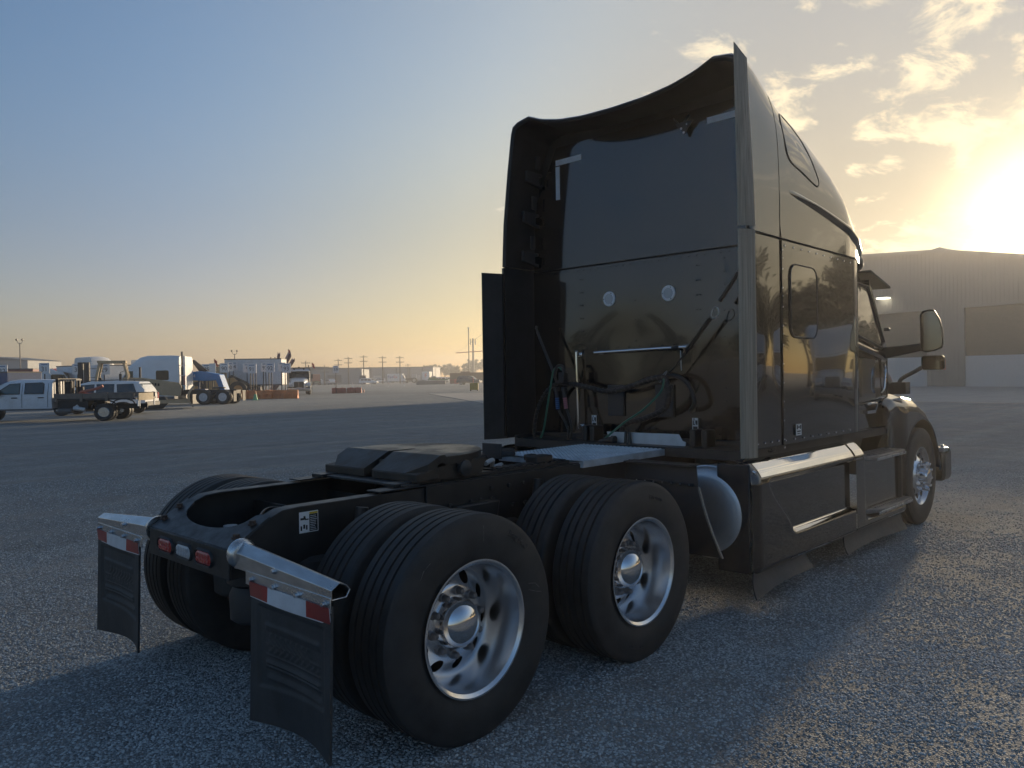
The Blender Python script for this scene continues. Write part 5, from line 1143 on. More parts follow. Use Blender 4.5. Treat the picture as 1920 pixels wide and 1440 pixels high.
for xx in (1.3, 20.0):
    b = MB(); b.box((xx-.55, min(-INN*.9, 0), 8.85), (xx+.55, max(-INN*.9, 0), 8.97)); wl = b.build('wall_lamp', 'roof_metal', bl, smooth=False)
    b = MB(); b.box((xx-.5, min(-INN*.86, -INN*.1), 8.76), (xx+.5, max(-INN*.86, -INN*.1), 8.845)); b.build('lamp_lens', 'lamp_glow', wl, smooth=False)
b = MB(); b.box((5.0, min(-INN*.03, 0), 1.6), (7.0, max(-INN*.03, 0), 2.6)); b.build('notice_board', 'barrier_red', bl, smooth=False)
# concrete apron in front of it
ap = MB(); Bm = Matrix.Translation(BA) @ Matrix.Rotation(BR, 4, 'Z')
for i in range(16):
    x0 = -20+4.2*i
    for j in range(7): ap.box((x0+.015, min(-INN*(.1+5.2*j), -INN*(5.27+5.2*j)), -.2), (x0+4.185, max(-INN*(.1+5.2*j), -INN*(5.27+5.2*j)), .03), Bm)
apo = ap.build('concrete_apron', 'concrete', None, smooth=False); struct(apo)
# steel work stands in front of the door
def stand(loc, rz, label, w=1.5, h=1.9):
    t = thing('work_stand', label, 'stand', loc, rz, 'steel stands by the workshop')
    for sx in (-1, 1):
        for sy in (-1, 1):
            b = MB(); b.cyl((sx*w*.5, sy*.75, 0), (sx*w*.36, sy*.12, h), .05, 8); b.build('leg', 'barrier_red', t)
    b = MB(); b.box((-w*.5, -.16, h), (w*.5, .16, h+.09)); b.build('top_beam', 'barrier_red', t, bevel=.01)
    for z in (.55, 1.2):
        b = MB(); b.box((-w*.45, -.5+z*.25, z), (w*.45, -.44+z*.25, z+.07)); b.build('cross_bar', 'barrier_red', t)
    b = MB(); b.box((-w*.3, -.3, 1.22), (w*.3, .2, 1.25)); b.build('tray', 'siding_white', t)
stand(tuple(Bm @ Vector((2.2, -INN*9, .03))), BR, 'reddish steel work stand beside the hood mirror, the left one'); stand(tuple(Bm @ Vector((5.4, -INN*11, .03))), BR, 'reddish A-frame work stand with tray, the right one', 1.7, 2.3)

# ------------------------------------------------------------------ flatbed crew-cab pickup, facing +x, rear axle at x = 0
t = thing('flatbed_pickup', 'white crew-cab pickup with wooden-sided flatbed at the left edge', 'pickup truck', yard(-17.25, 33.7), LEFT+radians(4))
def psec(x, zt, w=.96, zb=.62): return [(x, -w, zb), (x, -w-.02, 1.0), (x, -w, 1.28), (x, -w+.10, zt-.14), (x, -w+.2, zt-.02), (x, -w+.32, zt), (x, w-.32, zt), (x, w-.2, zt-.02), (x, w-.10, zt-.14), (x, w, 1.28), (x, w+.02, 1.0), (x, w, zb)]
b = MB(); ss = [psec(2.12, 1.93), psec(2.3, 1.965), psec(3.4, 1.98), psec(3.9, 1.93), psec(4.25, 1.78), psec(4.75, 1.42), psec(4.95, 1.36), psec(6.1, 1.30), psec(6.35, 1.2)]; open_loft(b, ss); b.add(ss[0], [tuple(range(12))]); b.add(ss[-1], [tuple(range(12))]); cb = b.build('cab', 'pickup_white', t, angle=40)
for s in (-1, 1):
    def yy(z): return s*(.965-.11*sstep(1.28, 1.85, z))
    for poly in ([(2.45, 1.31), (3.22, 1.31), (3.22, 1.80), (2.52, 1.82), (2.45, 1.76)], [(3.42, 1.31), (4.42, 1.31), (4.30, 1.42), (3.85, 1.76), (3.42, 1.80)]):
        b = MB(); b.add([(x, yy(z)+s*.012, z) for x, z in poly], [tuple(range(len(poly)))]); b.build('side_window', 'glass_dark' if poly[0][0] < 3 else 'glass_green', cb, smooth=False)
        b = MB(); b.tube([(x, yy(z)+s*.014, z) for x, z in poly+poly[:1]], .014, 6, 1); b.build('window_seal', 'black_part', cb)
    for xx in (2.28, 3.32, 4.5):
        b = MB(); b.tube([(xx, s*.985, .68), (xx, s*.982, 1.25), (xx, yy(1.5)+s*.002, 1.5), (xx, yy(1.8)+s*.002, 1.80)] if xx != 4.5 else [(4.55, s*.985, .75), (4.5, s*.982, 1.25)], .007, 6, 1); b.build('door_seam', 'black_part', cb)
    for xx in (2.55, 3.62):
        b = MB(); b.cbox((xx, s*.99, 1.13+.0), (.24, .03, .045)); b.build('door_handle', 'black_part', cb, bevel=.01)
    b = MB(); b.box((4.15, min(s*.98, s*1.22), 1.22), (4.32, max(s*.98, s*1.22), 1.48)); b.build('door_mirror', 'black_part', cb, bevel=.04)
    b = MB(); b.box((2.2, min(s*.98, s*.955), .55), (4.6, max(s*.98, s*.955), .62)); b.build('sill', 'grey_part', cb)
    put_wheel(WP, t, (5.45, s*.86, .41), s)
    put_wheel(WP, t, (0, s*.93, .41), s); put_wheel(WP, t, (0, s*.66, .41), s, 'inner_wheel')
b = MB(); b.grid(lambda u, v: (lerp(4.72, 4.20, v)+.06*sin(pi*u), lerp(-.80, .80, u), lerp(1.40, 1.80, v)), 8, 3); b.build('windscreen', 'glass_dark', cb)
b = MB(); b.box((-1.25, -.45, .55), (5.6, -.37, .75)); b.box((-1.25, .37, .55), (5.6, .45, .75)); b.build('frame', 'black_part', t)
b = MB(); b.box((-1.35, -1.12, .98), (1.95, 1.12, 1.06)); bd = b.build('flatbed_deck', 'dark_steel', t)
for s in (-1, 1):
    for i in range(3):
        x0 = -1.3+1.09*i; b = MB(); b.box((x0, min(s*1.12, s*1.16), 1.065), (x0+1.07, max(s*1.12, s*1.16), 1.29)); b.build('side_board', 'bed_tan', bd, bevel=.006)
    for i in range(4):
        b = MB(); b.box((-1.25+1.02*i, min(s*1.16, s*1.19), .92), (-1.15+1.02*i, max(s*1.16, s*1.19), 1.3)); b.build('stake', 'bed_tan', bd)
b = MB(); b.box((-1.39, -.7, .92), (-1.36, .9, 1.27)); b.build('tail_board', 'tan_paint', bd)
for y in (.8, .95, -.8): b = MB(); b.box((-1.40, y-.04, .66), (-1.36, y+.04, .92)); b.build('tail_lamp', 'white_paint', bd)
for s in (-1, 1):
    b = MB(); b.box((.62, min(s*.5, s*1.05), .58), (1.85, max(s*.5, s*1.05), .97)); b.build('toolbox', 'black_part', t, bevel=.01)
    b = MB(); b.lathe([(-.3, .0), (-.28, .12), (.28, .13), (.3, 0)], 'x', 16, (1.55, s*1.0, .5)); b.build('air_tank', 'grey_part', t)
    b = MB(); b.cyl((.75, s*1.0, .55), (1.2, s*1.05, .62), .10, 12); b.cyl((1.0, s*1.02, .62), (1.1, s*1.02, .75), .07, 12); b.build('chain_binder', 'galv', t)
    b = MB(); b.tube([(-.5, s*.95, .62), (-.4, s*.95, .86), (0, s*.95, .97), (.4, s*.95, .86), (.5, s*.95, .62)], .03, 6, 4); b.build('wheel_arch', 'black_part', t)
b = MB(); b.box((1.85, -1.0, 1.06), (1.95, 1.0, 1.16)); b.box((1.85, -.98, 1.06), (1.95, -.9, 1.98)); b.box((1.85, .9, 1.06), (1.95, .98, 1.98)); b.box((1.85, -.98, 1.93), (1.95, .98, 2.0))
for i in range(7): b.box((1.88, -.72+.24*i-.02, 1.1), (1.92, -.72+.24*i+.02, 1.95))
b.build('headache_rack', 'black_part', t)
b = MB(); b.cyl((1.62, .55, 1.06), (1.62, .55, 1.86), .17, 16); b.cyl((1.3, .2, 1.06), (1.3, .2, 1.6), .14, 16); b.build('upright_tank', 'black_part', t)
b = MB(); b.box((1.2, .3, 1.9), (1.95, .8, 1.96)); b.build('lamp_bar', 'grey_part', t)
b = MB(); b.tube([(.5, .6, 1.10), (1.1, .7, 1.2), (.4, .8, 1.36), (.1, .82, 1.48)], .06, 8); tag(b.build('orange_hose', 'barrier_red', None), 'faded red hose lying in the bed of the white flatbed pickup', 'hose')
_o = [o for o in COL.objects if o.name.startswith('orange_hose')][0]; _o.location = t.location; _o.rotation_euler = t.rotation_euler

t.scale.z = 0.91
# ---- white sport utility vehicle behind the flatbed
def make_suv(name, label, paint, glass='glass_dark', L=5.0, group=None):
    t = thing(name, label, 'car', group=group)
    def sec(x, zt, zb=.45, w=.97): return [(x, -w, zb), (x, -w-.01, .8), (x, -w+.03, 1.08), (x, -w+.16, zt-.08), (x, -w+.3, zt), (x, w-.3, zt), (x, w-.16, zt-.08), (x, w-.03, 1.08), (x, w+.01, .8), (x, w, zb)]
    b = MB(); ss = [sec(-2.5, 1.15), sec(-2.42, 1.45), sec(-2.15, 1.82), sec(-1.2, 1.88), sec(.2, 1.86), sec(.75, 1.72), sec(1.25, 1.3), sec(1.45, 1.13), sec(2.3, 1.02), sec(2.5, .85)]; open_loft(b, ss); b.add(ss[0], [tuple(range(10))]); b.add(ss[-1], [tuple(range(10))]); bo = b.build('body', paint, t, angle=40)
    for s in (-1, 1):
        for poly in ([(-2.1, 1.14), (-1.15, 1.12), (-1.1, 1.70), (-1.9, 1.72)], [(-1.0, 1.12), (-.15, 1.12), (-.15, 1.72), (-1.0, 1.71)], [(-.05, 1.12), (1.1, 1.12), (.62, 1.66), (-.05, 1.71)]):
            b = MB(); b.add([(x, s*(.955-.13*sstep(1.08, 1.8, z)), z) for x, z in poly], [(0, 1, 2, 3)]); b.build('side_window', glass, bo, smooth=False)
        for ax in (-1.5, 1.5): put_wheel(WC, t, (ax, s*.86, .36), s)
        b = MB(); b.box((2.4, min(s*.5, s*.9), .72), (2.52, max(s*.5, s*.9), .9)); b.build('headlight', 'clear_lens', bo, bevel=.02)
        b = MB(); b.box((-2.52, min(s*.78, s*.95), .85), (-2.46, max(s*.78, s*.95), 1.2)); b.build('tail_light', 'red_lens', bo, bevel=.01)
        b = MB(); b.tube([(-1.9, s*.72, 1.88), (-1.8, s*.72, 1.93), (.1, s*.72, 1.92), (.2, s*.72, 1.86)], .02, 6, 2); b.build('roof_rail', 'grey_part', bo)
    b = MB(); b.grid(lambda u, v: (lerp(1.36, .80, v), lerp(-.78, .78, u), lerp(1.2, 1.70, v)+.012), 6, 3); b.build('windscreen', glass, bo)
    b = MB(); b.grid(lambda u, v: (lerp(-2.47, -2.22, v)-.02, lerp(-.75, .75, u), lerp(1.2, 1.72, v)), 6, 3); b.build('rear_window', glass, bo)
    b = MB(); b.box((2.38, -.95, .42), (2.55, .95, .68)); b.box((-2.58, -.95, .45), (-2.4, .95, .7)); b.build('bumpers', 'grey_part', bo, bevel=.04)
    return t
suv = make_suv('suv', 'white sport utility vehicle with roof rails behind the flatbed load', 'white_paint'); suv.location = yard(-20.9, 39.5); suv.rotation_euler.z = LEFT+radians(6); suv.scale.z = 0.90

# ---- tan crawler tractor with roll bar
t = thing('tan_crawler', 'tan crawler machine with open roll-over frame between white vehicle and sleeper truck', 'machine', yard(-22.2, 45.5), AWAY+pi*1.5+radians(24))
b = MB(); b.prism([(-.5, .9), (2.6, .75), (2.65, 1.35), (2.5, 1.55), (.6, 1.86), (-.5, 1.9)], 'y', -.55, .55); hd = b.build('hood', 'tan_paint', t, bevel=.05)
for i in range(5): b = MB(); b.box((.7+.16*i, -.565, 1.45-.02*i), (.8+.16*i, -.55, 1.6-.02*i)); b.build('vent', 'void', hd)
for s in (-1, 1):
    b = MB(); b.prism([(-1.9, .35), (-1.6, .05), (1.6, .05), (1.95, .4), (1.7, .75), (-1.6, .8)], 'y', s*.62, s*1.05); b.build('track', 'dark_steel', t, bevel=.06)
b = MB()
for x, y in ((-1.9, -.85), (-1.9, .85), (-.35, -.85), (-.35, .85)): b.tube([(x, y, .9), (x+.12, y, 2.0), (x+.28 if x < -1 else x-.05, y, 2.75)], .075, 8, 1)
b.box((-1.75, -.95, 2.72), (-.3, .95, 2.86)); b.build('rollover_frame', 'tan_paint', t)
b = MB(); b.box((-1.8, -.6, .8), (-.5, .6, 1.15)); b.prism([(-1.6, 1.1), (-1.0, 1.1), (-1.0, 1.25), (-1.45, 1.3), (-1.6, 1.9), (-1.75, 1.9)], 'y', -.3, .3); b.build('operator_seat', 'black_part', t, bevel=.03)
b = MB(); b.grid(lambda u, v: (3.2-.28*sin(pi*v)+.1*v, lerp(-1.35, 1.35, u), lerp(.1, 1.35, v)), 10, 10, thick=(.06, 0, 0)); b.build('dozer_blade', 'tan_paint', t)
for s in (-1, 1): b = MB(); b.box((.2, min(s*1.05, s*1.2), .35), (3.05, max(s*1.05, s*1.2), .55)); b.build('push_arm', 'tan_paint', t)
b = MB(); b.cyl((.4, .25, 1.85), (.4, .25, 2.5), .06, 10); b.build('exhaust', 'dark_steel', t)
b = MB(); b.box((2.75, -.85, 1.4), (2.81, -.75, 1.95)); b.build('blade_marker', 'flag_red', t)

# ---- lot signs
def number_sign(num, u, v, label, w=.78, h=.82, z1=2.95, rz=0.0, sub=True, back=False, posts=2, inkm='sign_ink'):
    t = thing('lot_sign', label, 'sign', yard(u, v), AWAY-pi/2+rz, 'numbered lot signs')
    b = MB(); b.box((-w/2, -.012, z1-h), (w/2, .012, z1)); pn = b.build('sign_panel', 'sign_white', t, smooth=False)
    for i in range(posts):
        x = 0 if posts == 1 else (-.12 if i == 0 else .12); b = MB(); b.box((x-.035, .014, 0), (x+.035, .06, z1-.1)); b.build('post', 'post_black', t, smooth=False)
    if not back:
        vv, ff = text_geo(num, .50, 0); b = MB(); b.add([(x, -.0135, z1-h*.58+y) for x, y, z in vv], ff); b.build('number', inkm, pn, smooth=False, fix=False)
        if sub:
            b = MB(); b.box((-w*.3, -.0145, z1-.15), (w*.3, -.0135, z1-.08)); b.build('heading_line', 'sign_blue', pn, smooth=False)
    return t
for num, pxx, v, zt, rz, ps in (('32', 5, 58, 3.05, 0, 1), ('31', 84, 58, 3.15, 0, 1), ('30', 146, 60, 3.1, 0, 1), ('29', 196, 60, 3.05, .4, 1), ('89', 388, 66, 3.05, .5, 2), ('8', 381, 69, 3.0, .9, 2), ('90', 421, 68, 3.15, 0, 2), ('90', 431, 72, 3.3, .9, 1), ('94', 438, 74, 3.4, .5, 1), ('91', 472.5, 68, 3.05, 0, 2), ('9', 464, 71, 3.15, .6, 1), ('92', 507, 68, 3.1, 0, 2), ('92', 497, 71, 3.2, .8, 2), ('93', 537.5, 68, 3.05, 0, 2), ('9', 529, 71, 3.2, .9, 1)):
    lab = {('32', 5): 'white lot sign reading 32 at the left edge of the photo', ('31', 84): 'white lot sign reading 31 above the pickup cab', ('30', 146): 'white lot sign reading 30 beside the black lift mast', ('29', 196): 'white lot sign reading 29 seen through the roll-over frame', ('89', 388): 'white lot sign reading 89 just right of the white sleeper truck', ('8', 381): 'turned lot sign reading 8, partly hidden by sign 89', ('90', 421): 'white lot sign reading 90 square to the camera by the loader cab', ('90', 431): 'turned lot sign directly right of sign 90', ('94', 438): 'lot sign reading 94, right of the turned sign beside 90', ('91', 472.5): 'white lot sign reading 91 just right of the loader', ('9', 464): 'turned lot sign overlapped by its neighbour near the loader wheel', ('92', 507): 'white lot sign reading 92 in the middle of the barrier row', ('92', 497): 'turned lot sign overlapped by the mid-row sign', ('93', 537.5): 'white lot sign reading 93 beside the oncoming white truck', ('9', 529): 'turned lot sign overlapped by the sign nearest the oncoming truck'}[(num, pxx)]
    number_sign(num, (pxx-960)/1458*v, v, lab, .78, .82, zt, rz, posts=ps)
number_sign('59', (630-960)/1458*87, 87, 'white lot sign reading 59 on a leaning black post', .64, .78, 3.1, 0, posts=1)
for pxx, v, lab in ((399, 66, 'blank sunlit back of a lot sign right of sign 89'), (480, 70, 'narrow edge-on lot sign right of sign 91')):
    number_sign('', (pxx-960)/1458*v, v, lab, .55 if pxx < 400 else .16, .85, 3.1, 0, back=True, posts=1)
# ---- orange water barriers, in a row
def make_barrier(name, label, m, group, L=1.35, h=.74):
    t = thing(name, label, 'barrier', group=group)
    b = MB(); b.prism([(-.28, 0), (.28, 0), (.27, .18), (.15, .34), (.11, h-.04), (.07, h), (-.07, h), (-.11, h-.04), (-.15, .34), (-.27, .18)], 'x', -L/2+.02, L/2-.02); b.build('shell', m, t, bevel=.02)
    for i in range(4):
        b = MB(); b.box((-L/2+.18+.31*i, -.30, .03), (-L/2+.26+.31*i, -.12, .40)); b.build('rib', m, t)
    b = MB(); b.cyl((0, 0, h), (0, 0, h+.05), .06, 10); b.build('filler_cap', m, t)
    return t
B0 = None
lab_b = ['leftmost orange plastic barrier beside the truck tail', 'orange barrier behind the green cone', 'orange barrier left of the middle, below two overlapping signs', 'orange barrier right of the middle of the row', 'rightmost orange barrier below sign 93']
for i in range(5):
    u = (443+23.6*(i+.3)-960)/1458*67
    if i == 0: B0 = make_barrier('water_barrier', lab_b[0], 'barrier_orange', 'orange water barriers'); o = B0
    else: o = copy_tree(B0); tag(o, lab_b[i], 'barrier', 'orange water barriers')
    o.location = yard(u, 67+(.25 if i % 2 else 0)); o.rotation_euler.z = AWAY-pi/2+random.uniform(-.06, .06)
o = copy_tree(B0); tag(o, 'orange barrier standing behind the row, between signs 92 and 93', 'barrier', 'orange water barriers'); o.location = yard((505-960)/1458*69.5, 69.5); o.rotation_euler.z = AWAY; 
for i, (pxx, lb) in enumerate(((629, 'left faded red barrier at the foot of sign 59'), (641, 'middle faded red barrier at the foot of sign 59'), (656, 'faded red barrier just right of sign 59'), (669, 'rightmost faded red barrier near sign 59'))):
    o = make_barrier('water_barrier', lb, 'barrier_red', 'faded barriers under sign 59', .85, .62) if i == 0 else dup(B59, lb, 'barrier', (0, 0, 0), 0, 'faded barriers under sign 59')
    if i == 0: B59 = o
    o.location = yard((pxx-960)/1458*87.5, 87.5+.2*i); o.rotation_euler.z = AWAY-pi/2+random.uniform(-.2, .2)
t = thing('traffic_cone', 'faded green traffic cone in front of the orange barriers', 'cone', yard((478.5-960)/1458*63, 63))
b = MB(); b.lathe([(.03, .2), (.05, .19), (.75, .035), (.76, 0)], 'z', 18); b.build('cone_body', 'cone_green', t); b = MB(); b.box((-.24, -.24, 0), (.24, .24, .035)); b.build('base', 'cone_green', t); b = MB(); b.lathe([(.5, .098), (.76, .038), (.77, 0)], 'z', 18); b.build('tip', 'cone_orange', t)
def delineator(u, v, lb):
    t = thing('delineator_post', lb, 'post', yard(u, v), 0, 'small white marker posts'); b = MB(); b.lathe([(0, .14), (.04, .13), (.06, .05), (.85, .045), (.87, 0)], 'z', 10); b.build('tube', 'sign_white', t); b = MB(); b.lathe([(.55, .05), (.68, .05)], 'z', 10, caps=False); b.build('band', 'cone_orange', t)
for pxx, v, lb in ((661.5, 150, 'white marker post right of sign 59'), (694, 150, 'white marker post in front of the distant flatbed'), (728.5, 155, 'white marker post left of the white delivery van'), (758, 155, 'white marker post right below the delivery van')): delineator((pxx-960)/1458*v, v, lb)
# ------------------------------------------------------------------ more of the yard
# ---- wheel loader behind the sleeper truck
WL = simple_wheel(0.78, 0.6, 0.40, 'wheel_orange')
t = thing('wheel_loader', 'tan wheel loader with glazed cab behind the blue boom', 'loader', yard((420-960)/1458*73, 73), AWAY-pi/2+radians(14))
b = MB(); b.prism([(-3.2, .8), (-.4, .75), (-.4, 1.7), (-3.0, 1.75), (-3.3, 1.4)], 'y', -.85, .85); b.build('engine_body', 'loader_tan', t, bevel=.06)
b = MB(); b.prism([(-.4, .7), (1.5, .6), (1.6, 1.3), (.9, 1.9), (.1, 1.8)], 'y', -.55, .55); b.build('front_frame', 'loader_tan', t, bevel=.05)
b = MB()
for x, y in ((-1.35, -.7), (-1.35, .7), (.15, -.7), (.15, .7)): b.box((x-.05, y-.05, 1.6), (x+.05, y+.05, 3.0))
b.build('cab_posts', 'dark_steel', t)
b = MB(); b.box((-1.5, -.85, 3.0), (.35, .85, 3.14)); b.build('cab_roof', 'loader_tan', t, bevel=.04)
for s in (-1, 1): b = MB(); b.box((-1.3, s*.71-.01, 1.75), (.1, s*.71+.01, 2.95)); b.build('cab_glass', 'glass_green', t)
b = MB(); b.box((.16, -.65, 1.8), (.18, .65, 2.95)); b.build('windscreen', 'glass_green', t)
for s in (-1, 1):
    for x in (-2.2, 1.35): put_wheel(WL, t, (x, s*.95, .78), s)
    b = MB(); b.prism([(.4, 1.9), (.7, 2.15), (2.0, 1.5), (3.3, .5), (3.2, .25), (1.8, 1.15)], 'y', s*.35, s*.48); b.build('lift_arm', 'dark_steel', t, bevel=.03)
b = MB(); b.prism([(3.1, .12), (4.2, .06), (4.25, .12), (3.4, .35), (3.35, 1.0), (3.15, 1.05), (3.0, .5)], 'y', -1.3, 1.3); b.build('bucket', 'dark_steel', t, bevel=.02)
b = MB(); b.cyl((-1.8, .3, 1.7), (-1.8, .3, 2.5), .07, 10); b.build('exhaust', 'dark_steel', t)
# ---- blue gooseneck boom over the sleeper truck's tail
t = thing('gooseneck_boom', 'bright blue steel gooseneck boom standing behind the white sleeper truck', 'boom', yard((385-960)/1458*56.2, 56.2), AWAY-pi/2)
b = MB(); b.prism([(-1.35, 1.75), (-1.2, 2.25), (-.2, 2.34), (.75, 2.16), (1.2, 2.08), (1.62, .88), (1.28, .84), (.95, 1.68), (.2, 1.62), (-.45, 1.66)], 'y', -.5, .5); gb = b.build('boom', 'blue_paint', t, bevel=.03)
vv, ff = text_geo('144', .34, 0); b = MB(); b.add([(x-.75, -.503, 1.98+y) for x, y, z in vv], ff); b.build('number', 'sign_white', gb, smooth=False, fix=False)
b = MB(); b.cyl((-.45, 0, .9), (-.45, 0, 1.7), .07, 10); b.box((-.7, -.3, .85), (.1, .3, 1.05)); b.build('prop', 'blue_dark', t)
b = MB(); b.box((-.9, -.55, 0), (-.7, .55, .86)); b.box((1.3, -.45, 0), (1.5, .45, .86)); b.build('stand', 'dark_steel', t)
b = MB(); b.prism([(-.4, 2.33), (.3, 2.3), (-.75, 3.15), (-1.0, 3.15)], 'y', -.12, .12); b.build('dark_arm', 'dark_steel', t, bevel=.02)
# ---- white van trailer
def trailer(name, label, loc, rz, L, paint, z0=1.15, z1=3.95, group=None):
    t = thing(name, label, 'trailer', loc, rz, group)
    b = MB(); b.box((-L/2, -1.28, z0), (L/2, 1.28, z1)); bx_ = b.build('box', paint, t, bevel=.03)
    n = int(L/1.2)
    for i in range(n):
        x = -L/2+(i+.5)*L/n
        for s in (-1, 1): b = MB(); b.box((x-.03, min(s*1.282, s*1.292), z0+.1), (x+.03, max(s*1.282, s*1.292), z1-.1)); b.build('side_post', paint, bx_)
    b = MB(); b.box((-L/2-.01, -1.29, z0-.05), (L/2+.01, 1.29, z0+.06)); b.box((-L/2-.01, -1.29, z1-.08), (L/2+.01, 1.29, z1+.01)); b.build('rails', 'grey_part', bx_)
    for s in (-1, 1):
        for x in (-L/2+1.0, -L/2+2.2): put_wheel(WT, t, (x, s*1.0, .51), s)
        b = MB(); b.box((L/2-2.0, min(s*.7, s*.82), 0.05), (L/2-1.88, max(s*.7, s*.82), z0)); b.build('landing_leg', 'grey_part', t)
    b = MB(); b.box((-L/2+.2, -.5, .75), (-L/2+3, .5, z0)); b.build('bogie_frame', 'black_part', t)
    return t
trailer('van_trailer', 'white van trailer standing behind the lot signs', yard((481-960)/1458*77, 77), AWAY-pi/2+radians(5), 5.4, 'white_dusty', 1.15, 3.72)
# ---- purple-brown beams reaching up over the trailer
for i, (x0, y0, x1, y1, v, lb) in enumerate(((522, 677, 534.5, 664, 84, 'leftmost raised purple beam over the trailer roof'), (536, 678, 554, 663.5, 84, 'upper of the two crossing purple beams'), (538, 678, 554.5, 667, 85, 'lower of the two crossing purple beams'), (545, 684, 561, 675, 84, 'rightmost low purple beam beside the oncoming truck'))):
    def zc(px, py): return 1.617+(705.6+(960-px)*.0154-py)/1458*v
    p0 = Vector(yard((x0-960)/1458*v, v, zc(x0, y0))); p1 = Vector(yard((x1-960)/1458*v, v-2, zc(x1, y1))); d = p1-p0; p0 = p0-d*(p0.z/max(d.z, .3))*0.999
    b = MB(); dn = (p1-p0).normalized(); m_ = Matrix.Translation(p0) @ dn.to_track_quat('Z', 'Y').to_matrix().to_4x4(); L_ = (p1-p0).length
    b.box((-.13, -.02, 0), (.13, .02, L_), m_); b.box((-.13, -.16, 0), (-.09, .16, L_), m_); b.box((.09, -.16, 0), (.13, .16, L_), m_)
    tag(b.build('loading_ramp_beam', 'beam_purple', None, smooth=False), lb, 'beam', 'raised purple beams')
# ---- oncoming white day-cab truck and others, copies of the sleeper build with own paint
kw = make_tractor('truck_tractor', 'white truck facing the camera beside the lot signs, sun on its windscreen', 'white_paint', 2.95, .35, WA, True, hoodlen=2.0); kw.location = yard((563-960)/1458*88.5, 88.5); kw.rotation_euler.z = AWAY+pi+radians(14)
b = MB(); b.cyl((4.4, 0, 2.9), (4.4, 0, 3.0), .1); b.cyl((4.6, .5, 2.75), (4.75, .5, 2.8), .09); b.cyl((4.6, -.5, 2.75), (4.75, -.5, 2.8), .09); b.cbox((4.5, 0, 2.85), (.4, 1.3, .1)); b.build('roof_lamps', 'dark_steel', kw)
t31 = make_tractor('truck_tractor', 'white high-roof truck seen from behind, above the pickup cab by lot sign 31', 'white_paint', 3.85, 1.7, WT, False); t31.location = yard((92-960)/1458*64, 64); t31.rotation_euler.z = AWAY-radians(28)
t29 = make_tractor('truck_tractor', 'white sunlit truck seen through the roll-over frame near sign 29', 'white_paint', 3.75, 1.9, WT, False); t29.location = yard((186-960)/1458*71, 71); t29.rotation_euler.z = AWAY-radians(52)
tr = make_tractor('truck_tractor', 'red truck nose catching the sun behind the pickup cab', 'red_paint', 3.1, 1.0, WT, False); tr.location = yard((40-960)/1458*78, 78); tr.rotation_euler.z = AWAY-pi/2-radians(10)
tg = make_tractor('truck_tractor', 'dark teal truck parked behind the pickup, left of lot sign 31', 'teal_dark', 2.9, .8, WT, False); tg.location = yard((66-960)/1458*60, 60); tg.rotation_euler.z = LEFT+radians(25)
tb = make_tractor('truck_tractor', 'white truck behind lot sign 32 at the left edge', 'white_paint', 3.0, .8, WT, False); tb.location = yard((3-960)/1458*66, 66); tb.rotation_euler.z = AWAY-radians(60)
trailer('box_container', 'blue box body standing below lot sign 32', yard((8-960)/1458*54, 54), AWAY+radians(70), 4.0, 'blue_dark', .9, 2.45)
trailer('dump_box', 'dark red dump body behind the pickup roof', yard((36-960)/1458*74, 74), AWAY-pi/2+radians(8), 3.6, 'red_dark', 1.2, 3.05)
trailer('van_trailer', 'dark blue trailer between lot signs 30 and 31', yard((128-960)/1458*72, 72), AWAY-pi/2, 4.5, 'blue_dark', .9, 2.65)
trailer('van_trailer', 'white ribbed van trailer right of the black lift mast', yard((176-960)/1458*69, 69), AWAY+radians(60), 7, 'white_dusty', 1.15, 3.15)
# ---- small vehicles parked along the far edge of the yard
rv_ = random.Random(11)
for i in range(22):
    pxx = rv_.choice((rv_.uniform(0, 235), rv_.uniform(560, 625), rv_.choice((rv_.uniform(690, 712), rv_.uniform(780, 870))))); v = rv_.uniform(110, 190) if pxx < 300 else rv_.uniform(215, 290)
    src = rv_.choice((suv, t31, t29, tr) if pxx < 300 else (suv, suv, tr)); o = copy_tree(src); tag(o, 'small vehicle parked along the far edge of the yard', 'vehicle', 'vehicles along the far edge of the yard'); o.location = yard((pxx-960)/1458*v, v); o.rotation_euler = (0, 0, AWAY+rv_.choice((0.3, 1.7, 3.3, 4.6))+rv_.uniform(-.3, .3))
# ---- forklift mast
t = thing('forklift', 'forklift with tall black lift mast behind the flatbed', 'forklift', yard((158-960)/1458*58, 58), AWAY-pi/2)
b = MB(); b.box((-.42, -.08, .1), (-.05, .12, 3.15)); b.box((.05, -.08, .1), (.42, .12, 3.15)); b.build('mast', 'post_black', t, bevel=.01)
for z in (.5, 1.4, 2.3, 3.05): b = MB(); b.box((-.42, .0, z), (.42, .1, z+.1)); b.build('mast_crossbar', 'post_black', t)
b = MB(); b.cyl((0, 0, .2), (0, 0, 2.6), .05, 10); b.build('lift_cylinder', 'chrome_dull', t)
b = MB(); b.box((-.9, .3, .3), (.9, 2.2, 1.2)); b.build('body', 'yellow_paint', t, bevel=.08)
for z in (1.35, 2.0, 2.65): b = MB(); b.box((.42, -.02, z), (.95, .02, z+.03)); b.build('hose_bracket', 'post_black', t)
for x in (-.8, .8):
    for y in (.4, 1.9): put_wheel(WC, t, (x, y, .36), -1 if x < 0 else 1).rotation_euler = (0, 0, pi/2)
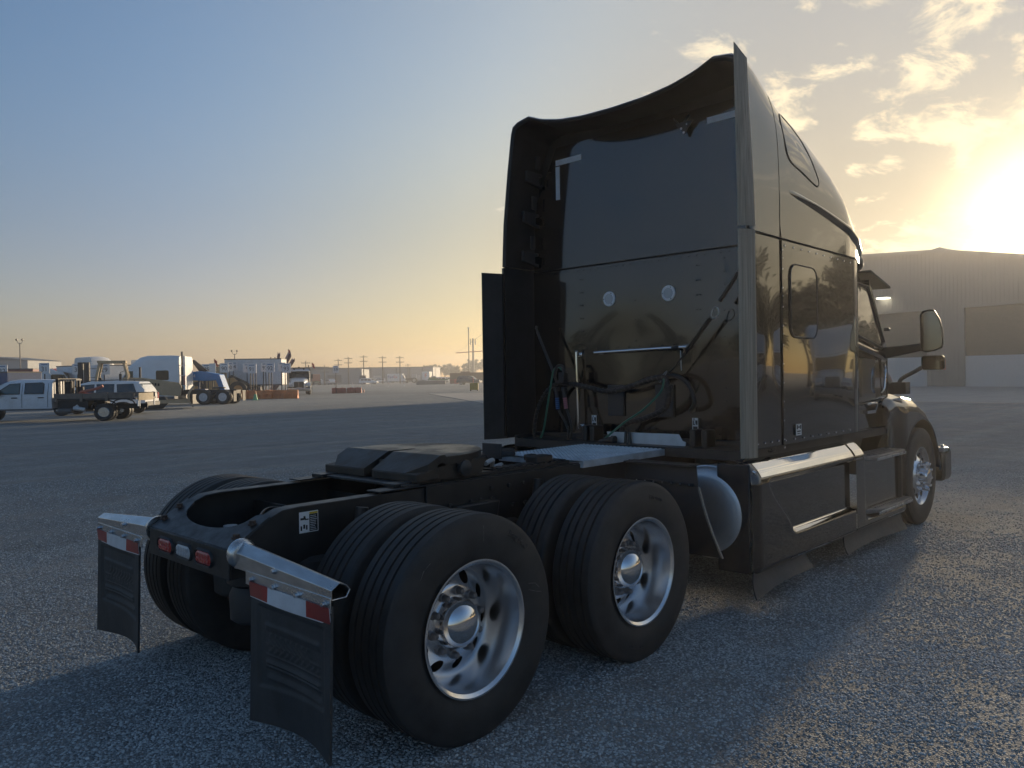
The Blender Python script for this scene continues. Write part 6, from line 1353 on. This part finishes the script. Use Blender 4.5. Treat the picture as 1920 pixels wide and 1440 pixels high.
# ---- far things around the middle of the picture
dsv = make_suv('suv', 'dark blue sport utility vehicle parked at the edge of the black truck', 'navy_paint'); dsv.location = yard((880-960)/1458*163, 163); dsv.rotation_euler.z = AWAY-pi/2-radians(15)
t = thing('delivery_van', 'white delivery truck with purple and orange FedEx lettering in the distance', 'delivery truck', yard((743-960)/1458*266, 266), AWAY-pi/2)
b = MB(); b.box((-2.9, -1.15, .55), (2.4, 1.15, 3.1)); vb = b.build('box_body', 'white_paint', t, bevel=.06)
b = MB(); b.prism([(2.4, .5), (3.5, .5), (3.5, 1.3), (3.1, 1.5), (2.75, 2.5), (2.4, 2.6)], 'y', -1.0, 1.0); b.build('cab', 'white_paint', t, bevel=.06)
b = MB(); b.prism([(2.5, 1.5), (3.0, 1.5), (2.72, 2.35), (2.5, 2.35)], 'y', -1.02, -1.0); b.build('cab_window', 'glass_dark', t)
for txt, x0, m in (('Fed', -1.72, 'fedex_purple'), ('Ex', -.05, 'fedex_orange')):
    vv, ff = text_geo(txt, 1.35, 0); b = MB(); b.add([(x0+x, -1.158, 2.0+y) for x, y, z in vv], ff); b.build('lettering', m, vb, smooth=False, fix=False)
for s in (-1, 1):
    for x in (-1.2, 2.7): put_wheel(WC, t, (x, s*.95, .36), s)
t = thing('trailer_end', 'white trailer with red F lettering beyond the tractor', 'trailer', yard((801-960)/1458*258, 258), AWAY-pi/2)
b = MB(); b.box((-1.25, -4, .9), (1.25, 4, 3.6)); tb_ = b.build('box', 'white_paint', t, bevel=.05)
vv, ff = text_geo('F', 1.9, 0); b = MB(); b.add([(x, -4.01, 2.2+y) for x, y, z in vv], ff); b.build('lettering', 'fedex_orange', tb_, smooth=False, fix=False)
for x in (-.9, .9): put_wheel(WT, t, (x, -3, .51), -1).rotation_euler = (0, 0, pi/2)
WF = simple_wheel(.85, .5, .55, 'rim_white')
t = thing('farm_tractor', 'farm tractor with large pale rear wheel in the distance', 'tractor', yard((775-960)/1458*250, 250), LEFT)
b = MB(); b.prism([(-.3, .8), (2.4, .8), (2.5, 1.5), (.5, 1.7), (-.3, 1.6)], 'y', -.45, .45); b.build('hood', 'dark_steel', t, bevel=.05); b = MB(); b.box((-1.0, -.7, 1.4), (.4, .7, 2.7)); b.build('cab', 'siding_white', t, bevel=.05)
for s in (-1, 1): put_wheel(WF, t, (-.4, s*.95, .85), -s); put_wheel(WC, t, (2.0, s*.8, .36), -s)
t = thing('flatbed_truck', 'small dark flatbed truck with tan load in the distance', 'truck', yard((690-960)/1458*218, 218), LEFT+radians(15))
b = MB(); b.box((.6, -1.0, .7), (2.2, 1.0, 2.5)); b.build('cab', 'dark_steel', t, bevel=.1); b = MB(); b.box((-2.6, -1.1, .85), (.5, 1.1, 1.05)); b.build('bed', 'grey_part', t); b = MB(); b.prism([(-2.3, 1.05), (-1.9, 1.3), (-.6, 1.4), (.2, 1.05)], 'y', -.9, .9); b.build('load', 'tan_paint', t, bevel=.05)
for s in (-1, 1):
    for x in (-1.6, 1.5): put_wheel(WC, t, (x, s*.95, .36), s)
t = thing('equipment_trailer', 'low green equipment trailer in front of the distant trees', 'trailer', yard((822-960)/1458*225, 225), AWAY-pi/2)
b = MB(); b.box((-2.9, -1.2, .8), (2.9, 1.2, 1.15)); b.box((-2.7, -1.1, 1.15), (-.5, 1.1, 1.7)); b.build('deck', 'green_paint', t, bevel=.05)
for x in (-1.5, -.6): put_wheel(WC, t, (x, -1.0, .36), -1)
for i, (pxx, v, hgt, wdt, m, lb) in enumerate(((855, 205, 2.7, 3.0, 'rust_brown', 'left rust-brown steel bin by the dark vehicle'), (873, 205, 3.1, 2.5, 'rust_brown', 'taller middle rust-brown steel bin'), (894, 203, 2.8, 3.4, 'rust_brown', 'right rust-brown steel bin at the black truck edge'))):
    t = thing('scrap_bin', lb, 'bin', yard((pxx-960)/1458*v, v), AWAY-pi/2, 'rust brown bins'); b = MB(); b.box((-wdt/2, -1, .1), (wdt/2, 1, hgt)); o = b.build('tub', m, t, bevel=.04)
    for k in range(int(wdt/.6)): b = MB(); b.box((-wdt/2+.3+.6*k, -1.08, .15), (-wdt/2+.4+.6*k, -1.0, hgt-.05)); b.build('rib', m, o)
for pxx, v, m, lb, w in ((848, 195, 'red_dark', 'left small red bin by the dark vehicle', 1.0), (856, 193, 'red_paint', 'right small red bin by the dark vehicle', 1.0)):
    t = thing('small_bin', lb, 'bin', yard((pxx-960)/1458*v, v), AWAY-pi/2, 'small red bins'); b = MB(); b.prism([(-w/2, 0), (w/2, 0), (w/2+.1, 1.1), (-w/2-.1, 1.1)], 'y', -.5, .5); b.build('tub', m, t, bevel=.04); b = MB(); b.box((-w/2-.12, -.55, 1.1), (w/2+.12, .55, 1.18)); b.build('lid', m, t)
for i, pxx in enumerate((787, 797, 807, 818, 829)):
    b = MB(); L_ = 1.5; b.box((-L_/2, -.5, 0), (L_/2, .5, .9)); o = b.build('concrete_block', 'block_grey', None, bevel=.05); o.location = yard((pxx-960)/1458*180, 180); o.rotation_euler.z = AWAY-pi/2
    tag(o, ['leftmost', 'second', 'middle', 'fourth', 'rightmost'][i]+' grey concrete block in the row below the green trailer', 'concrete block', 'grey concrete blocks')
t = thing('storage_crate', 'yellow steel crate on the concrete edge beside the black truck', 'crate', yard((889-960)/1458*90, 90), AWAY-pi/2); b = MB(); b.box((-.48, -.4, .12), (.48, .4, .92)); o = b.build('tub', 'yellow_paint', t, bevel=.02)
for x in (-.4, .4): b = MB(); b.box((x-.06, -.35, 0), (x+.06, .35, .12)); b.build('foot', 'dark_steel', t)
b = MB(); b.cyl((-.1, 0, .9), (-.1, 0, 1.55), .05); b.build('handle_post', 'barrier_red', t)
t = thing('white_pickup', 'white utility truck in front of the distant treeline', 'truck', yard((816-960)/1458*245, 245), LEFT); b = MB(); b.prism([(-2.5, .6), (2.6, .6), (2.6, 1.2), (1.5, 1.35), (1.0, 2.1), (-.4, 2.1), (-.5, 1.3), (-2.5, 1.3)], 'y', -.95, .95); b.build('body', 'white_paint', t, bevel=.08); b = MB(); b.prism([(-.2, 1.4), (1.2, 1.4), (.9, 1.95), (-.2, 1.95)], 'y', .93, .97); b.build('side_window', 'glass_dark', t)
for s in (-1, 1):
    for x in (-1.6, 1.7): put_wheel(WC, t, (x, s*.85, .36), s)
# ---- distant warehouse
t = thing('warehouse', 'long pale grey warehouse with dock doors along the horizon', 'building', yard((686-960)/1458*300, 300), AWAY-pi/2)
b = MB(); b.box((-30, 0, 0), (26, 30, 5.6)); wb = b.build('wall', 'bldg_grey', t, smooth=False)
b = MB(); b.box((-30.3, -.3, 5.6), (26.3, 30.3, 5.9)); b.build('roof', 'bldg_dark', t, smooth=False)
for i in range(11):
    x = -28+5*i; b = MB(); b.box((x-.35, -.25, 0), (x+.35, 0, 5.5)); b.build('pilaster', 'bldg_dark', wb, smooth=False)
    b = MB(); b.box((x+1.0, -.15, .9), (x+4.0, 0, 2.6)); b.build('dock_door', 'bldg_dark' if i % 3 else 'siding_white', wb, smooth=False)
b = MB(); b.box((-30, -2.2, 2.7), (-8, 0, 2.95)); b.build('canopy', 'bldg_dark', wb, smooth=False)
for i in range(4):
    t = thing('far_shed', ['low grey shed behind lot sign 30', 'pale shed between the signs and the lift mast', 'grey building behind lot sign 93', 'low building left of the lamp pole'][i], 'building', yard(((118, 140, 590, -20)[i]-960)/1458*(190, 200, 230, 160)[i], (190, 200, 230, 160)[i]), AWAY-pi/2); L_ = (7, 5, 14, 8)[i]; h_ = (4.6, 5.0, 4.5, 6.5)[i]
    b = MB(); b.box((-L_, 0, 0), (L_, 12, h_)); b.build('wall', ('bldg_grey', 'siding_white', 'bldg_grey', 'bldg_grey')[i], t, smooth=False); b = MB(); b.prism([(-L_-.3, h_), (L_+.3, h_), (0, h_+.9)], 'y', -.3, 12.3); b.build('roof', 'bldg_dark', t, smooth=False)
    for k in range(3): b = MB(); b.box((-L_+1+k*L_*.6, -.05, .5), (-L_+1+k*L_*.6+L_*.3, 0, 2.8)); b.build('door', 'bldg_dark', t, smooth=False)
# ---- poles
def utility_pole(pxx, v, h, lb, arms=2):
    t = thing('utility_pole', lb, 'pole', yard((pxx-960)/1458*v, v), AWAY-pi/2+.3, 'utility poles along the far road')
    b = MB(); b.cyl((0, 0, 0), (0, 0, h), .17, 10, .11); b.build('shaft', 'pole_wood', t)
    for k in range(arms):
        b = MB(); b.box((-1.1, -.08, h-.6-1.3*k), (1.1, .08, h-.45-1.3*k)); a = b.build('cross_arm', 'pole_wood', t)
        for x in (-1, -.4, .4, 1): b = MB(); b.cyl((x, 0, h-.45-1.3*k), (x, 0, h-.25-1.3*k), .06, 6); b.build('insulator', 'grey_part', a)
for pxx, v, yt, lb in ((635, 235, 673, 'utility pole directly behind lot sign 59'), (654, 230, 669, 'utility pole right of lot sign 59'), (682.5, 225, 666, 'utility pole above the distant flatbed truck'), (718, 228, 667.5, 'utility pole left of the white delivery truck'), (750.5, 228, 667.5, 'utility pole above the white delivery truck'), (765.5, 300, 682, 'short thin utility pole right of the delivery truck'), (574, 200, 677, 'utility pole behind the oncoming white truck'), (609, 210, 685, 'utility pole right of the oncoming white truck')):
    utility_pole(pxx, v, 1.617+(705.6+(960-pxx)*.0154-yt)/1458*v, lb)
def lamp_pole(pxx, v, yt, lb, heads=2):
    h = 1.617+(705.6+(960-pxx)*.0154-yt)/1458*v
    t = thing('lamp_pole', lb, 'lamp post', yard((pxx-960)/1458*v, v), AWAY-pi/2, 'tall yard light poles'); b = MB(); b.cyl((0, 0, 0), (0, 0, h-.5), .11, 10, .07); b.build('shaft', 'pole_grey', t)
    for s in (-1, 1)[:heads]:
        b = MB(); b.tube([(0, 0, h-.6), (s*.3, 0, h-.5), (s*.42, 0, h-.15)], .045, 6, 2); a = b.build('arm', 'pole_grey', t); b = MB(); b.cbox((s*.44, -.05, h), (.24, .34, .3)); b.build('lamp_head', 'dark_steel', a, bevel=.05)
lamp_pole(39, 120, 637, 'tall twin-head yard lamp pole at the far left'); lamp_pole(441, 130, 658, 'twin-head lamp pole above the white trailer'); lamp_pole(513, 160, 671, 'small lamp pole right of the trailer roof')
for pxx, v, yt, lb in ((541.5, 100, 654, 'red flag on a thin pole above lot sign 93'), (402.5, 70, 672, 'small red flag above the loader roof'), (585.5, 90, 679, 'furled red flag right of the oncoming truck')):
    h = 1.617+(705.6+(960-pxx)*.0154-yt)/1458*v; t = thing('marker_flag', lb, 'flag', yard((pxx-960)/1458*v, v), AWAY-pi/2, 'red flags'); b = MB(); b.cyl((0, 0, 0), (0, 0, h), .02, 6); b.build('staff', 'pole_grey', t); b = MB(); b.grid(lambda u, w_: (.02+.30*u+.04*sin(6*w_), .05*sin(5*u), h-.55+.5*w_-.25*u), 6, 4, thick=(0, .01, 0)); b.build('cloth', 'flag_red', t)
t = thing('cell_tower', 'slim cell tower with panel antennas left of the black truck', 'tower', yard((888-960)/1458*330, 330), AWAY); h = 1.617+(706-634)/1458*330; b = MB(); b.cyl((0, 0, 0), (0, 0, h), .55, 12, .4); b.build('mast', 'pole_grey', t)
for k in range(6): a = k*pi/3; b = MB(); b.cbox((1.2*cos(a), 1.2*sin(a), h-1.4), (.3, .3, 2.6)); b.cyl((0, 0, h-1.5), (1.2*cos(a), 1.2*sin(a), h-1.5), .08, 6); b.build('antenna', 'pole_grey', t)
t = thing('mast_crane', 'tall thin mast with horizontal jib and stay wire', 'crane', yard((880-960)/1458*230, 230), AWAY-pi/2); h = 1.617+(706.5-615)/1458*230; b = MB(); b.cyl((0, 0, 0), (0, 0, h), .16, 8); b.build('mast', 'pole_grey', t)
z1 = 1.617+(706.5-661)/1458*230; b = MB(); b.cyl((-3.8, 0, z1), (5.5, 0, z1+.5), .13, 8); b.build('jib', 'barrier_red', t); b = MB(); b.cyl((-3.7, 0, z1), (5.2, 0, z1+6.2), .03, 5); b.build('stay_wire', 'dark_steel', t); b = MB(); b.lathe([(0, .25), (.4, .3), (.5, 0)], 'z', 10, (0, 0, h-.2)); b.build('lamp_head', 'siding_white', t)
# ---- trees
col('bark', (0.06, 0.048, 0.038), 0.9)
def leafmat(name, c): m = mat(name, c, 0.6, var=0.35, vscale=0.5); M[name] = m; return name
leafmat('leaf_a', (0.045, 0.065, 0.028)); leafmat('leaf_b', (0.058, 0.072, 0.035)); leafmat('leaf_pine', (0.035, 0.052, 0.03))
def tree_mesh(seed, h, kind, nleaf, lsize):
    rnd = random.Random(seed); tb_ = MB(); lb_ = MB(); hub = []
    r0 = h*.022
    pts = [Vector((0, 0, 0)), Vector((rnd.uniform(-.2, .2), rnd.uniform(-.2, .2), h*.35)), Vector((rnd.uniform(-.4, .4), rnd.uniform(-.4, .4), h*.7)), Vector((rnd.uniform(-.3, .3), rnd.uniform(-.3, .3), h*.93))]
    for a, c, ra, rc in zip(pts, pts[1:], (r0*1.3, r0, r0*.6), (r0, r0*.6, r0*.2)): tb_.cyl(a, c, ra, 8, rc)
    for i in range(18):
        t_ = .38+.6*(i/18) if kind == 'broad' else .55+.43*(i/18); z = h*t_; a = rnd.uniform(0, 2*pi)
        L = h*(.34*(1-abs(t_-.58)*1.2) if kind == 'broad' else .16*(1.3-abs(t_-.75)*2))*rnd.uniform(.7, 1.15); L = max(L, h*.05)
        base = Vector((0, 0, z*.9)); tip = Vector((L*cos(a), L*sin(a), z+L*rnd.uniform(.1, .45))); tb_.cyl(base, tip, r0*.35, 5, r0*.08)
        for k in range(3): hub.append((base.lerp(tip, .5+.25*k), L*(.42 if kind == 'broad' else .38)*rnd.uniform(.7, 1.3)))
    for i in range(nleaf):
        c, r = hub[int(rnd.random()*len(hub))]; d = Vector((rnd.gauss(0, 1), rnd.gauss(0, 1), rnd.gauss(0, .7)));  d.normalize()
        p = c+d*r*(rnd.random()**.45); n_ = Vector((rnd.gauss(0, 1), rnd.gauss(0, 1), rnd.gauss(0, 1)+.4)).normalized(); x_ = n_.orthogonal().normalized(); y_ = n_.cross(x_); s_ = lsize*rnd.uniform(.6, 1.4)
        lb_.add([p-x_*s_, p-y_*s_*.5, p+x_*s_, p+y_*s_*.5], [(0, 1, 2, 3)])
    return tb_.mesh('trunk', True, 40), lb_.mesh('crown', False, fix=False)
TREES = []
for i, (h, kind, nl, ls, lm) in enumerate(((9, 'broad', 3400, .26, 'leaf_a'), (11, 'broad', 3800, .28, 'leaf_b'), (12, 'pine', 2600, .26, 'leaf_pine'), (8, 'broad', 3000, .25, 'leaf_b'))):
    tm, lm_ = tree_mesh(20+i, h, kind, nl, ls); tm.materials.append(M['bark']); lm_.materials.append(M[lm]); TREES.append((tm, lm_, h))
def tree(loc, k, s, rz, lb, grp):
    t = thing('pine_tree' if k == 2 else 'leafy_tree', lb, 'tree', loc, rz, grp); t.scale = (s, s, s*random.uniform(.92, 1.08)); link('trunk', TREES[k][0], t); link('crown', TREES[k][1], t); return t
rt = random.Random(5)
spots = []
for i in range(26):
    pxx = 640+11.5*i+rt.uniform(-4, 4); top = interp([(600, 690), (700, 690), (790, 690), (815, 682), (850, 682), (905, 677)], pxx)+rt.uniform(-2, 4); v = rt.uniform(345, 430)
    z = 1.617+(705.6+(960-pxx)*.0154-top)/1458*v; spots.append((pxx, v, z))
sides = ['left', 'right']
for i, (pxx, v, z) in enumerate(sorted(spots)):
    k = rt.choice((0, 1, 3, 0, 2)); lb = ('hazy tree on the distant treeline above the warehouse roof' if pxx < 790 else 'hazy tree in the denser distant treeline beside the black truck')
    tree(yard((pxx-960)/1458*v, v), k, z/TREES[k][2], rt.uniform(0, 6), lb, 'distant treeline')
for pxx, v, yt, k, lb in ((14, 170, 683, 2, 'dark tree left of the twin-head lamp pole'), (24, 175, 681, 0, 'second dark tree left of the twin-head lamp pole'), (50, 180, 684, 1, 'tree just right of the twin-head lamp pole'), (60, 178, 683, 3, 'tree behind the red dump body'), (72, 182, 682, 0, 'tree behind the truck at lot sign 31'), (560, 300, 698, 0, 'hazy tree behind the purple beams'), (600, 320, 699, 1, 'hazy tree right of the oncoming truck')):
    z = 1.617+(705.6+(960-pxx)*.0154-yt)/1458*v; tree(yard((pxx-960)/1458*v, v), k, z/TREES[k][2], rt.uniform(0, 6), lb, 'trees beyond the yard')
# what the black truck's polished side and tail reflect: trees and parked trucks beside the lane
for i, (d, az, k, s) in enumerate(((52, -30.5, 0, .85), (50, -28.0, 1, .80), (56, -26.3, 3, .92), (60, -20.2, 0, .95), (55, -18.4, 1, .82), (63, -16.2, 3, 1.1), (70, -23.2, 2, .72), (58, -34, 3, .9), (60, -39, 1, .9), (66, -46, 0, 1.0))):
    tree((-2.4+d*cos(radians(az)), 1.3+d*sin(radians(az)), 0), k, s, i*1.3, 'tree outside the picture, mirrored in the black truck flank', 'trees mirrored in the flank')
for i, (x, y, k, s) in enumerate([(8.5+d*cos(radians(a)), -3.7+d*sin(radians(a)), k, s) for d, a, k, s in ((86, 136, 0, .62), (92, 140, 1, .6), (84, 143.5, 3, .75), (88, 147, 0, .66), (94, 150, 1, .58), (85, 153, 3, .8), (90, 157, 0, .7), (80, 162, 1, .7), (84, 168, 0, .75), (78, 176, 3, .8), (70, 190, 0, .7))]):
    tree((x, y, 0), k, s, i*1.3, 'tree outside the picture, mirrored in the black cab rear', 'trees mirrored in the cab rear')
for i, (d, az, rz) in enumerate(((46, -27.2, 2.85), (44, -21.4, 2.7))):
    dup(t31, 'parked white truck outside the picture, mirrored in the black flank', 'truck', (-2.4+d*cos(radians(az)), 1.3+d*sin(radians(az)), 0), rz, 'trucks mirrored in the flank')
# ---- pale concrete slab left of the black truck
b = MB(); sl_ = [yard((803-960)/1458*77, 77), yard((905-960)/1458*77.5, 77.5), yard((1000-960)/1458*60, 60), yard((905-960)/1458*47, 47)]
b.add([(p[0], p[1], .022) for p in sl_]+[(p[0], p[1], -.1) for p in sl_], [(0, 1, 2, 3), (0, 4, 5, 1), (1, 5, 6, 2), (2, 6, 7, 3), (3, 7, 4, 0)]); struct(b.build('concrete_slab', 'concrete', None, smooth=False))
# ---- morning haze
hz = bpy.data.materials.new('haze'); hz.use_nodes = True; hn = hz.node_tree; hn.nodes.clear()
ho = hn.nodes.new('ShaderNodeOutputMaterial'); pv = hn.nodes.new('ShaderNodeVolumePrincipled'); pv.inputs['Color'].default_value = (0.93, 0.93, 0.95, 1); pv.inputs['Density'].default_value = 0.0014; pv.inputs['Anisotropy'].default_value = 0.6
hn.links.new(pv.outputs[0], ho.inputs['Volume'])
b = MB(); b.box((-90, -70, -1), (520, 520, 19.5)); stuff(b.build('haze', hz, None, smooth=False))
